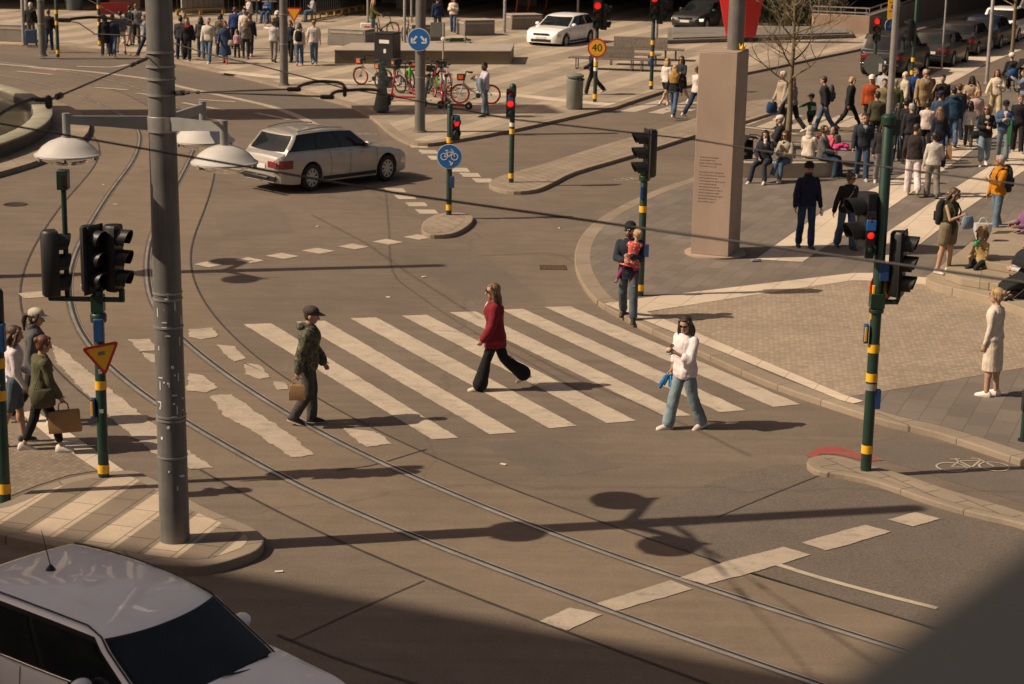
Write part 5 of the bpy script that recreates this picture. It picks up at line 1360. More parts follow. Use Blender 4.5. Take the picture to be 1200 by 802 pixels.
# gallery building along the north side: arcade under an unseen deck added to shade the back, tower above (out of frame)
Y0, Y1 = 103.0, 124.0
t_ = thing('gallery_building', 'long dark shopfront building in deep shade along the back of the square', 'building', (-9, Y1, 0))
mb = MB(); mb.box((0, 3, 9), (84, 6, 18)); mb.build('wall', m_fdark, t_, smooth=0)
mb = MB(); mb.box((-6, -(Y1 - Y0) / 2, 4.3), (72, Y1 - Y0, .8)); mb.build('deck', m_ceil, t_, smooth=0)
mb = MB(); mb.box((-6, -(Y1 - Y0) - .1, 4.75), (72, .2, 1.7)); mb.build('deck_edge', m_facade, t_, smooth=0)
for x in (-30, -22.5, -14.5, -6.5, 1.5, 3.4, 9.5, 17.5):
    mb = MB(); mb.box((x, -9.5 if x < 2 or x > 4 else -14, 1.95), (1.1 if x != 3.4 else 2.6, .9, 3.9)); mb.build('column', m_col, t_, bevel=.02)
for i in range(12):
    x = -38 + i * 6.2
    mb = MB(); mb.box((x, -.03, 1.9), (5.0, .1, 3.2)); w = mb.build('shop_window', m_fglass, t_, smooth=0)
    mb = MB()
    for k in (-2.5, -.85, .85, 2.5): mb.box((x + k, -.1, 1.9), (.1, .08, 3.2))
    mb.build('frame', m_dkgrey, w, smooth=0)
mb = MB()
for i in range(24): mb.box((-40 + i * 3.5, -.3, 36), (1.0, .9, 36))
t2 = thing('office_tower', 'high office block with pale vertical ribs rising above the gallery, out of frame', 'building', (-9, Y1 + 6.5, 0))
mb2 = MB(); mb2.box((0, 6, 37), (82, 12, 38)); mb2.build('wall', m_fglass, t2, smooth=0); mb.build('vertical_rib', M('pale_rib', (.75, .66, .54), .7), t2, smooth=0)
# small kiosk / shop front pieces seen at the top left
def terrace():
    # pale panel wall with a dark railing (top left)
    a, b = G(213, 17, KH), G(262, 14, KH)
    t = thing('terrace_screen', 'pale grey screen wall of the shaded terrace at top left', 'wall', a, atan2(b.y - a.y, b.x - a.x)); L = (b - a).length
    mb = MB(); mb.box((L / 2, 0, .62), (L, .12, 1.2)); mb.build('panel', m_conc, t, bevel=.01); mb = MB(); mb.box((L / 2, 0, 1.25), (L + .1, .2, .06)); mb.build('cap', m_dkgrey, t)
    def fence(label, pts, yellow=True, h=1.1):
        a, b = pts; t = thing('terrace_fence', label, 'fence', a, atan2(b.y - a.y, b.x - a.x), 'terrace fences'); L = (b - a).length
        mb = MB(); n = max(2, int(L / .28))
        for k in range(n + 1): mb.box((L * k / n, 0, .75), (.03, .03, .75))
        for z in (.42, 1.12): mb.box((L / 2, 0, z), (L, .04, .05))
        mb.build('railing', m_blackm, t, smooth=0)
        if yellow:
            mb = MB(); mb.box((L / 2, 0, .36), (L, .10, .10)); mb.box((L / 2, 0, .06), (L, .10, .06))
            for k in range(max(2, int(L / 1.0)) + 1): mb.box((L * k / max(2, int(L / 1.0)), 0, .21), (.16, .1, .24))
            mb.build('timber_base', M('yellow_timber', (.34, .21, .065), .7, var=.2), t, smooth=0)
    fence('black terrace railing on yellow timber base behind the big grey pole', (G(208, 20, KH), G(262, 18, KH)))
    fence('black terrace railing on yellow timber base right of the triangle sign', (G(356, 26, KH), G(426, 14, KH)))
    fence('black terrace railing between the seated guests and the walkers', (G(268, 22, KH), G(352, 24, KH)), False)
    for x, y, lab in ((296, 17, 'left terrace table of the shaded cafe'), (316, 18, 'right terrace table of the shaded cafe'), (372, 14, 'terrace table behind the timber fence')):
        c = G(x, y, KH); t = thing('cafe_table', 'small round ' + lab, 'table', c, 0, 'cafe tables on the terrace')
        mb = MB(); mb.lathe([(0, .70), (.4, .70), (.4, .74), (0, .74)], n=20); mb.build('tabletop', m_slat, t); mb = MB(); mb.lathe([(.03, .02), (.03, .7)], n=8); mb.lathe([(0, 0), (.25, 0), (.25, .02), (0, .02)], n=16); mb.build('pedestal', m_dkgrey, t)
    c = G(87, 12, KH); t = thing('planter_tub', 'big grey-blue planter tub in front of the dark shops at top left', 'planter', c)
    mb = MB(); mb.lathe([(0, 0), (.42, 0), (.52, .95), (.46, .95), (.44, .85), (0, .85)], n=20); mb.build('tub', M('blue_grey_tub', (.07, .09, .10), .6), t)
    mb = MB(); rr = random.Random(5)
    for k in range(90):
        a = rr.uniform(0, 6.28); r = rr.uniform(0, .5); z = rr.uniform(.9, 1.6); mb.box((cos(a) * r, sin(a) * r, z), (.12, .08, .01), rz=a)
    mb.build('foliage', M('dark_leaf', (.03, .05, .015), .6), t, smooth=0)
    a, b = G(116, 21, KH), G(152, 20, KH); t = thing('red_barrier', 'low red barrier panel behind the group at top left', 'barrier', a, atan2(b.y - a.y, b.x - a.x)); L = (b - a).length
    mb = MB(); mb.box((L / 2, 0, .45), (L, .08, .6)); mb.build('panel', M('red_panel', (.38, .03, .03), .5), t, bevel=.02)
    mb = MB()
    for x in (.1, L - .1): mb.box((x, .0, .1), (.3, .3, .2))
    mb.build('foot', m_dkgrey, t)
    c = G(149, 9, KH); t = thing('kiosk', 'reddish kiosk box with pale side behind the group at top left', 'kiosk', c)
    mb = MB(); mb.box((0, 0, 1.25), (1.7, 1.2, 2.5)); mb.build('body', M('terracotta', (.36, .19, .13), .7), t, bevel=.02); mb = MB(); mb.box((.5, -.61, 1.3), (.5, .02, 1.6)); mb.build('door', M('red_panel', (.38, .03, .03), .5), t)
terrace()
# red bicycles / chairs in the shade as red blurs near the hatchback are parked bikes
for x, y, lab in ((604, 22, 'left red parked bike in the shade behind the concrete block'), (622, 19, 'middle red parked bike in the shade left of the white hatchback'), (641, 17, 'right red parked bike in the shade above the white hatchback')):
    scooter('red scooter: ' + lab.replace('bike', 'scooter'), G(x, y, KH), radians(80 + x % 7 * 6), m_redp, group='scooters parked in the shade')
# stone blocks, red sculpture, grey platform
m_pink = M('reddish_stone_wall', (.30, .205, .15), .8, var=.15, scale=1.2, bump=.2)
def plat():
    a, b, c, d = G(782, 52, KH), G(1000, 45, KH), G(994, 36, KH), G(782, 38, KH)
    o = (a + b) / 2; t = thing('stone_platform', 'long low grey stone platform under the red sculpture', 'platform', (o.x, o.y, KH))
    mb = MB(); mb.prism([(p.x - o.x, p.y - o.y) for p in (a, b, c, d)], -.02, .20); mb.build('body', M('platform_stone', (.15, .135, .115), .8, var=.15, scale=1), t, bevel=.03)
    mb = MB(); mb.prism(inset([(p.x - o.x, p.y - o.y) for p in (a, b, c, d)], .25), .20, .27); mb.build('upper_slab', M('platform_top', (.17, .155, .135), .8, var=.15, scale=1), t, bevel=.02)
plat()
c0 = G(868, 43, KH + .27)
t_ = thing('red_sculpture', 'tall bright red tapering sculpture panel behind the pillar mast', 'sculpture', c0)
m_rsc = M('sculpture_red', (.50, .018, .016), .45, var=.08, scale=1)
w0, w1, hh = 17 / pxm(c0), 40 / pxm(c0), 4.2
mb = MB(); mb.loft([[V((-w0, -.12, 0)), V((-.25, -.35, 0)), V((-.25, .35, 0)), V((-w0, .12, 0))], [V((-w1, -.2, hh)), V((-.25, -.5, hh)), V((-.25, .5, hh)), V((-w1, .2, hh))]]); mb.build('left_wing', m_rsc, t_, smooth=0)
mb = MB(); mb.loft([[V((.15, -.35, 0)), V((w0, -.12, 0)), V((w0, .12, 0)), V((.15, .35, 0))], [V((.15, -.5, hh)), V((w1 * .85, -.2, hh)), V((w1 * .85, .2, hh)), V((.15, .5, hh))]]); mb.build('right_wing', m_rsc, t_, smooth=0)
mb = MB(); mb.box((-.05, .1, 2.1), (.36, .3, 4.2)); mb.build('spine', m_dkgrey, t_, smooth=0)
for x, w, lab in ((834, 1.5, 'left pale tapered stone block behind the dark hatchback'), (852, 1.2, 'right pale tapered stone block beside the red sculpture')):
    c = G(x, 31, KH); t = thing('stone_block', lab, 'stone block', c, radians(15), 'tapered stone blocks')
    mb = MB(); mb.box((0, 0, .42), (w, 1.0, .84), taper=.62); mb.build('body', m_pink, t, bevel=.03)
    mb = MB(); mb.box((0, 0, .87), (w * .7, .7, .06)); mb.build('top_slab', m_conc, t, bevel=.01)
# hedge behind the platform
def leaf_cloud(mb, c, r, n, size, rr, flat=1.0):
    for k in range(n):
        while True:
            p = V((rr.uniform(-1, 1), rr.uniform(-1, 1), rr.uniform(-1, 1)))
            if p.length < 1 and (p.length > .45 or rr.random() < .3): break
        p = V((p.x * r[0], p.y * r[1], p.z * r[2])) + V(c); s_ = size * rr.uniform(.6, 1.4)
        q = Euler((rr.uniform(-1, 1), rr.uniform(-1, 1), rr.uniform(0, 6.3))).to_matrix()
        mb.add([p + q @ V((-s_, -s_ * .5, 0)), p + q @ V((0, -s_ * .6, s_ * .2)), p + q @ V((s_, 0, 0)), p + q @ V((0, s_ * .6, s_ * .2))], [(0, 1, 2, 3)])
def leafmat(name, c):
    t = NT(name); o = t.n('ShaderNodeNewGeometry'); n_ = t.noise(t.coord(), 1.2, 3)
    a = t.ramp(n_, [(.35, tuple(x * .55 for x in c)), (.7, tuple(x * 1.4 for x in c))]); t.col(t.mix(1.0, a, t.ramp(o.outputs['Random Per Island'], [(0, .6), (1, 1.35)]), 'MULTIPLY')); t.set(Roughness=.6); return t.m
rr = random.Random(11)
a, b = G(884, 33, KH), G(966, 31, KH); t_ = thing('hedge', 'dark green clipped hedge behind the bare tree', 'hedge', (a + b) / 2)
mb = MB(); Lh = (b - a).length
for k in range(16): leaf_cloud(mb, ((k / 15 - .5) * Lh, rr.uniform(0, .5) + .6, .95 + rr.uniform(-.1, .1)), (.5, .6, .95), 260, .075, rr)
mb.build('foliage', leafmat('hedge_leaf', (.030, .060, .028)), t_, smooth=0)
mb = MB()
for k in range(12): mb.tube([((k / 11 - .5) * Lh, .6, 0), ((k / 11 - .5) * Lh + .1, .65, 1.0)], .03, 5)
mb.build('stem', M('hedge_wood', (.06, .045, .03), .8), t_, smooth=0)
# ramp wall with railing behind the parked cars
def ramp_wall():
    pts = [G(948, 42, KH), G(1012, 41, KH), G(1060, 52, KH)]
    w0 = G(952, 38, KH); w1 = G(1018, 41, KH); d = V((cos(sd), sin(sd), 0))
    t = thing('stone_retaining_wall', 'reddish stone retaining wall with a metal handrail behind the parked cars', 'wall', w1); o = w1
    P = [w0 - o, V((0, 0, 0))]
    hA = hz(w1, 19)
    mb = MB(); mb.prism([(P[0].x, P[0].y), (0, 0), (0.1, .35), (P[0].x, P[0].y + .4)], -.02, hA); mb.build('front_wall', m_pink, t, bevel=.02)
    Lw = 40; e = d * Lw; n_ = V((-d.y, d.x, 0)) * .35
    mb = MB(); mb.loft([[V((0, 0, -.02)), n_ + V((0, 0, -.02)), n_ + V((0, 0, hA)), V((0, 0, hA))], [e + V((0, 0, -.02)), e + n_ + V((0, 0, -.02)), e + n_ + V((0, 0, hA + 1.3)), e + V((0, 0, hA + 1.3))]])
    mw = NT('ribbed_wall'); sv = mw.noise(mw.coord(scale=(2.2, 2.2, .15)), 2.5, 4, .6); mw.col(mw.ramp(sv, [(.3, (.10, .078, .060)), (.7, (.19, .148, .112))])); mw.set(Roughness=.8); mw.bump(sv, .5, .05)
    mb.build('side_wall', mw.m, t, smooth=0)
    mb = MB()
    for z in (.12, .36): mb.tube([P[0] + V((0, .2, hA + z)), V((0, .2, hA + z)), e + n_ * .5 + V((0, 0, hA + 1.3 + z))], .03, 6)
    for k in range(16):
        q = e * (k / 15) + n_ * .5; mb.tube([q + V((0, .1, hA + 1.3 * k / 15)), q + V((0, .1, hA + .37 + 1.3 * k / 15))], .02, 5)
    for k in range(5): q = P[0] * (k / 4); mb.tube([q + V((0, .2, hA)), q + V((0, .2, hA + .37))], .02, 5)
    mb.build('handrail', m_galv, t, smooth=40)
ramp_wall()
# dark building beyond the ramp on the right
t_ = thing('east_building', 'dark shaded building beyond the ramp wall at top right', 'building', (38, 127, 0))
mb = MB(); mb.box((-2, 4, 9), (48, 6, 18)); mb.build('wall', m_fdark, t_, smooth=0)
for i in range(8):
    mb = MB(); mb.box((-24 + i * 6, .97, 2), (4.6, .1, 3)); mb.build('shop_window', m_fglass, t_, smooth=0)
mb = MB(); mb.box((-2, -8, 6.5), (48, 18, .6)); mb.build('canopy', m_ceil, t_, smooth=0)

# ------------------------------------------------------------------ bare trees
m_bark = M('bark', (.155, .115, .065), .85, var=.3, scale=7, bump=.4)
m_twig = M('twig', (.20, .145, .075), .8, var=.25)
def bare_tree(px, label, H=5.6, trunk_r=.085, seed=1, spread=1.0, fork=1.7, z=KH, lev=4, gold=True):
    B = G(px[0], px[1], z); t = thing('bare_tree', label, 'tree', B); rr = random.Random(seed)
    mb = MB(); mb.tube([(0, 0, 0), (.02, 0, fork * .5), (.0, .02, fork), (.03, 0, fork + 1.2), (.0, 0, H * .75), (.05, 0, H)], [trunk_r * 1.25, trunk_r, trunk_r * .9, trunk_r * .6, trunk_r * .35, .01], 10)
    mb.build('trunk', m_bark, t, smooth=60)
    mbb = MB(); mt = MB()
    def grow(p, d, L, r, lv):
        pts = [p]; q = p.copy(); dd = d.copy(); n = 5
        for k in range(n):
            dd = (dd + V((rr.uniform(-.25, .25), rr.uniform(-.25, .25), rr.uniform(-.12, .22)))).normalized(); q = q + dd * (L / n); pts.append(q.copy())
        (mbb if lv > 2 else mt).tube(pts, [r * (1 - .6 * i / n) for i in range(n + 1)], 6 if lv > 2 else 4)
        if lv <= 0: return
        for k in range(rr.choice((2, 3, 4))):
            i = rr.randint(2, n); a = rr.uniform(0, 6.28); side = V((cos(a), sin(a), rr.uniform(-.1, .6))); grow(pts[i], (dd * .7 + side * .8).normalized(), L * rr.uniform(.5, .75), r * .5, lv - 1)
    for k in range(17):
        z_ = fork + k * (H - fork) * .048; a = k * 2.4 + seed; d = V((cos(a) * spread, sin(a) * spread, rr.uniform(.35, .9))).normalized()
        grow(V((0, 0, z_)), d, H * rr.uniform(.18, .32), trunk_r * .34, lev)
    mbb.build('branch', m_bark, t, smooth=60); mt.build('crown', m_twig, t, smooth=0); return t
bare_tree((923, 167), 'young bare tree with thin spreading branches behind the seated group', 5.2, .085, 3, .95, 1.75)
bare_tree((1184, 82), 'young tree with a slim golden trunk near the wheelchair at upper right', 6.0, .08, 8, 1.0, 2.6)
bare_tree((958, 36), 'bare bushy tree in front of the stone retaining wall', 3.4, .05, 21, 1.1, .5, lev=4)

# ------------------------------------------------------------------ parapet of the viewpoint, close by and out of focus
def parapet():
    z = 7.70; a, b = G(1200, 628, z), G(948, 802, z); d = (a - b).normalized(); n_ = V((d.y, -d.x, 0))
    if n_.x < 0: n_ = -n_
    e0, e1 = b - d * .5, a + d * 1.2
    t = thing('parapet', 'dark out-of-focus parapet edge close to the viewer in the lower right corner', 'parapet', (e0.x, e0.y, 0), atan2(d.y, d.x)); L = (e1 - e0).length
    sy = -1 if V((-d.y, d.x, 0)).dot(n_) < 0 else 1
    m_ = M('dark_parapet', (.016, .0155, .016), .7, var=.1)
    mb = MB(); mb.box((L / 2, sy * .30, z - .04), (L, .60, .08)); mb.build('coping', m_, t, bevel=.012)
    mb = MB(); mb.box((L / 2, sy * .32, (z - .08) / 2), (L - .1, .44, z - .08)); mb.build('wall', m_, t)
parapet()
# ================================================================== people
SKIN = {'l': (.42, .255, .175), 'm': (.33, .185, .115), 'd': (.16, .085, .05), 'k': (.07, .038, .025)}
HAIRC = {'black': (.012, .010, .009), 'dbrown': (.030, .018, .011), 'brown': (.065, .034, .018), 'lbrown': (.15, .085, .042), 'blond': (.34, .22, .10), 'red': (.13, .045, .018), 'grey': (.33, .30, .27), 'white': (.55, .52, .48)}
def mat_skin(c):
    key = ('skin', c)
    if key not in _MC:
        t = NT('skin'); n_ = t.noise(t.coord(), 9, 4, .6); t.col(t.ramp(n_, [(.3, tuple(x * .86 for x in c)), (.7, tuple(x * 1.1 for x in c))])); t.set(Roughness=.5)
        t.b.inputs['Specular IOR Level'].default_value = .35; _MC[key] = t.m
    return _MC[key]
def mat_hair(c):
    key = ('hair', c)
    if key not in _MC:
        t = NT('hair'); n_ = t.noise(t.coord(scale=(30, 30, 3)), 2.0, 4, .7); t.col(t.ramp(n_, [(.3, tuple(x * .6 for x in c)), (.7, tuple(min(1, x * 1.45) for x in c))])); t.set(Roughness=.42); t.bump(n_, .6, .02); _MC[key] = t.m
    return _MC[key]
def mat_camo():
    t = NT('camouflage'); v = t.coord(); a = t.noise(v, 9, 2, .5, .8); b = t.noise(t.coord(scale=(1.1, .9, 1)), 13, 2, .5, 1.0); c = t.noise(t.coord(scale=(.8, 1.2, 1.1)), 16, 2, .5, .6)
    x = t.mix(t.ramp(a, [(.48, 0.), (.5, 1.)]), (.048, .052, .026), (.085, .075, .042)); x = t.mix(t.ramp(b, [(.53, 0.), (.55, 1.)]), x, (.022, .028, .016)); x = t.mix(t.ramp(c, [(.60, 0.), (.62, 1.)]), x, (.15, .13, .085))
    t.col(x); t.set(Roughness=.85); t.bump(t.noise(v, 14, 4), .5, .03); return t.m
def mat_dots():
    t = NT('polka_dots'); v = t.coord(); vo = t.n('ShaderNodeTexVoronoi'); vo.inputs['Scale'].default_value = 17; vo.inputs['Randomness'].default_value = .35; t.l(v, vo.inputs['Vector'])
    t.col(t.mix(t.ramp(vo.outputs['Distance'], [(.27, 1.), (.31, 0.)]), (.50, .075, .06), (.66, .52, .46))); t.set(Roughness=.85); t.bump(t.noise(v, 20, 4), .5, .03); return t.m
def mat_scarf():
    t = NT('yellow_patterned_scarf'); v = t.coord(); a = t.noise(v, 14, 3, .6, .8); t.col(t.ramp(a, [(.42, (.42, .22, .015)), (.47, (.30, .20, .08)), (.53, (.06, .04, .02)), (.6, (.48, .28, .03))])); t.set(Roughness=.9); return t.m
M_CAMO, M_DOTS, M_SCARF = mat_camo(), mat_dots(), mat_scarf()
m_eye = M('eye_dark', (.02, .014, .01), .2); m_lips = M('lips', (.30, .10, .08), .5); m_lensd = M('dark_sunglass', (.008, .007, .006), .08, coat=.5)
PENDING = []      # meshes whose voxel surface is made in one pass at the end

class Fig:
    """skeleton of one person in local space: x forward, y left, z up, feet on z = 0"""
    def __init__(s, h=1.75, fem=False, legs=((2, 3), (-2, 4)), arms=((4, 7, 10, 8), (4, 7, 10, 8)), lean=2, head=(0, 0), sit=None, spread=0, child=False, twist=0, legyaw=0):
        k = h / 1.75; s.k = k; s.fem = fem; hs = (1.30 if child else 1.09)
        s.hs = hs * k; Rl = Matrix.Rotation(radians(lean), 3, 'Y')
        hipw = .092 * k; s.hip = [V((0, sd_ * hipw, .93 * k)) for sd_ in (1, -1)]
        s.knee = []; s.ank = []; s.footd = []
        for i in (0, 1):
            a, kn = legs[i][0], legs[i][1]; ab = radians((legs[i][2] if len(legs[i]) > 2 else 0) + spread) * (1, -1)[i]
            def dv(t_, ab=ab): q = V((sin(radians(t_)), 0, -cos(radians(t_)))); return Matrix.Rotation(ab, 3, 'X') @ q if abs(t_) < 60 else Matrix.Rotation(ab, 3, 'Z') @ q
            s.knee.append(s.hip[i] + dv(a) * .44 * k); s.ank.append(s.knee[i] + dv(a - kn) * .415 * k)
            fp = legs[i][3] if len(legs[i]) > 3 else max(-8, min(45, (kn - a) * .55 if kn - a > 12 else 0))
            s.footd.append(V((cos(radians(fp)), .12 * (1, -1)[i], -sin(radians(fp)))).normalized())
        O = V((0, 0, .95 * k)); s.R = Rl @ Matrix.Rotation(radians(twist), 3, 'Z')
        T = lambda x, y, z: O + s.R @ (V((x, y, z)) * k - V((0, 0, .95 * k)))
        s.T = T
        sw = .158 if fem else .180
        s.sho = [T(-.01, sd_ * sw, 1.378) for sd_ in (1, -1)]
        s.elb = []; s.wri = []; s.hd = []; s.hn = []
        for i in (0, 1):
            f, ab, e, inw = arms[i]; sg = (1, -1)[i]; f_, a_, e_, w_ = radians(f), radians(ab), radians(f + e), radians(inw)
            u = V((sin(f_) * cos(a_), sg * sin(a_), -cos(f_) * cos(a_))).normalized()
            v = V((sin(e_) * cos(w_), sg * (sin(a_) * max(0, cos(e_)) - sin(w_) * abs(sin(e_)) - (sin(w_) * .25 if abs(sin(e_)) < .5 else 0)), -cos(e_))).normalized()
            u, v = s.R @ u, s.R @ v
            s.elb.append(s.sho[i] + u * .285 * k); s.wri.append(s.elb[i] + v * .255 * k); s.hd.append(v)
            n_ = V((0, -sg, 0)) - v * V((0, -sg, 0)).dot(v)
            s.hn.append((n_ if n_.length > .2 else V((1, 0, 0)) - v * v.x).normalized())
        s.neck = T(-.01, 0, 1.47); s.hc = T(.015, 0, 1.47) + s.R @ V((0, 0, .165 * s.hs)) if child else T(.018, 0, 1.622)
        yaw, pit = head
        s.HR = s.R @ Matrix.Rotation(radians(yaw), 3, 'Z') @ Matrix.Rotation(radians(pit), 3, 'Y')
        piv = s.neck + V((0, 0, .05 * k)); s.hc = piv + s.HR @ (s.R.transposed() @ (s.hc - piv))
        # stand on the lowest sole or sit
        lo = min((s.ank[i] + s.footd[i] * .15 * k).z - .045 * k if s.footd[i].z < -.15 else s.ank[i].z - .085 * k for i in (0, 1))
        dz = -lo if sit is None else (sit + .09 * k - .93 * k)
        s.dz = dz
        for L in (s.hip, s.knee, s.ank, s.sho, s.elb, s.wri):
            for i in (0, 1): L[i] = L[i] + V((0, 0, dz))
        s.neck.z += dz; s.hc.z += dz; s.O = O + V((0, 0, dz))
        s.Tz = lambda x, y, z: T(x, y, z) + V((0, 0, dz))
        s.M4 = Matrix.Translation(s.hc) @ s.HR.to_4x4()
    def H(s, x, y, z): return s.hc + s.HR @ (V((x, y, z)) * s.hs)
    def ring(s, z, rx, ry, cx=0.0, n=18, p=2.3, e=0.0):
        out = []
        for i in range(n):
            a = 2 * pi * i / n; c, q = cos(a), sin(a)
            out.append(s.Tz(cx + (rx + e) * (abs(c) ** (2 / p)) * (1 if c > 0 else -1), (ry + e) * (abs(q) ** (2 / p)) * (1 if q > 0 else -1), z))
        return out
    def torso(s, mb, e=0.0, z0=.82, z1=1.50, hem_flare=0.0, chest=0.0):
        f = s.fem
        prof = [(.80, .095, .135), (.86, .108, .160), (.95, .118, .172 if f else .165), (1.03, .105, .150 if f else .155), (1.12, .095, .128 if f else .148), (1.22, .108, .140 if f else .162), (1.30, .120, .150 if f else .172), (1.37, .108, .155 if f else .174), (1.415, .085, .132 if f else .146), (1.445, .066, .105 if f else .114), (1.475, .056, .076), (1.505, .052, .060), (1.54, .050, .053)]
        P = [p for p in prof if z0 - 1e-6 <= p[0] <= z1 + 1e-6]; ez = lambda z_: e * (1.0 if z_ < 1.36 else max(.45, 1 - (z_ - 1.36) * 5)) if e > 0 else e
        if P[0][0] > z0 + .005 or z0 < .80:
            q = prof[0] if z0 < .80 else [p for p in prof if p[0] <= z0][-1]
            P = [(z0, q[1] + hem_flare, q[2] + hem_flare)] + P
        mb.loft([s.ring(z, rx + chest * (1.2 < z < 1.36), ry, .01 if z > 1.15 else 0, e=ez(z) + hem_flare * max(0, (.98 - z) / .25) * (z > z0 + .001)) for z, rx, ry in P])
    def limb(s, mb, P, r, n=12, ref=None):
        for i in range(len(P) - 1): mb.caps(P[i], P[i + 1], r[i], r[i + 1], n)
    def leg(s, mb, i, e=0.0, r=(.088, .058, .042), to=1.0, flare=0.0):
        k = s.k; h, kn, an = s.hip[i], s.knee[i], s.ank[i]; up = h + V((0, 0, .02 * k))
        if to <= .5:
            q = h.lerp(kn, to * 2); mb.caps(up, q, (r[0] + e) * k, (lerp(r[0], r[1], to * 2) + e) * k, 14); return
        q = kn.lerp(an, (to - .5) * 2); r2 = lerp(r[1], r[2], (to - .5) * 2)
        mb.caps(up, kn, (r[0] + min(e, .010)) * k, (r[1] + e) * k, 14); mb.caps(kn, q, (r[1] + e) * k, (r2 + e + flare) * k, 14)
        if flare < .01 and to > .9: 
            c = kn.lerp(an, .28) - V((.012 * k, 0, 0)); mb.ball(c, ((r[1] + e) * 1.0 * k, (r[1] + e) * .98 * k, .12 * k), 12, 8)
    def arm(s, mb, i, e=0.0, r=(.050, .040, .030), to=1.0):
        k = s.k; r = tuple(x * (.88 if s.fem else 1) for x in r); sh, el, wr = s.sho[i], s.elb[i], s.wri[i]
        if to <= .5: q = sh.lerp(el, to * 2); mb.caps(sh, q, (r[0] + e) * k, (lerp(r[0], r[1], to * 2) + e) * k, 12); return
        q = el.lerp(wr, (to - .5) * 2); mb.caps(sh, el, (r[0] + e) * k, (r[1] + e) * k, 12); mb.caps(el, q, (r[1] + e) * k, (lerp(r[1], r[2], (to - .5) * 2) + e) * k, 12)
    def hand(s, mb, i, curl=28, fr=.0095):
        k = s.k; d, n_, w0 = s.hd[i], s.hn[i], s.wri[i]; w = d.cross(n_).normalized()
        if w.x < 0 and abs(w.x) > .3: w = -w
        if abs(w.x) <= .3 and w.z < 0: w = -w
        pal = [w0 - d * .02 * k, w0 + d * .045 * k, w0 + d * .085 * k]
        rings = []
        for c, a, b in zip(pal, (.024, .036, .038), (.019, .017, .013)):
            rings.append([c + (w * cos(t) * a + n_ * sin(t) * b) * k for t in [2 * pi * j / 10 for j in range(10)]])
        mb.loft(rings)
        for j, (o, L) in enumerate(((.028, .070), (.010, .079), (-.010, .073), (-.027, .058))):
            p = w0 + (d * .078 + w * o) * k; q = p; dd = d; c_ = radians(curl * (.8 + .12 * j))
            P = [p]
            for g in (.42, .33, .25):
                dd = (dd * cos(c_) + n_ * sin(c_)).normalized(); q = q + dd * L * g * k; P.append(q)
            mb.tube(P, [fr * k, fr * k, fr * .95 * k, fr * .7 * k], 8)
        p = w0 + (d * .022 + w * .026) * k; q = p + (d * .5 + w * .75 + n_ * .25).normalized() * .035 * k; t_ = q + (d * .85 + w * .2 + n_ * .4).normalized() * .032 * k
        mb.tube([p, q, t_], [fr * 1.25 * k, fr * 1.1 * k, fr * .8 * k], 8)
    def head(s, mb, lod):
        Mh = s.HR; hs = s.hs
        def B(c, r): mb.ball(s.H(*c), tuple(x * hs for x in r), 16 if lod < 2 else 12, 12 if lod < 2 else 8, Mh)
        B((-.008, 0, .022), (.096, .076, .098)); B((.022, 0, -.045), (.064, .056, .070)); B((.045, 0, -.083), (.032, .034, .024))
        B((.062, .0, .012), (.030, .056, .030))
        mb.caps(s.H(.088, 0, .004), s.H(.106, 0, -.032), .010 * hs, .015 * hs, 8)
        for g in (1, -1): B((-.008, g * .077, -.01), (.022, .011, .032))
        mb.caps(s.neck - V((0, 0, .03)), s.H(-.012, 0, -.06), .054 * s.k * (.9 if s.fem else 1), .052 * s.k * (.9 if s.fem else 1), 12)

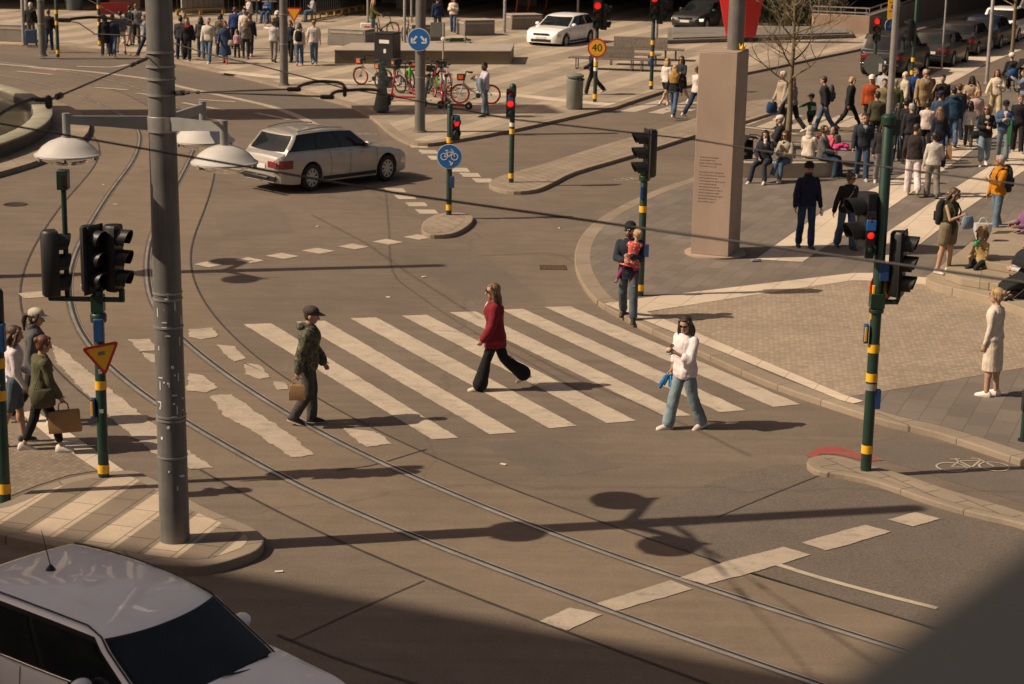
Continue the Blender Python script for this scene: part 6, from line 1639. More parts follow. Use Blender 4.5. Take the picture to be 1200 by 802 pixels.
def hair_shape(s, mb, kind, L=.0):
    hs = s.hs; Mh = s.HR
    def B(c, r, n=14, m=10): mb.ball(s.H(*c), tuple(x * hs for x in r), n, m, Mh)
    if kind == 'short':
        B((-.026, 0, .040), (.094, .083, .090)); B((-.048, 0, -.005), (.060, .074, .075)); B((.030, 0, .090), (.050, .060, .026))
    elif kind == 'crop':
        B((-.022, 0, .034), (.092, .080, .088)); B((-.045, 0, .0), (.056, .070, .07))
    elif kind in ('long', 'bob', 'bun', 'pony', 'knot'):
        B((-.024, 0, .034), (.097, .086, .094)); B((-.045, 0, -.005), (.062, .080, .085)); B((.025, .0, .086), (.055, .062, .028))
        for g in (1, -1): mb.caps(s.H(.040, g * .066, .062), s.H(.012, g * .080, -.025), .022 * hs, .020 * hs, 8)
        if kind in ('long', 'bob'):
            rows = []
            for j in range(9):
                t_ = j / 8; z = .02 - (L) * t_; x = -.055 - .03 * sin(t_ * pi * .8); wy = .078 + .030 * sin(t_ * 2.2); wx = .048 - .018 * t_
                base = s.H(x, 0, z)
                rows.append([base + s.HR @ (V((cos(a) * wx, sin(a) * wy * (1 - .25 * t_ ** 3), 0)) * hs) for a in [2 * pi * q / 14 for q in range(14)]])
            mb.loft(rows)
            for g in (1, -1):
                P = [s.H(.015, g * .080, .02), s.H(.015, g * .090, -.06), s.H(.005, g * .098, -.06 - L * .35), s.H(-.005, g * .095, -.04 - L * .75)]
                mb.tube(P, [.018 * hs, .026 * hs, .026 * hs, .012 * hs], 10)
        if kind == 'bun': B((-.105, 0, .05), (.042, .046, .042))
        if kind == 'knot': B((-.075, 0, .125), (.040, .042, .036))
        if kind == 'pony': mb.tube([s.H(-.095, 0, .04), s.H(-.15, 0, .01), s.H(-.165, 0, -.07), s.H(-.145, 0, -.04 - L)], [.026 * hs, .038 * hs, .036 * hs, .012 * hs], 10)
    elif kind == 'curly':
        rr = random.Random(int(s.k * 1000))
        for j in range(46):
            a, b = rr.uniform(0, 6.28), rr.uniform(-.7, 1.57); c = (-.03 + cos(a) * cos(b) * .085, sin(a) * cos(b) * .085, .03 + sin(b) * .085)
            if c[0] > .035 and c[2] < .06: continue
            B(c, (.034, .034, .034), 8, 6)
    elif kind == 'hijab':
        B((-.018, 0, .024), (.108, .096, .108)); B((-.03, 0, -.07), (.09, .098, .09))
        mb.caps(s.H(-.02, 0, -.08), s.neck - V((0, 0, .05 * s.k)), .085 * s.k, .13 * s.k, 14)
        for g in (1, -1): mb.caps(s.H(.045, g * .07, .05), s.H(.035, g * .062, -.09), .022 * s.k, .028 * s.k, 8)

def dark(c, k): return tuple(x * k for x in c)
def person(label, px, face, fig=None, z=0.0, lod=1, skin='l', top=None, bot=None, hair=('short', 'dbrown'), hat=None, shoe=(.02, .02, .02), glasses=False, group='people on the square', pos=None, extra=None, sole=None, beard=None):
    """top = dict(c, sleeve 0..1, hem z, e thickness, flare, m material, kind); bot = dict(k, c, ...)"""
    fig = fig or {}; s = Fig(**fig); k = s.k
    P = pos if pos is not None else G(px[0], px[1], z)
    t = thing('person', label, 'person', P, radians(face), group)
    vox = {0: .0085, 1: .012, 2: .017}[lod]; pad = {0: 0.0, 1: .003, 2: .006}[lod]
    def finish(mb, name, mat, v=None, wr=0.0, sm=3):
        o = mb.build(name, mat, t, smooth=180); PENDING.append((o, (v or vox) * (1 if k > .8 else .85), wr, sm)); return o
    top = top or dict(c=(.2, .2, .2)); bot = bot or dict(k='trousers', c=(.03, .04, .07))
    skm = mat_skin(SKIN[skin])
    # body: one surface (head, neck, trunk, limbs, hands)
    mb = MB(); s.torso(mb, -.012, z0=.86); s.head(mb, lod)
    for i in (0, 1):
        s.leg(mb, i, -.012 if bot['k'] in ('trousers', 'gown') else 0); s.arm(mb, i, -.004); s.hand(mb, i, fr=.0098 if lod == 0 else .0125)
        mb.caps(s.ank[i], s.ank[i] + s.footd[i] * .06 * k + V((0, 0, -.05 * k)), .032 * k, .018 * k, 8)
    mb.caps(s.Tz(0, -.06, .90), s.Tz(0, .06, .90), .09 * k, .09 * k, 12)
    finish(mb, 'body', skm, sm=2)
    # legs' clothing
    bk, bc = bot['k'], bot.get('c', (.03, .04, .06)); bm = bot.get('m') or cloth(bc, 'denim' if bot.get('denim') else 'cloth')
    if bk in ('trousers', 'shorts', 'leggings'):
        mb = MB(); e = {'trousers': .016, 'shorts': .026, 'leggings': .006}[bk] + pad + bot.get('e', 0); to = bot.get('to', {'trousers': .97, 'shorts': .40, 'leggings': .98}[bk])
        mb.loft([s.ring(zz_, a + .003, b, e=min(e, .012 + pad)) for zz_, a, b in ((.84, .098, .150), (.90, .112, .168), (.97, .115, .172 if s.fem else .166), (1.06, .102, .150))])
        for i in (0, 1): s.leg(mb, i, e, to=to, flare=bot.get('flare', .012 if bk == 'trousers' else .02 if bk == 'shorts' else 0))
        finish(mb, 'shorts' if bk == 'shorts' else 'trousers', bm, wr=.010 if bk == 'trousers' else .004)
    elif bk in ('skirt', 'gown', 'dress'):
        zt, zh, fl = (1.08, bot.get('hem', .5), bot.get('flare', .05)); e = .016 + pad; mb = MB()
        cx = (s.knee[0].x + s.knee[1].x) / 2 / k; kx = abs(s.knee[0].x - s.knee[1].x) / 2 / k; kx = min(kx, .22)
        rows = []
        for j in range(8):
            q = j / 7; zz_ = lerp(zt, zh, q); rx = lerp(.100, .105 + fl, min(1, q * 1.0)) + kx * max(0, q - .15) * 1.0; ry = (lerp(.140, .172, min(1, q * 2.6)) if q < .4 else lerp(.172, .155 + fl, (q - .4) / .6))
            rows.append(s.ring(zz_, rx, ry, cx * max(0, q - .2), e=e))
        mb.loft(rows); finish(mb, 'dress_skirt' if bk != 'skirt' else 'skirt', bm, wr=.008)
    # upper clothing
    tc = top.get('c', (.2, .2, .2)); tm = top.get('m') or cloth(tc); e = max(top.get('e', .018) * .8, .020) + pad + (.004 if bk == 'trousers' else 0); mb = MB()
    s.torso(mb, e, z0=top.get('hem', .88), z1=top.get('z1', 1.475), hem_flare=top.get('flare', .008 if top.get('hem', .88) < .9 else 0))
    for i in (0, 1):
        if top.get('sleeve', 1.0) > 0: s.arm(mb, i, e * .72 + .002 + top.get('slv', 0), to=top.get('sleeve', .97))
        else: mb.ball(s.sho[i] + V((0, (-.02, .02)[i] * k, .0)), .05 * k)
    if top.get('collar'): mb.lathe([(.075 * k, -.03), (.085 * k, 0), (.078 * k, .045 * k), (.06 * k, .05 * k), (.05 * k, -.02)], s.neck + V((-.012 * k, 0, .012 * k)), 16)
    if top.get('hood'): mb.ball(s.Tz(-.10, 0, 1.46), (.085 * k, .115 * k, .06 * k)); mb.ball(s.Tz(-.03, 0, 1.475), (.10 * k, .10 * k, .04 * k))
    finish(mb, top.get('name', 'jacket' if e > .02 else 'top'), tm, wr=top.get('wr', .012))
    if top.get('inner'):
        mb = MB(); w = top.get('iw', .034); rows = []
        for zz_, x, q in ((1.27, .122, .3), (1.31, .125, .9), (1.37, .112, 1.45), (1.425, .083, 1.6), (1.455, .064, 1.3)):
            rows.append([s.Tz(x + e - .006, -w * q, zz_), s.Tz(x + e + .004, 0, zz_), s.Tz(x + e - .006, w * q, zz_), s.Tz(x - .03, 0, zz_)])
        mb.loft(rows); mb.build('shirt_front', cloth(top['inner']), t, smooth=50)
    # shoes
    sc = shoe if isinstance(shoe, tuple) else (.02, .02, .02)
    for i in (0, 1):
        d = s.footd[i]; up = V((0, 0, 1)) - d * d.z; up.normalize(); a = s.ank[i] - up * .045 * k
        rows = []
        for q, w, hh_ in ((-.08, .024, .050), (-.064, .037, .076), (-.02, .042, .090), (.03, .043, .078), (.09, .049, .055), (.14, .047, .042), (.178, .032, .028), (.19, .015, .014)):
            c = a + d * q * k - up * .036 * k; yv = d.cross(up)
            rows.append([c + (yv * w * cos(b) + up * (hh_ * max(0, sin(b)) * 1.25 - .006 * (sin(b) < 0))) * k for b in [2 * pi * j / 12 for j in range(12)]])
        mb = MB(); mb.loft(rows); sh = mb.build('shoe', M('shoe', sc, .6, var=.15), t, smooth=60)
        if sole:
            mb = MB(); rows = [[p - up * .012 * k for p in (r[6], r[0])] for r in rows]; mb.loft([[r[0], r[1], r[1] + up * .02 * k, r[0] + up * .02 * k] for r in rows]); mb.build('sole', M('shoe_sole', sole, .6), sh, smooth=40)
    # hair, hats, face
    if hair:
        mb = MB(); hair_shape(s, mb, hair[0], hair[2] if len(hair) > 2 else .25)
        hc = HAIRC.get(hair[1], hair[1]); hm = mat_hair(hc) if hair[0] != 'hijab' else cloth(hc)
        finish(mb, 'hair' if hair[0] != 'hijab' else 'headscarf', hm, v=vox * .95, wr=.007 if hair[0] in ('long', 'bob', 'curly', 'pony') else .004, sm=2)
    if hat:
        hk, hcol = hat; hm = cloth(hcol); mb = MB()
        if hk == 'cap':
            mb.ball(s.H(-.012, 0, .062), (.112 * s.hs, .094 * s.hs, .078 * s.hs), 16, 10, s.HR)
            o = mb.build('cap', hm, t, smooth=60); mb = MB(); r0 = []; r1 = []
            for j in range(9):
                b = radians(-62 + 124 * j / 8); r0.append(s.H(-.01 + .106 * cos(b), .090 * sin(b), .052)); r1.append(s.H(.030 + .155 * cos(b), .082 * sin(b), .026))
            up_ = s.HR @ V((0, 0, .008)); mb.loft([[r0[j], r1[j], r1[j] + up_, r0[j] + up_] for j in range(9)]); mb.build('cap_brim', hm, o, smooth=50)
        elif hk == 'beanie':
            mb.ball(s.H(-.016, 0, .066), (.106 * s.hs, .094 * s.hs, .086 * s.hs), 16, 10, s.HR); mb.ball(s.H(-.014, 0, .045), (.109 * s.hs, .097 * s.hs, .042 * s.hs), 16, 8, s.HR); mb.build('beanie', hm, t, smooth=60)
        elif hk == 'helmet':
            mb.ball(s.H(-.012, 0, .06), (.135 * s.hs, .11 * s.hs, .10 * s.hs), 16, 10, s.HR); mb.build('helmet', M('helmet', hcol, .35), t, smooth=60)
    fz = .012
    if glasses:
        mb = MB()
        for g in (1, -1):
            mb.ball(s.H(.090, g * .034, fz), (.014 * s.hs, .029 * s.hs, .022 * s.hs), 10, 8, s.HR); mb.tube([s.H(.085, g * .062, fz + .006), s.H(.0, g * .084, fz + .004)], .004, 5)
        mb.tube([s.H(.098, -.02, fz + .006), s.H(.103, 0, fz + .008), s.H(.098, .02, fz + .006)], .005, 5); mb.build('sunglasses', m_lensd, t, smooth=60)
    elif lod < 2:
        for g in (1, -1): mb = MB(); mb.ball(s.H(.086, g * .033, fz), (.008 * s.hs, .014 * s.hs, .008 * s.hs), 8, 6, s.HR); mb.build('eye', m_eye, t)
        mb = MB()
        for g in (1, -1): mb.tube([s.H(.090, g * .018, fz + .026), s.H(.086, g * .05, fz + .026)], .005, 5)
        mb.build('eyebrow', mat_hair(HAIRC['dbrown']), t)
    if lod < 2:
        mb = MB(); mb.ball(s.H(.080, 0, -.062), (.009 * s.hs, .024 * s.hs, .008 * s.hs), 10, 6, s.HR); mb.build('mouth', m_lips, t)
    if beard:
        mb = MB(); mb.ball(s.H(.030, 0, -.070), (.066 * s.hs, .062 * s.hs, .050 * s.hs), 12, 8, s.HR); finish(mb, 'beard', mat_hair(HAIRC[beard]), sm=1)
    if extra: extra(t, s)
    t['_s'] = 0; del t['_s']
    W4 = Matrix.Translation(P) @ Matrix.Rotation(radians(face), 4, 'Z')
    return t, s, W4

def finish_people():
    for o, v, wr, sm in PENDING:
        r = o.modifiers.new('surface', 'REMESH'); r.mode = 'VOXEL'; r.voxel_size = v; r.use_smooth_shade = True
        q = o.modifiers.new('smooth', 'SMOOTH'); q.factor = .5; q.iterations = sm
    dg = bpy.context.evaluated_depsgraph_get(); dg.update()
    new = []
    for o, v, wr, sm in PENDING:
        me = bpy.data.meshes.new_from_object(o.evaluated_get(dg)); new.append(me)
    for (o, v, wr, sm), me in zip(PENDING, new):
        old = o.data; o.modifiers.clear(); me.name = old.name; o.data = me
        n = len(me.vertices)
        if wr and n:
            co = np.empty(n * 3, np.float32); me.vertices.foreach_get('co', co); no = np.empty(n * 3, np.float32); me.vertex_normals.foreach_get('vector', no)
            co = co.reshape(-1, 3); no = no.reshape(-1, 3); sd = (sum(map(ord, o.name)) % 97) * .37
            d = np.array([noise.noise(V((c[0] * 6 + sd, c[1] * 6 + c[2] * 3, c[2] * 5 + c[0] * 5))) + .32 * noise.noise(V((c[0] * 13 + c[2] * 9, c[1] * 13 + sd, c[2] * 11))) for c in co.tolist()], np.float32)
            co += no * (d * wr)[:, None]; me.vertices.foreach_set('co', co.ravel()); me.update()
        me.polygons.foreach_set('use_smooth', [True] * len(me.polygons))
# ================================================================== who is where
def mk(name, label, cat, P, rz=0, group=None): return thing(name, label, cat, P, rz, group)
m_kraft = M('kraft_paper', (.30, .17, .075), .8, var=.15, scale=9, bump=.3)
def paper_bag(label, P, rz, w, d, h, tilt=0, group='paper carrier bags'):
    """P = the hand; bag hangs below"""
    t = mk('paper_bag', label, 'bag', P, rz, group); t.rotation_euler = (radians(tilt), radians(tilt * .6), rz)
    mb = MB(); z = -.12; rows = []
    for q, kx, ky in ((0, 1.0, 1.0), (.06, 1.02, 1.03), (.5, 1.03, 1.0), (.9, 1.0, .8), (1.0, .98, .7)):
        rows.append([V((x * w / 2 * kx + .01 * sin(9 * q + x), y * d / 2 * ky, z - h + h * q)) for x, y in ((-1, -1), (0, -1.06), (1, -1), (1.02, 0), (1, 1), (0, 1.06), (-1, 1), (-1.02, 0))])
    mb.loft(rows); mb.build('bag', m_kraft, t, smooth=25)
    for s in (1, -1):
        mb = MB(); mb.tube([(-.07, s * d * .3, z), (-.06, s * d * .2, z + .09), (0, s * .01, z + .125), (.06, s * d * .2, z + .09), (.07, s * d * .3, z)], .006, 6); mb.build('handle', m_kraft, t, smooth=60)
    return t
def backpack(label, W4, s, c, big=1.0, group=None):
    k = s.k; B = s.Tz(-.17, 0, 1.22); t = mk('backpack', label, 'backpack', W4 @ B, W4.to_euler().z, group)
    mb = MB(); rows = []
    for z, a, b in ((-.24, .06, .11), (-.22, .085, .14), (-.05, .095, .155), (.12, .085, .15), (.2, .06, .12), (.24, .03, .06)):
        rows.append([V((a * big * k * cos(q) * 1.0 - .03, b * k * sin(q), z * k * big)) for q in [2 * pi * j / 14 for j in range(14)]])
    mb.loft(rows); mb.build('pack', cloth(c), t, smooth=60)
    mb = MB(); mb.box((-.03 - .095 * big * k, 0, -.08 * k), (.05, .2 * k, .2 * k)); mb.build('pocket', cloth(tuple(x * .8 for x in c)), t, bevel=.02)
    for g in (1, -1):
        L = [s.Tz(-.10, g * .09, 1.40), s.Tz(-.02, g * .115, 1.475), s.Tz(.085, g * .12, 1.42), s.Tz(.165, g * .125, 1.28), s.Tz(.12, g * .15, 1.12), s.Tz(-.08, g * .17, 1.06)]
        mb = MB(); mb.tube([p - B for p in L], .020, 6, ell=.4); mb.build('strap', cloth(c), t, smooth=60)
    return t
def handbag(label, P, rz, c, w=.32, h=.24, d=.12, strap=None, name='shoulder_bag', soft=True):
    t = mk(name, label, 'bag', P, rz)
    mb = MB(); rows = []
    for z, a, b in ((-h, .80, .7), (-h * .9, .98, 1), (-h * .5, 1.0, 1.05), (-h * .1, .82, .6), (0, .70, .3)): rows.append([V((a * w / 2 * cos(q), b * d / 2 * sin(q), z)) for q in [2 * pi * j / 12 for j in range(12)]])
    mb.loft(rows); mb.build('bag', cloth(c), t, smooth=60)
    if strap: mb = MB(); mb.tube(strap, .014, 6, ell=.5); mb.build('strap', cloth(c), t, smooth=60)
    return t
def phone(label, W4, s, i=0, c=(.02, .02, .022)):
    p = s.wri[i] + s.hd[i] * .09 * s.k + s.hn[i] * .012; t = mk('phone', label, 'phone', W4 @ p, W4.to_euler().z); t.rotation_euler = (0, radians(-35), W4.to_euler().z)
    mb = MB(); mb.box((0, 0, .02), (.012, .075, .15)); mb.build('case', M('phone_case', c, .4), t, bevel=.006); mb = MB(); mb.box((-.008, 0, .02), (.003, .068, .14)); mb.build('screen', m_lensd, t); return t

WALK = ((24, 5), (-20, 26)); WALK2 = ((-18, 24), (22, 4)); MID = ((12, 10), (-8, 30)); STAND = ((2, 3, 3), (-3, 4, 3)); STEP = ((14, 4), (-12, 12))
DOWN = (3, 7, 12, 8); SWF = (20, 7, 22, 6); SWB = (-18, 8, 10, 0); PHONE = (22, 10, 92, 38); FOLD = (22, 12, 85, 60); POCK = (-12, 20, 42, 20); UP = (70, 25, 110, 40)
FG = 'pedestrians on the crossing'

# --- man in camouflage
t, s, W = person('man in a camouflage jacket and dark cap crossing between the tram rails', (361, 497), 0, dict(h=1.76, legs=((7, 8), (3, 34)), arms=((14, 6, 22, 10), (-14, 9, 8, 0)), lean=3, head=(0, 4)), lod=0, top=dict(m=M_CAMO, hem=.84, e=.052, hood=True, slv=.006, wr=.016), bot=dict(k='trousers', c=(.052, .048, .046), denim=True, e=.008), hair=('crop', 'brown'), hat=('cap', (.060, .048, .045)), shoe=(.02, .018, .018), sole=(.5, .42, .33), group=FG, beard=None)
paper_bag('small brown paper bag carried by the man in camouflage', W @ (s.wri[1] + s.hd[1] * .09), radians(5), .22, .14, .21)
# --- woman in the red coat
t, s, W = person('woman in a dark red coat and flared black trousers striding over the zebra stripes', (579, 457), 180, dict(h=1.74, fem=True, legs=((17, 3), (-19, 34)), arms=((10, 9, 26, 14), (6, 8, 18, 6)), lean=2, head=(14, 2)), lod=0, top=dict(c=(.17, .012, .020), hem=.74, e=.052, flare=.045, inner=(.55, .48, .46), slv=.006, name='coat', wr=.014), bot=dict(k='trousers', c=(.010, .009, .010), e=.004, flare=.060), hair=('long', 'lbrown', .30), shoe=(.55, .46, .37), glasses=True, group=FG)
# --- woman in the white blouse
t, s, W = person('woman in a loose white blouse and pale jeans looking at her phone on the crossing', (800, 503), 207, dict(h=1.74, fem=True, legs=((-12, 13), (15, 3)), arms=((26, 12, 92, 38), (-4, 14, 14, 4)), lean=1, head=(22, 12), twist=12), lod=0, top=dict(c=(.66, .60, .60), hem=.80, e=.034, flare=.015, sleeve=.66, slv=.012, name='blouse', wr=.016), bot=dict(k='trousers', c=(.17, .225, .25), denim=True, e=.012, flare=.022), hair=('bob', 'dbrown', .22), shoe=(.58, .52, .46), glasses=True, group=FG)
phone('dark phone in the hand of the woman in the white blouse', W, s, 0)
q = W @ (s.wri[1] + s.hd[1] * .08); tt = mk('bundle', 'blue ribbon-like bundle held low by the woman in the white blouse', 'bundle', q)
mb = MB(); rr = random.Random(2)
for j in range(9):
    a = j * .7; mb.tube([(0, 0, .02), (cos(a) * .06, sin(a) * .05, -.02), (cos(a) * .13 - .02, sin(a) * .10, -.13 - .03 * (j % 3))], [.015, .03, .022], 6, ell=.5)
mb.build('ribbon', cloth((.03, .17, .36)), tt, smooth=50); mb = MB(); mb.ball((0, 0, .03), (.04, .04, .03)); mb.build('knot', cloth((.6, .58, .55)), tt)
# --- man carrying a child
t, s, W = person('man in navy jacket, black beanie and sunglasses carrying a small child', (735, 376), 258, dict(h=1.80, legs=((11, 6, 2), (-9, 24, 2)), arms=((34, 8, 70, 34), (30, 6, 58, 40)), lean=-3, head=(-12, 4)), z=0.05, lod=0, top=dict(c=(.018, .022, .034), hem=.76, e=.024, slv=.004), bot=dict(k='trousers', c=(.075, .095, .115), denim=True, e=.004), hair=('crop', 'dbrown'), hat=('beanie', (.012, .012, .016)), shoe=(.016, .014, .013), glasses=True, group='man and carried child', beard='brown')
cp = W @ V((.27, -.16, 0)); t, s2, W2 = person('small child in a red polka-dot dress carried by a man in a beanie', None, 86, dict(h=1.08, fem=True, child=True, legs=((40, 44, 14, 20), (36, 40, 14, 20)), arms=((70, 8, 30, 30), (100, 6, 30, 30)), lean=12, sit=1.10, head=(30, -4)), lod=0, pos=V((cp.x, cp.y, KH)), top=dict(m=M_DOTS, hem=.80, e=.022, sleeve=.5, name='dress_top'), bot=dict(k='leggings', c=(.26, .04, .15)), hair=('bun', 'blond'), shoe=(.16, .13, .07), group='man and carried child')
t.rotation_euler.rotate_axis('X', radians(12))
mb = MB(); mb.loft([s2.ring(z_, rx, ry, cx, e=.01) for z_, rx, ry, cx in ((1.10, .11, .14, 0), (.98, .15, .19, .01), (.86, .19, .26, .03), (.72, .21, .31, .04))]); mb.build('dress_skirt', M_DOTS, t, smooth=60)
# --- woman in the white dress
t, s, W = person('woman with a blond bun in a long off-white dress standing by the right edge', (1160, 464), 142, dict(h=1.72, fem=True, legs=((2, 2, 1), (-2, 3, 1)), arms=((2, 6, 14, 6), (0, 6, 16, 8)), lean=0, head=(8, 2)), z=KH, lod=0, top=dict(c=(.56, .49, .42), hem=.90, e=.012, slv=-.008, name='dress_top', wr=.004), bot=dict(k='dress', c=(.56, .47, .38), hem=.42, flare=.02), hair=('bun', 'blond'), shoe=(.62, .57, .50), group='people near the steps')
# --- three women at the left
GL = 'women walking off the left crossing'
t, s, W = person('woman in an olive jacket and black trousers carrying a big paper bag at the left', (50, 528), 12, dict(h=1.68, fem=True, legs=((-14, 8), (24, 12)), arms=((6, 8, 20, 8), (16, 9, 16, 2)), lean=4, head=(-6, 8), twist=22), z=0.012, lod=0, top=dict(c=(.085, .082, .045), hem=.80, e=.034, flare=.02, slv=.008), bot=dict(k='trousers', c=(.012, .012, .013), to=.86, flare=0.0), hair=('bun', 'red'), shoe=(.6, .55, .5), group=GL)
paper_bag('large brown paper bag carried by the woman in the olive jacket', W @ (s.wri[1] + s.hd[1] * .09), radians(10), .42, .18, .30, tilt=-6)
sb = W @ s.Tz(-.05, -.23, 1.02); L_ = [V(q_) for q_ in ()]
handbag('olive shoulder bag under the arm of the woman in the olive jacket', sb, radians(20), (.075, .068, .042), .34, .26, .13, strap=[(.12, 0, -.02), (.07, .03, .22), (.03, .08, .44), (-.02, .06, .24), (-.12, 0, -.02)])
t, s, W = person('woman in a white long-sleeved top and denim shorts behind the left-edge pole', (19, 520), 20, dict(h=1.70, fem=True, legs=((10, 4), (-12, 14)), arms=((12, 8, 60, 30), (4, 7, 30, 10)), lean=2, head=(-8, 6)), z=0.012, lod=0, top=dict(c=(.58, .52, .53), hem=.94, e=.016, name='top'), bot=dict(k='shorts', c=(.085, .115, .14), denim=True, to=.42), hair=('bob', 'brown', .16), shoe=(.03, .03, .045), sole=(.5, .45, .4), group=GL)
t, s, W = person('woman in a pale cap and grey jacket farthest from us in the left trio', (43, 497), 8, dict(h=1.74, fem=True, legs=((-16, 20), (18, 5)), arms=((8, 7, 25, 6), (-6, 8, 18, 4)), lean=3, head=(-10, 4)), z=0.0, lod=0, top=dict(c=(.085, .083, .085), hem=.80, e=.030, collar=True), bot=dict(k='trousers', c=(.018, .017, .02)), hair=('pony', 'dbrown', .16), hat=('cap', (.46, .41, .33)), shoe=(.55, .5, .45), group=GL)

# --- right-hand plaza
GP = 'people on the right plaza'; GS = 'seated people'; GX = 'people in the dense crowd'
def c1(label, px, face, h, fem, legs, arms, top, bot, hair, lod=1, z=KH, hp=None, head=(0, 3), lean=2, group=GX, sit=None, child=False, **kw):
    pos = None
    if hp is not None: g = G(hp[0], hp[1], z + h * .995); pos = V((g.x, g.y, z))
    rj = random.Random(label); q = lambda a: rj.uniform(-a, a)
    if sit is None and fem is not None:
        arms = tuple((a[0] + q(9), a[1] + abs(q(5)), max(3, a[2] + q(10)), a[3] + q(6)) for a in arms); legs = tuple((l[0] + q(4), max(2, l[1] + q(4))) + tuple(l[2:]) for l in legs)
        head = (head[0] + q(24), head[1] + q(6)); lean = lean + q(3); face = face + q(9)
    return person(label, px, face, dict(twist=q(9), h=h, fem=fem, legs=legs, arms=arms, head=head, lean=lean, sit=sit, child=child), z=z, lod=lod, top=top, bot=bot, hair=hair, pos=pos, group=group, **kw)
J = lambda c, **k: dict(c=c, e=k.pop('e', .028), **k)
T = lambda c, d=False, **k: dict(k=k.pop('k', 'trousers'), c=c, denim=d, **k)
WH = (.58, .53, .48); JN = (.06, .10, .17); JL = (.17, .22, .27); JD = (.022, .036, .072); BK = (.012, .012, .014); NV = (.012, .018, .042)
t, s, W = c1('bearded man in a navy zip sweater and blue jeans walking towards us', (943, 291), 272, 1.86, False, ((8, 6, 1), (-6, 14, 1)), (DOWN, (0, 9, 14, 6)), J((.010, .014, .034), e=.020, collar=True), T((.020, .040, .095), True), ('crop', 'black'), lod=0, skin='m', hat=('beanie', (.012, .011, .012)), beard='black', group=GP)
q = W @ (s.wri[0] + s.hd[0] * .12); cu = mk('paper_cup', 'white paper cup held low by the bearded man in navy', 'cup', q - V((0, 0, .07))); mb = MB(); mb.lathe([(0, 0), (.028, 0), (.040, .11), (0, .11)], n=14); mb.build('cup', m_signwhite, cu, smooth=40); mb = MB(); mb.lathe([(0, .111), (.043, .111), (.041, .125), (0, .125)], n=14); mb.build('lid', m_signwhite, cu, smooth=40)
c1('woman with a hair knot, black jacket and crossbody strap walking beside the bearded man', (990, 291), 286, 1.68, True, ((10, 5, 2), (-8, 14, 2)), ((2, 10, 12, 5), (10, 16, 6, 0)), J((.012, .012, .014), e=.036, hem=.84, z1=1.5), T(JN, True, e=.012, flare=.02), ('knot', 'dbrown'), lod=0, skin='m', glasses=True, head=(20, 4), shoe=BK, group=GP,
   extra=lambda t_, s_: MB().tube([s_.Tz(.05, .15, 1.46), s_.Tz(.185, .03, 1.3), s_.Tz(.175, -.10, 1.12), s_.Tz(.12, -.17, .99)], .014, 6, ell=.4).build('crossbody_strap', cloth((.4, .36, .32)), t_, smooth=60))
t, s, W = c1('woman in an olive sleeveless vest and khaki shorts standing at the steps', (1108, 321), 318, 1.74, True, ((3, 2, 2), (-2, 6, 2)), ((20, 10, 78, 50), (24, 8, 84, 46)), J((.040, .044, .018), e=.022, sleeve=0, hem=.80), T((.17, .135, .085), k='shorts', to=.30, e=.024), ('long', 'brown', .22), lod=0, glasses=True, head=(4, 16), shoe=WH, group='people near the steps', z=KH + .165)
backpack('black square backpack worn by the woman in the olive vest', W, s, (.016, .018, .016), 1.05)
handbag('shiny blue-grey bag held in front by the woman in the olive vest', W @ (s.wri[1] + s.hd[1] * .10 + V((.04, 0, -.03))), radians(30), (.17, .22, .29), .30, .26, .15, name='cloth_bag')
t, s, W = c1('man in an orange jacket with a dark backpack standing above the steps', (1166, 273), 196, 1.78, False, ((6, 3, 2), (-8, 6, 3)), ((25, 8, 88, 20), DOWN), J((.42, .165, .008), e=.030, hood=True), T((.10, .15, .20), True, e=.008), ('short', 'grey'), lod=0, head=(-4, 4), shoe=BK, skin='m', group='people near the steps')
backpack('dark blue-grey hiking backpack on the man in the orange jacket', W, s, (.022, .030, .042), 1.25)
t, s, W = c1('child in a sand sweater and tan cap sitting on the lowest stone step', (1149, 313), 226, 1.40, True, ((78, 70, 4), (70, 92, 6)), ((30, 12, 110, 50), (20, 10, 55, 20)), J((.40, .27, .11), e=.022), T((.016, .017, .018), k='leggings'), ('long', 'lbrown', .16), sit=.04, z=KH + .325, child=True, hat=('cap', (.40, .25, .12)), shoe=(.35, .30, .28), lod=0, group=GS)
q = W @ (s.wri[0] + s.hd[0] * .1); tt = mk('toy', 'small green toy in the hands of the child on the step', 'toy', q); mb = MB(); mb.ball((0, 0, 0), (.05, .05, .07)); mb.build('body', M('toy_green', (.02, .26, .08), .5), tt); mb = MB(); mb.caps((0, .03, .04), (.05, .07, .09), .02, .015, 8); mb.caps((0, -.03, .04), (.03, -.08, .08), .02, .015, 8); mb.build('arm', M('toy_green', (.02, .26, .08), .5), tt)
c1('person in a violet top with curly hair sitting at the right edge of the steps', (1203, 282), 196, 1.68, True, ((82, 62, 6), (70, 40, 6)), ((35, 10, 55, 10), (30, 12, 60, 20)), J((.20, .09, .18), e=.022), T((.022, .022, .024)), ('curly', 'brown'), sit=.06, z=KH + .30, shoe=WH, lod=1, group=GS, skin='m')
c1('person in a white shirt and dark trousers seated lowest at the right edge', (1203, 338), 190, 1.74, False, ((80, 84, 8), (74, 78, 8)), ((35, 10, 60, 40), (30, 12, 62, 40)), J((.5, .47, .47), e=.022), T((.018, .022, .030)), ('short', 'brown'), sit=.08, z=KH + .16, lod=1, group=GS)
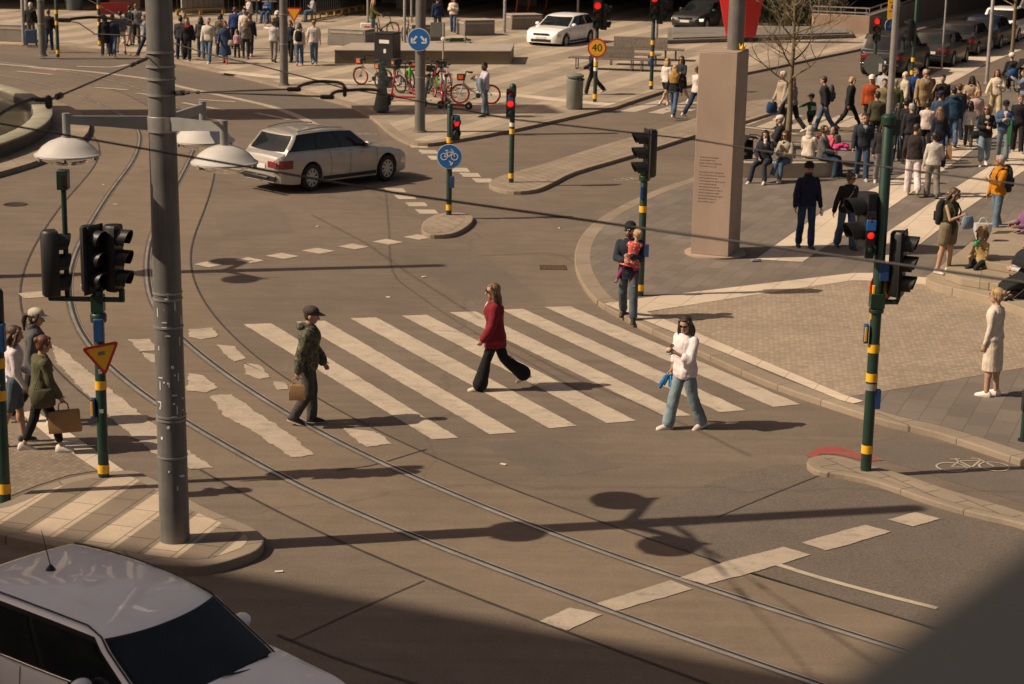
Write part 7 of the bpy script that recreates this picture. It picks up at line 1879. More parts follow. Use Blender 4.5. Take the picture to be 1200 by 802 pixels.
B = G(1146, 293, KH + .32); tt = mk('plastic_bag', 'translucent white plastic bag hanging by the knees of the seated person in violet', 'bag', G(1152, 262, KH + .85)); mb = MB(); mb.loft([[V((a_ * cos(q), a_ * .6 * sin(q) + .02 * sin(3 * q), z_)) for q in [2 * pi * j / 16 for j in range(16)]] for z_, a_ in ((0, .20), (-.15, .19), (-.35, .12), (-.52, .03))]); mb.build('bag', M('white_plastic', (.50, .50, .48), .4, bump=.4, bscale=14), tt, smooth=60); mb = MB(); mb.tube([(-.1, 0, 0), (-.05, 0, .1), (0, 0, .12), (.05, 0, .1), (.1, 0, 0)], .012, 6); mb.build('handle', M('white_plastic', (.50, .50, .48), .4), tt)

# crowd walking up the white bands
t, s, W = c1('man in a dark brown sweater and white trousers seen from behind', (1068, 229), 84, 1.82, False, ((8, 5, 1), (-12, 22, 1)), ((8, 10, 40, 20), (0, 8, 10, 0)), J((.030, .024, .023), e=.026), T((.56, .50, .50), e=.012), ('crop', 'dbrown'), head=(-24, 16), shoe=(.45, .36, .25))
t, s, W = c1('person in a pale grey sweater and grey trousers walking away beside the white trousers', (1091, 232), 80, 1.66, True, ((10, 6, 1), (-10, 22, 1)), (DOWN, (14, 10, 50, 20)), J((.47, .44, .40), e=.032), T((.17, .155, .14), e=.010), ('knot', 'black'), head=(0, 14), shoe=(.06, .055, .05))
handbag('small black hip bag at the waist of the person in the pale grey sweater', W @ s.Tz(.02, -.2, 1.0), radians(0), (.014, .014, .018), .22, .16, .09)
c1('smiling man in a navy padded vest over grey sleeves and blue jeans', (1009, 211), 274, 1.80, False, STEP, (DOWN, (2, 10, 14, 4)), J((.024, .028, .042), e=.034, inner=(.36, .34, .33)), T((.025, .05, .10), True), ('short', 'dbrown'), shoe=(.35, .33, .32), head=(-10, 4))
c1('person in a dark jacket and silvery trousers beside the man in the padded vest', (1031, 216), 276, 1.68, True, STEP, (DOWN, DOWN), J((.022, .020, .022), e=.030), T((.20, .19, .20)), ('long', 'dbrown', .2), shoe=(.5, .45, .43))
c1('man in a greenish black jacket and jeans walking away in the crowd', (1058, 190), 82, 1.80, False, ((12, 5), (-14, 24)), (DOWN, SWB), J((.018, .020, .016), e=.034), T(JN, True), ('short', 'black'), shoe=(.25, .2, .14))
c1('woman in a pale pink blouse behind the man in the greenish jacket', None, 88, 1.66, True, STEP, (DOWN, DOWN), J((.56, .46, .43), e=.03), T(BK), ('knot', 'dbrown'), hp=(1088, 118), lod=2)
t, s, W = c1('woman with long light brown hair and navy top carrying a paper bag', (1098, 196), 84, 1.68, True, ((10, 5), (-12, 22)), (DOWN, (0, 12, 8, 0)), J((.014, .016, .026), e=.024), T(NV, True), ('long', 'lbrown', .34))
paper_bag('tall brown paper bag carried by the woman with long light brown hair', W @ (s.wri[1] + s.hd[1] * .09), radians(80), .26, .16, .38)
c1('person in a dark navy cap and blue denim jacket in the crowd', (1098, 176), 88, 1.74, False, STEP, (DOWN, DOWN), J((.035, .065, .115), e=.03), T((.03, .03, .035)), ('crop', 'dbrown'), hat=('cap', (.02, .02, .05)), lod=2)
c1('person in a dark blue hooded padded jacket seen from behind in the crowd', (1114, 172), 86, 1.78, False, ((8, 4), (-10, 20)), (DOWN, DOWN), J((.018, .045, .085), e=.046, hem=.80, hood=True), T(JN, True), ('short', 'black'))
c1('dark-haired child in a white top and olive trousers walking away', (1134, 172), 88, 1.32, True, STEP, (DOWN, (30, 12, 20, 0)), J(WH, e=.022), T((.075, .065, .03)), ('long', 'black', .22), child=True, shoe=BK)
t, s, W = c1('woman in a black blazer and sunglasses with cropped pale jeans walking towards us', (1152, 194), 268, 1.74, True, ((-12, 14), (16, 4)), (FOLD, (20, 10, 82, 46)), J((.012, .012, .013), e=.032, hem=.82, inner=(.42, .38, .33)), T(JL, True, to=.84, e=.014), ('long', 'lbrown', .26), glasses=True, shoe=WH)
handbag('black handbag hanging at the hip of the woman in the black blazer', W @ s.Tz(.02, -.26, 1.0), 0, (.014, .013, .013), .30, .22, .11)
t, s, W = c1('person in a blue denim jacket and black cap carrying a green coat over the arm', (1174, 188), 264, 1.72, False, STEP, ((26, 10, 84, 40), (20, 10, 84, 40)), J((.05, .085, .17), e=.032, inner=(.5, .48, .46)), T((.13, .17, .20), True), ('crop', 'dbrown'), hat=('cap', (.012, .012, .016)))
q = W @ (s.elb[0] + s.hd[0] * .14); tt = mk('coat', 'dark green coat draped over the arm of the person in blue denim', 'coat', q); mb = MB(); mb.loft([[V((.07 * w_ * cos(b), .15 * w_ * sin(b) + .02 * sin(5 * b), z_)) for b in [2 * pi * j / 16 for j in range(16)]] for z_, w_ in ((.06, .5), (.03, .9), (-.2, 1.), (-.5, .95), (-.66, .7))]); mb.build('cloth', cloth((.018, .075, .035)), tt, smooth=60); mb = MB(); mb.tube([(.05, .1, -.1), (.07, .12, -.5)], .03, 6); mb.build('sleeve', cloth((.018, .075, .035)), tt)
c1('boy in a black sweatshirt and black trousers walking at the right edge of the crowd', (1191, 179), 266, 1.72, False, STEP, (DOWN, DOWN), J((.018, .017, .018), e=.034), T((.016, .014, .015), e=.008), ('short', 'lbrown'), shoe=(.3, .27, .25))
c1('woman with long black hair, white headband and beige jacket facing us', (1135, 150), 262, 1.70, True, STEP, (UP, (20, 10, 70, 30)), J((.33, .235, .17), e=.032, hem=.82, inner=BK), T((.36, .35, .36)), ('long', 'black', .26), skin='k')
c1('woman in cream overalls with long red-brown hair walking out of the crowd', (1165, 140), 266, 1.72, True, WALK, (FOLD, (20, 25, 15, 0)), J((.56, .48, .36), e=.03), T((.42, .34, .20), e=.025), ('long', 'red', .18), shoe=WH)
c1('man in a black T-shirt holding a phone to his ear in the crowd', (1101, 152), 270, 1.74, False, STAND, (DOWN, (40, 20, 130, 60)), J(BK, e=.018, sleeve=.42, name='t_shirt'), T(BK), ('short', 'black'), lod=2)
c1('man in glasses and a long beige trench coat in the crowd', (1080, 148), 280, 1.86, False, STEP, (DOWN, DOWN), J((.30, .205, .105), e=.038, hem=.62, inner=(.34, .33, .33), name='coat'), T((.02, .02, .025)), ('crop', 'grey'), skin='l', glasses=True)
c1('man in a bright blue jacket behind the beige trench coat', None, 275, 1.74, False, STAND, (DOWN, DOWN), J((.02, .055, .20), e=.03), T(JD, True), ('short', 'brown'), hp=(1073, 80), lod=2)
c1('person in a brown jacket directly behind the trench coat man', None, 95, 1.78, False, STAND, (DOWN, DOWN), J((.11, .07, .04), e=.03), T(BK), ('short', 'brown'), hp=(1089, 82), lod=2)
c1('person in a cream headscarf and pale coat in the crowd', None, 200, 1.66, True, STAND, (DOWN, DOWN), J((.44, .38, .29), e=.036, hem=.7, name='coat'), T((.3, .26, .2)), ('hijab', (.50, .44, .34)), hp=(1062, 85), lod=2)
c1('bald man in a green shirt seen from behind near the grey mast', None, 88, 1.74, False, STAND, (DOWN, DOWN), J((.055, .065, .022), e=.03), T((.3, .27, .23)), ('crop', 'grey'), hp=(1050, 94), lod=2)
c1('man in a tan shirt partly hidden by the grey mast', None, 250, 1.74, False, STAND, (DOWN, DOWN), J((.20, .165, .085), e=.028), T((.42, .39, .34)), ('short', 'dbrown'), hp=(1037, 93), lod=2)
c1('man in a grey T-shirt standing by the parked black car', None, 30, 1.76, False, STAND, (DOWN, (20, 8, 70, 20)), J((.32, .32, .34), e=.02, sleeve=.42, name='t_shirt'), T((.03, .03, .03)), ('short', 'dbrown'), hp=(1036, 79), lod=2)
c1('dark-haired woman in black behind the greenish black jacket', None, 88, 1.66, True, STAND, (DOWN, DOWN), J(BK), T(BK), ('long', 'black', .2), hp=(1055, 121), lod=2)
c1('grey-haired person in a dark coat between the pink blouse and the denim cap', None, 92, 1.70, False, STAND, (DOWN, DOWN), J((.02, .02, .024)), T(BK), ('short', 'grey'), hp=(1070, 122), lod=2)
c1('man in a rust red sweatshirt and white cap walking beside the mast', (1018, 155), 262, 1.82, False, STEP, (DOWN, DOWN), J((.30, .050, .014), e=.034), T((.02, .017, .018)), ('crop', 'brown'), hat=('cap', (.6, .56, .52)), head=(10, 4))
c1('blond woman in a black coat and black leggings walking across the side street', (994, 150), 350, 1.72, True, WALK, (DOWN, SWB), J((.014, .014, .014), e=.04, hem=.66, name='coat'), T(BK, k='leggings'), ('bob', 'blond', .1), lod=2)
t, s, W = c1('man in a dark jacket and jeans with a grey rucksack crossing the side street', (965, 154), 160, 1.76, False, ((-14, 20), (16, 4)), (DOWN, DOWN), J((.016, .016, .018), e=.032), T(JN, True), ('short', 'dbrown'))
backpack('grey rucksack on the man crossing the side street', W, s, (.05, .06, .065), 1.1)
t, s, W = c1('child in a green jersey, black cap and shorts crossing hand in hand', (949, 155), 100, 1.16, False, ((-16, 30), (16, 4)), ((62, 40, 10, 0), DOWN), J((.015, .085, .035), e=.022), T(BK, k='shorts', to=.42), ('crop', 'dbrown'), child=True, hat=('cap', (.015, .015, .015)), shoe=(.3, .3, .3), head=(30, 0))
text_mesh('20', .17, m_signwhite, 'jersey_number', t, Matrix.Translation(s.Tz(-.20, 0, 1.18)) @ Matrix.Rotation(radians(-90), 4, 'Z') @ Matrix.Rotation(pi / 2, 4, 'X') @ Matrix.Scale(1.0, 4), .012)
c1('person in a grey cardigan holding the hand of the child in green', (927, 156), 150, 1.76, True, ((14, 5), (-16, 24)), ((10, 20, 10, 0), (20, 35, 12, 0)), J((.21, .20, .20), e=.03, inner=(.4, .03, .03)), T(BK), ('long', 'lbrown', .2), shoe=WH, lod=1)
t, s, W = c1('elderly man in a beige jacket with a blue bag behind the bare tree', (915, 150), 200, 1.80, False, ((12, 5), (-14, 22)), (DOWN, (4, 10, 10, 0)), J((.33, .27, .20), e=.036, hem=.76, inner=(.02, .02, .02)), T((.02, .02, .024)), ('short', 'white'), lod=1)
handbag('blue cloth bag in the hand of the elderly man in beige', W @ (s.wri[1] + s.hd[1] * .1), radians(20), (.03, .075, .18), .40, .36, .16, name='cloth_bag')
c1('person in a dark olive jacket behind the rust red sweatshirt', None, 85, 1.74, False, STAND, (DOWN, DOWN), J((.06, .055, .03)), T(BK), ('short', 'dbrown'), hp=(1029, 108), lod=2)
c1('woman in a dark red scarf and black jacket close behind the mast', None, 265, 1.66, True, STEP, (DOWN, DOWN), J(BK, inner=(.40, .02, .03)), T(JN, True), ('long', 'brown', .2), hp=(1043, 132), lod=2)
c1('person in a charcoal jacket half hidden behind the padded hooded jacket', None, 92, 1.72, False, STEP, (DOWN, DOWN), J((.035, .035, .04)), T(JD, True), ('short', 'brown'), hp=(1125, 98), lod=2)
c1('person in a pale pink jacket behind the woman in the black blazer', None, 270, 1.66, True, STEP, (DOWN, DOWN), J((.42, .30, .27)), T(JN, True), ('bob', 'blond', .1), hp=(1146, 104), lod=2)
# seated group
sx = dict(group=GS, z=KH)
t, s, W = c1('woman in a dark jacket drinking from a white cup on the curved bench', (895, 213), 244, 1.72, True, ((84, 76, 6), (78, 70, 10)), ((45, 12, 105, 40), (30, 10, 40, 30)), J((.016, .018, .026), e=.036), T((.028, .032, .05)), ('long', 'black', .26), sit=.46, shoe=WH, lod=0, **sx)
q = W @ (s.wri[0] + s.hd[0] * .1); cu = mk('paper_cup', 'white cup at the mouth of the seated woman in the dark jacket', 'cup', q - V((0, 0, .03))); mb = MB(); mb.lathe([(0, 0), (.03, 0), (.042, .11), (0, .11)], n=14); mb.build('cup', m_signwhite, cu, smooth=40); mb = MB(); mb.lathe([(0, .111), (.045, .111), (.042, .125), (0, .125)], n=14); mb.build('lid', m_signwhite, cu, smooth=40)
c1('woman in a beige jacket and blue jeans with folded arms on the curved bench', (919, 212), 236, 1.68, True, ((84, 66, 2), (88, 44, -6)), ((25, 10, 60, 50), (25, 10, 70, 60)), J((.34, .30, .235), e=.034, inner=BK), T((.055, .095, .15), True), ('long', 'brown', .26), sit=.46, glasses=True, shoe=(.45, .42, .4), lod=0, head=(-10, 4), **sx)
c1('person in a cream headscarf and white jacket seated with the back to us', (946, 205), 62, 1.66, True, ((84, 84, 4), (84, 84, 4)), ((25, 12, 60, 40), (25, 12, 60, 40)), J((.54, .47, .40), e=.04), T((.05, .05, .05)), ('hijab', (.46, .41, .33)), sit=.46, lod=1, **sx)
c1('person with curly hair and sunglasses seated at the right end of the curved bench', (962, 207), 338, 1.72, False, ((84, 76, 6), (80, 84, 6)), ((25, 10, 50, 30), (25, 10, 55, 30)), J((.10, .10, .105), e=.034, inner=(.45, .42, .4)), T((.02, .035, .07), True), ('curly', 'brown'), sit=.46, glasses=True, lod=1, **sx)
c1('man in a white cap and black jacket seated behind the women on the bench', (913, 192), 160, 1.74, False, ((84, 84, 6), (84, 84, 6)), (FOLD, FOLD), J((.02, .02, .022), e=.034), T(BK), ('crop', 'grey'), sit=.44, hat=('cap', (.5, .46, .42)), lod=2, **sx)
t, s, W = c1('child in a pink top and bright yellow trousers sprawled on the platform bench', (968, 181), 190, 1.40, True, ((86, 50, 10), (100, 70, 14)), ((10, 20, 40, 10), (50, 15, 60, 20)), J((.55, .075, .13), e=.03), T((.50, .36, .01), e=.016), ('bob', 'dbrown', .1), sit=.0, child=True, lean=-20, group=GS, z=KH + .46, lod=1, shoe=(.6, .12, .1))
tt = mk('pink_jacket', 'bright pink and lilac jacket heaped beside the child in yellow trousers', 'jacket', G(984, 176, KH + .47)); mb = MB(); rr = random.Random(4)
for j in range(14): mb.ball((rr.uniform(-.18, .18), rr.uniform(-.14, .14), rr.uniform(.04, .16)), (rr.uniform(.07, .14), rr.uniform(.06, .1), rr.uniform(.04, .09)), 10, 6)
o = mb.build('cloth', cloth((.60, .05, .16)), tt, smooth=60); PENDING.append((o, .015, .012, 3)); mb = MB(); mb.caps((-.1, -.1, .06), (.14, -.16, .03), .05, .04, 8); mb.build('sleeve', cloth((.42, .25, .45)), tt)
# pushchair in black beside the pillar
def pushchair(label, P, rz, group=None):
    t = mk('pushchair', label, 'pushchair', P, rz, group)
    mb = MB(); mb.tube([(-.45, 0, 1.0), (-.25, 0, .62), (.35, 0, .18)], .016, 6)
    for g in (.24, -.24): mb.tube([(-.50, g, 1.02), (-.25, g, .62), (.40, g, .12)], .016, 6); mb.tube([(.15, g, .55), (-.35, g, .12)], .016, 6)
    mb.tube([(-.50, .24, 1.02), (-.54, 0, 1.04), (-.50, -.24, 1.02)], .018, 6); mb.build('frame', m_blackm, t, smooth=50)
    for x in (-.36, .42):
        for g in (.26, -.26):
            mb = MB(); mb.lathe([(.02, -.02), (.11, -.025), (.12, 0), (.11, .025), (.02, .02)], (x, g, .12), 18, Matrix.Rotation(pi / 2, 3, 'X')); w = mb.build('wheel', m_tyre, t, smooth=40); mb = MB(); mb.lathe([(0, -.028), (.055, -.028), (.055, .028), (0, .028)], (x, g, .12), 14, Matrix.Rotation(pi / 2, 3, 'X')); mb.build('hub', m_signwhite, w, smooth=40)
    mb = MB(); mb.loft([[V((x, g * w_, z)) for g, z in ((-1, z0), (1, z0), (1, z1), (-1, z1))] for x, w_, z0, z1 in ((-.25, .22, .45, .95), (0, .24, .38, .60), (.28, .22, .36, .48), (.42, .18, .30, .40))]); o = mb.build('seat', cloth((.014, .014, .015)), t, smooth=30, bevel=.03)
    mb = MB(); rows = []
    for j in range(7):
        a = radians(10 + j * 20); rows.append([V((-.18 + cos(a) * .32, y, .70 + sin(a) * .36)) for y in np.linspace(-.25, .25, 7)])
    mb.grid(rows); o = mb.build('canopy', cloth((.014, .014, .016)), t, smooth=60); q = o.modifiers.new('thick', 'SOLIDIFY'); q.thickness = .02
    mb = MB(); mb.box((-.05, 0, .25), (.4, .38, .14)); mb.build('basket', m_blackm, t, bevel=.03)
pushchair('black pushchair standing in the shade of the granite pillar', G(867, 205, KH), radians(215))
pushchair('black pushchair with white hubs at the foot of the steps by the right edge', G(1196, 358, KH), radians(195))
# group by the plaza corner
c1('woman in a yellow patterned scarf, black top and jeans seen from behind near the signals', (789, 137), 60, 1.72, True, STEP, (FOLD, DOWN), J(BK, e=.024), T(JN, True, flare=.02), ('long', 'blond', .2), shoe=WH, extra=lambda t_, s_: MB().loft([s_.ring(z_, a, b, -.02, e=.03) for z_, a, b in ((1.15, .10, .13), (1.28, .125, .165), (1.40, .12, .17), (1.50, .085, .09))]).build('scarf', M_SCARF, t_, smooth=60))
c1('woman in a white top and black shorts with bare legs left of the yellow scarf', (780, 124), 50, 1.68, True, WALK, (DOWN, DOWN), J(WH, e=.02), T(BK, k='shorts', to=.3), ('long', 'blond', .2), shoe=WH, lod=2)
c1('woman in sunglasses and a dark jacket over shorts right of the yellow scarf', (797, 122), 240, 1.70, True, WALK2, (FOLD, FOLD), J((.03, .033, .042), e=.03), T(BK, k='shorts', to=.3), ('long', 'brown', .2), glasses=True, shoe=WH, lod=2)
c1('person in a white T-shirt and jeans stepping out from behind the pillar', (815, 138), 20, 1.72, True, ((-22, 16), (20, 5)), ((8, 10, 10, 0), (30, 16, 40, -30)), J(WH, e=.02, sleeve=.4, name='t_shirt'), T(JD, True), ('bun', 'lbrown'), shoe=WH, lod=2)
c1('person in a dark jacket striding behind the round 40 sign', (694, 111), 195, 1.76, False, WALK, (SWF, SWB), J((.014, .016, .024), e=.03), T((.014, .014, .016)), ('short', 'blond'), shoe=(.4, .3, .25), lod=2)
t, s, W = c1('man in a pale shirt looking at his phone by the rental bikes', (568, 137), 186, 1.76, False, STAND, ((30, 10, 78, 20), (25, 10, 80, 20)), J((.44, .42, .48), e=.024), T((.10, .13, .16), True), ('short', 'black'), skin='d', head=(0, 14), shoe=BK, beard='black', group='people by the rental bikes')
phone('phone in the hand of the man by the rental bikes', W, s, 1)
q = W @ (s.elb[0] + s.hd[0] * .12); tt = mk('coat', 'pale blue jacket hanging over the arm of the man by the rental bikes', 'coat', q); mb = MB(); mb.loft([[V((.14 * w_ * cos(b) + dx, .09 * w_ * sin(b) + .015 * sin(5 * b), z_)) for b in [2 * pi * j / 16 for j in range(16)]] for z_, w_, dx in ((.06, .5, 0), (.03, .9, 0), (-.15, 1., .02), (-.32, .95, .06), (-.40, .7, .08))]); mb.build('cloth', cloth((.20, .25, .31)), tt, smooth=60); mb = MB(); mb.tube([(.1, 0, -.1), (.13, 0, -.42)], .035, 6); mb.build('sleeve', cloth((.20, .25, .31)), tt)
t, s, W = c1('person in a long grey-green veil and dark gown standing by the rental bikes', (448, 132), 20, 1.66, True, STAND, ((25, 10, 70, 50), (25, 10, 70, 50)), J((.10, .135, .135), e=.055, hem=.62, name='veil'), T((.080, .088, .076), k='gown', hem=.06, flare=.14), ('hijab', (.09, .135, .14)), group='people by the rental bikes')
handbag('pale bundle held by the veiled pedestrian', W @ s.Tz(.25, .0, 1.2), 1.5, (.26, .23, .19), .26, .34, .2, name='bundle')
# people at the back
GB = 'people in the background'
t, s, W = c1('blond person in an olive jacket pushing a bicycle in the background', (437, 44), 340, 1.74, True, STAND, ((40, 8, 20, 0), (45, 8, 20, 0)), J((.085, .080, .025), e=.032), T(JL, True), ('long', 'blond', .3), shoe=WH, lod=2, group=GB)
bicycle('dark city bicycle pushed by the blond person in olive', G(448, 42, KH), radians(-15), m_darkf, m_redp, basket=False, group=None, name='bicycle')
c1('person in a dark blue jacket near the dark shop entrance', None, 100, 1.78, False, STAND, (DOWN, DOWN), J((.018, .026, .07), e=.04), T((.05, .055, .06)), ('short', 'brown'), hp=(513, -3), lod=2, group=GB)
c1('woman in a white cardigan with a patterned bag near the dark shop entrance', (531, 38), 265, 1.72, True, STEP, (FOLD, FOLD), J((.58, .50, .42), e=.034), T(JN, True), ('long', 'red', .15), lod=2, group=GB)
# walkers at top left
GW = 'walkers on the far plaza'
c1('man in a white T-shirt and jeans walking left of the concrete block', (368, 76), 110, 1.80, False, ((-14, 20), (14, 5)), (DOWN, DOWN), J((.56, .51, .49), e=.024, sleeve=.42, name='t_shirt'), T((.10, .145, .20), True), ('crop', 'lbrown'), shoe=(.35, .33, .32), group=GW, lod=2)
t, s, W = c1('woman in a cream top and jeans with a black backpack right of the grey pole', (351, 77), 96, 1.68, True, ((-12, 20), (12, 5)), (DOWN, DOWN), J((.50, .44, .37), e=.03), T(JN, True), ('long', 'brown', .12), shoe=(.55, .25, .27), group=GW, lod=2)
backpack('black backpack with a flat front on the woman in the cream top', W, s, (.012, .012, .013), .95)
c1('person in a navy T-shirt and black trousers partly behind the grey pole', (341, 73), 250, 1.72, True, STEP, (DOWN, DOWN), J((.02, .025, .045), e=.024, sleeve=.42, name='t_shirt'), T(BK), ('long', 'lbrown', .12), group=GW, lod=2)
c1('boy in a white T-shirt and grey trousers shading his eyes', (321, 73), 92, 1.70, False, STEP, ((100, 50, 90, 30), DOWN), J((.52, .48, .50), e=.028, sleeve=.42, name='t_shirt'), T((.20, .18, .165)), ('short', 'brown'), group=GW, lod=2)
c1('person in a white cap and black top behind the boy shading his eyes', (326, 62), 260, 1.76, False, STAND, (DOWN, DOWN), J(BK, e=.03), T(BK), ('crop', 'black'), hat=('cap', (.6, .57, .53)), group=GW, lod=2)
t, s, W = c1('man in a white sweater and cap with blue jeans leading the group at top left', (245, 74), 262, 1.82, False, STEP, (DOWN, DOWN), J((.50, .46, .40), e=.034), T((.08, .125, .19), True), ('crop', 'brown'), hat=('cap', (.28, .26, .27)), shoe=WH, group=GW, lod=2)
t, s, W = c1('woman in a long denim dress and red shoes at top left', (264, 75), 268, 1.72, True, STEP, (DOWN, (10, 12, 40, 10)), J((.028, .048, .10), e=.026), T((.028, .048, .10), k='dress', hem=.36, flare=.08), ('long', 'red', .12), shoe=(.42, .02, .03), group=GW, lod=2)
handbag('cream handbag carried by the woman in the denim dress', W @ s.Tz(.08, .24, .98), 0, (.42, .35, .26), .26, .22, .1)
c1('man in a dark coat over a bright red sweater beside the big grey pole', (220, 71), 280, 1.76, False, WALK, (DOWN, DOWN), J((.018, .016, .022), e=.036, hem=.7, inner=(.42, .012, .018), iw=.06, name='coat'), T(BK), ('short', 'brown'), group=GW, lod=2)
c1('woman in a dark jacket and jeans between the red sweater and the white sweater', (236, 68), 100, 1.70, True, STEP, (DOWN, DOWN), J((.05, .045, .05), e=.032), T(JN, True), ('long', 'dbrown', .22), group=GW, lod=2)
c1('small child in a pink top between the denim dress and the blond woman', (278, 68), 90, 1.12, True, STAND, (DOWN, DOWN), J((.50, .27, .33), e=.026), T((.03, .03, .035)), ('crop', 'lbrown'), child=True, group=GW, lod=2)
c1('blond woman in a grey sweater and black leggings seen from behind', (288, 69), 95, 1.62, True, STEP, (DOWN, DOWN), J((.15, .14, .125), e=.034), T((.03, .03, .03), k='leggings'), ('long', 'blond', .22), group=GW, lod=2)
c1('man in a dark blue jacket at the right end of the group at top left', (293, 66), 92, 1.74, False, STEP, (DOWN, DOWN), J((.022, .026, .036), e=.034), T(BK), ('short', 'red'), shoe=WH, group=GW, lod=2)
c1('man in a white T-shirt at the back of the group at top left', None, 262, 1.80, False, STAND, (DOWN, DOWN), J(WH, e=.026), T(BK), ('short', 'black'), hp=(287, 10), group=GW, lod=2)
c1('person in a bright blue hoodie at the back of the group at top left', None, 85, 1.78, False, STAND, (DOWN, DOWN), J((.018, .04, .15), e=.036), T(BK), ('short', 'red'), hp=(275, 9), group=GW, lod=2)
c1('person in a brown jacket behind the denim dress', None, 95, 1.74, True, STAND, (DOWN, DOWN), J((.10, .085, .06), e=.034), T((.04, .04, .05)), ('long', 'dbrown', .1), hp=(258, 17), group=GW, lod=2)
c1('person in a grey hooded top right behind the red sweater', None, 260, 1.70, True, STAND, (DOWN, DOWN), J((.20, .20, .22), e=.034), T((.04, .05, .08)), ('short', 'blond'), hp=(216, 16), group=GW, lod=2)
c1('person in black immediately right of the big grey pole', None, 85, 1.72, False, STAND, (DOWN, DOWN), J((.03, .03, .034), e=.034), T(NV), ('short', 'black'), hp=(211, 20), group=GW, lod=2)
c1('man in a pale denim shirt and jeans just left of the big grey pole', (172, 66), 190, 1.78, False, WALK, (DOWN, SWB), J((.16, .20, .27), e=.03), T(JD, True), ('short', 'brown'), shoe=WH, group=GW, lod=2)
c1('man in a grey hoodie standing behind the red barrier', (160, 53), 95, 1.78, False, STAND, (DOWN, DOWN), J((.17, .17, .18), e=.036), T((.12, .11, .10)), ('short', 'lbrown'), shoe=WH, group=GW, lod=2)
c1('person in a grey shirt and white shorts with black socks at top left', (142, 62), 120, 1.74, False, STEP, (DOWN, DOWN), J((.13, .13, .15), e=.032), T((.50, .44, .38), k='shorts', to=.52), ('short', 'black'), shoe=BK, group=GW, lod=2)
c1('man in a black T-shirt and grey shorts at top left', (152, 54), 60, 1.76, False, STEP, (DOWN, DOWN), J(BK, e=.028, sleeve=.42, name='t_shirt'), T((.17, .155, .135), k='shorts', to=.46), ('short', 'black'), group=GW, lod=2)
c1('stout person in a black coat in front of the banded green pole', (124, 66), 100, 1.66, True, STAND, (DOWN, DOWN), J((.012, .013, .013), e=.055, hem=.55, name='coat'), T((.12, .12, .12)), ('hijab', (.02, .04, .035)), shoe=(.4, .38, .36), group=GW, lod=2)
c1('person in a dark blue jacket right of the stout person in black', (133, 66), 90, 1.72, False, STEP, (DOWN, DOWN), J((.020, .030, .055), e=.036), T(JN, True), ('short', 'black'), shoe=WH, group=GW, lod=2)
t, s, W = c1('white-haired man in a black jacket wheeling a blue suitcase at the far left', (37, 51), 80, 1.76, False, STAND, ((-10, 12, 8, 0), DOWN), J((.016, .015, .016), e=.036), T((.16, .125, .085)), ('short', 'white'), group=GW, lod=2)
q = G(37, 53, KH); tt = mk('suitcase', 'blue suitcase with two wheels beside the white-haired man', 'suitcase', q, radians(5)); mb = MB(); mb.box((0, -.05, .38), (.50, .28, .60)); mb.build('shell', M('blue_suitcase', (.035, .07, .14), .5, var=.2), tt, bevel=.04)
for g in (1, -1): mb = MB(); mb.lathe([(0, -.02), (.04, -.02), (.04, .02), (0, .02)], (g * .2, .05, .04), 14, Matrix.Rotation(pi / 2, 3, 'X')); mb.build('wheel', m_tyre, tt, smooth=40)
mb = MB(); mb.tube([(-.14, .06, .66), (-.14, .10, .98), (.14, .10, .98), (.14, .06, .66)], .012, 6); mb.build('handle', m_dkgrey, tt, smooth=50)
c1('person in a black jacket and dark jeans right of the far-left grey pole', (58, 59), 85, 1.70, False, ((-12, 22), (12, 5)), (DOWN, (-10, 14, 10, 0)), J((.018, .017, .019), e=.034), T((.03, .05, .10), True), ('short', 'lbrown'), group=GW, lod=2)
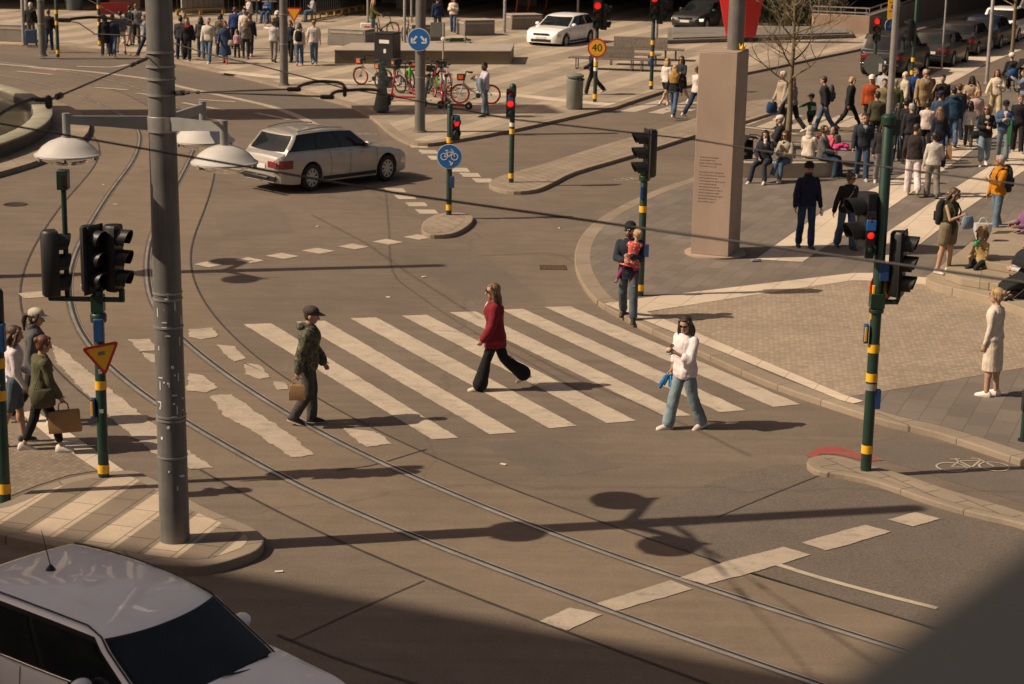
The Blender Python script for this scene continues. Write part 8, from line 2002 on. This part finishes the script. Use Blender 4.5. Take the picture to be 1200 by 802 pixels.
# terrace guests
for (x, y, lab, c_, f_) in ((292, 9, 'left seated cafe guest in a white top on the shaded terrace', (.45, .4, .38), 200), (303, 8, 'seated cafe guest in black with a white collar on the shaded terrace', BK, 340), (314, 9, 'right seated cafe guest in blue on the shaded terrace', (.03, .07, .18), 250), (367, 8, 'seated cafe guest behind the yellow timber fence', (.3, .3, .33), 200)):
    P_ = G(x, y + 9, KH); c1(lab, None, f_, 1.72, x % 2 == 0, ((84, 84, 6), (84, 84, 6)), (FOLD, FOLD), J(c_, e=.03), T(JN, True), ('short', 'brown'), sit=.45, hp=(x, y - 22), group='cafe guests', lod=2)
    # stool under each guest
    g = G(x, y - 22, KH + 1.72 * .995); st = mk('cafe_stool', 'stool under the ' + lab.replace(' on the shaded terrace', '').replace(' behind the yellow timber fence', ' at the fence'), 'stool', V((g.x, g.y, KH)), 0, 'terrace stools'); mb = MB(); mb.lathe([(0, .40), (.19, .40), (.19, .445), (0, .445)], n=16); mb.build('seat', m_slat, st, smooth=40)
    for k_ in range(4): mb = MB(); a_ = k_ * 1.57 + .78; mb.tube([(cos(a_) * .13, sin(a_) * .13, .40), (cos(a_) * .18, sin(a_) * .18, 0)], .014, 6); mb.build('leg', m_dkgrey, st)
# cyclist with a wheel at upper right, dark figures at the right edge
t, s, W = c1('person in a white helmet and dark jacket sitting in the wheelchair at upper right', (1183, 106), 100, 1.72, False, ((70, 60, 6), (70, 60, 6)), (SWF, SWF), J((.028, .034, .042), e=.036), T(BK), ('crop', 'brown'), hat=('helmet', (.56, .53, .48)), sit=.5, lod=2, group='people at the right edge')
wc = G(1183, 108, KH); tt = mk('wheelchair', 'wheelchair with a large spoked wheel and blue bag at upper right', 'wheelchair', wc, radians(100))
for g in (.28, -.28):
    mb = MB(); torus(mb, (0, g, .31), .29, .022); w = mb.build('wheel', m_tyre, tt, smooth=60); mb = MB()
    for k_ in range(12): a_ = k_ * pi / 6; mb.tube([(0, g, .31), (cos(a_) * .27, g, .31 + sin(a_) * .27)], .004, 4)
    mb.build('spoke', m_galv, w, smooth=0)
mb = MB(); mb.box((.05, 0, .46), (.42, .42, .06)); mb.box((-.18, 0, .7), (.05, .42, .45)); mb.build('seat', m_blackm, tt, bevel=.02)
mb = MB()
for g in (.2, -.2): mb.tube([(-.3, g, .98), (-.2, g, .92), (-.17, g, .3), (.35, g, .12)], .014, 6); mb.tube([(.4, g, .0), (.4, g, .14)], .03, 8)
mb.build('frame', m_dkgrey, tt, smooth=50)
mb = MB(); mb.ball((-.35, .1, .72), (.12, .2, .2)); mb.build('blue_bag', cloth((.02, .07, .2)), tt)
c1('big dark-haired person in black at the right edge behind the wheelchair', (1199, 118), 250, 1.80, False, STAND, (FOLD, FOLD), J((.012, .012, .014), e=.045), T(BK), ('curly', 'black'), lod=2, group='people at the right edge', skin='m')
c1('person in a denim jacket raising a hand at the right edge of the crowd', None, 190, 1.70, True, STAND, ((80, 10, 60, 30), FOLD), J((.14, .18, .24), e=.034), T(JN, True), ('long', 'brown', .2), hp=(1203, 82), lod=2, group='people at the right edge')
finish_people()
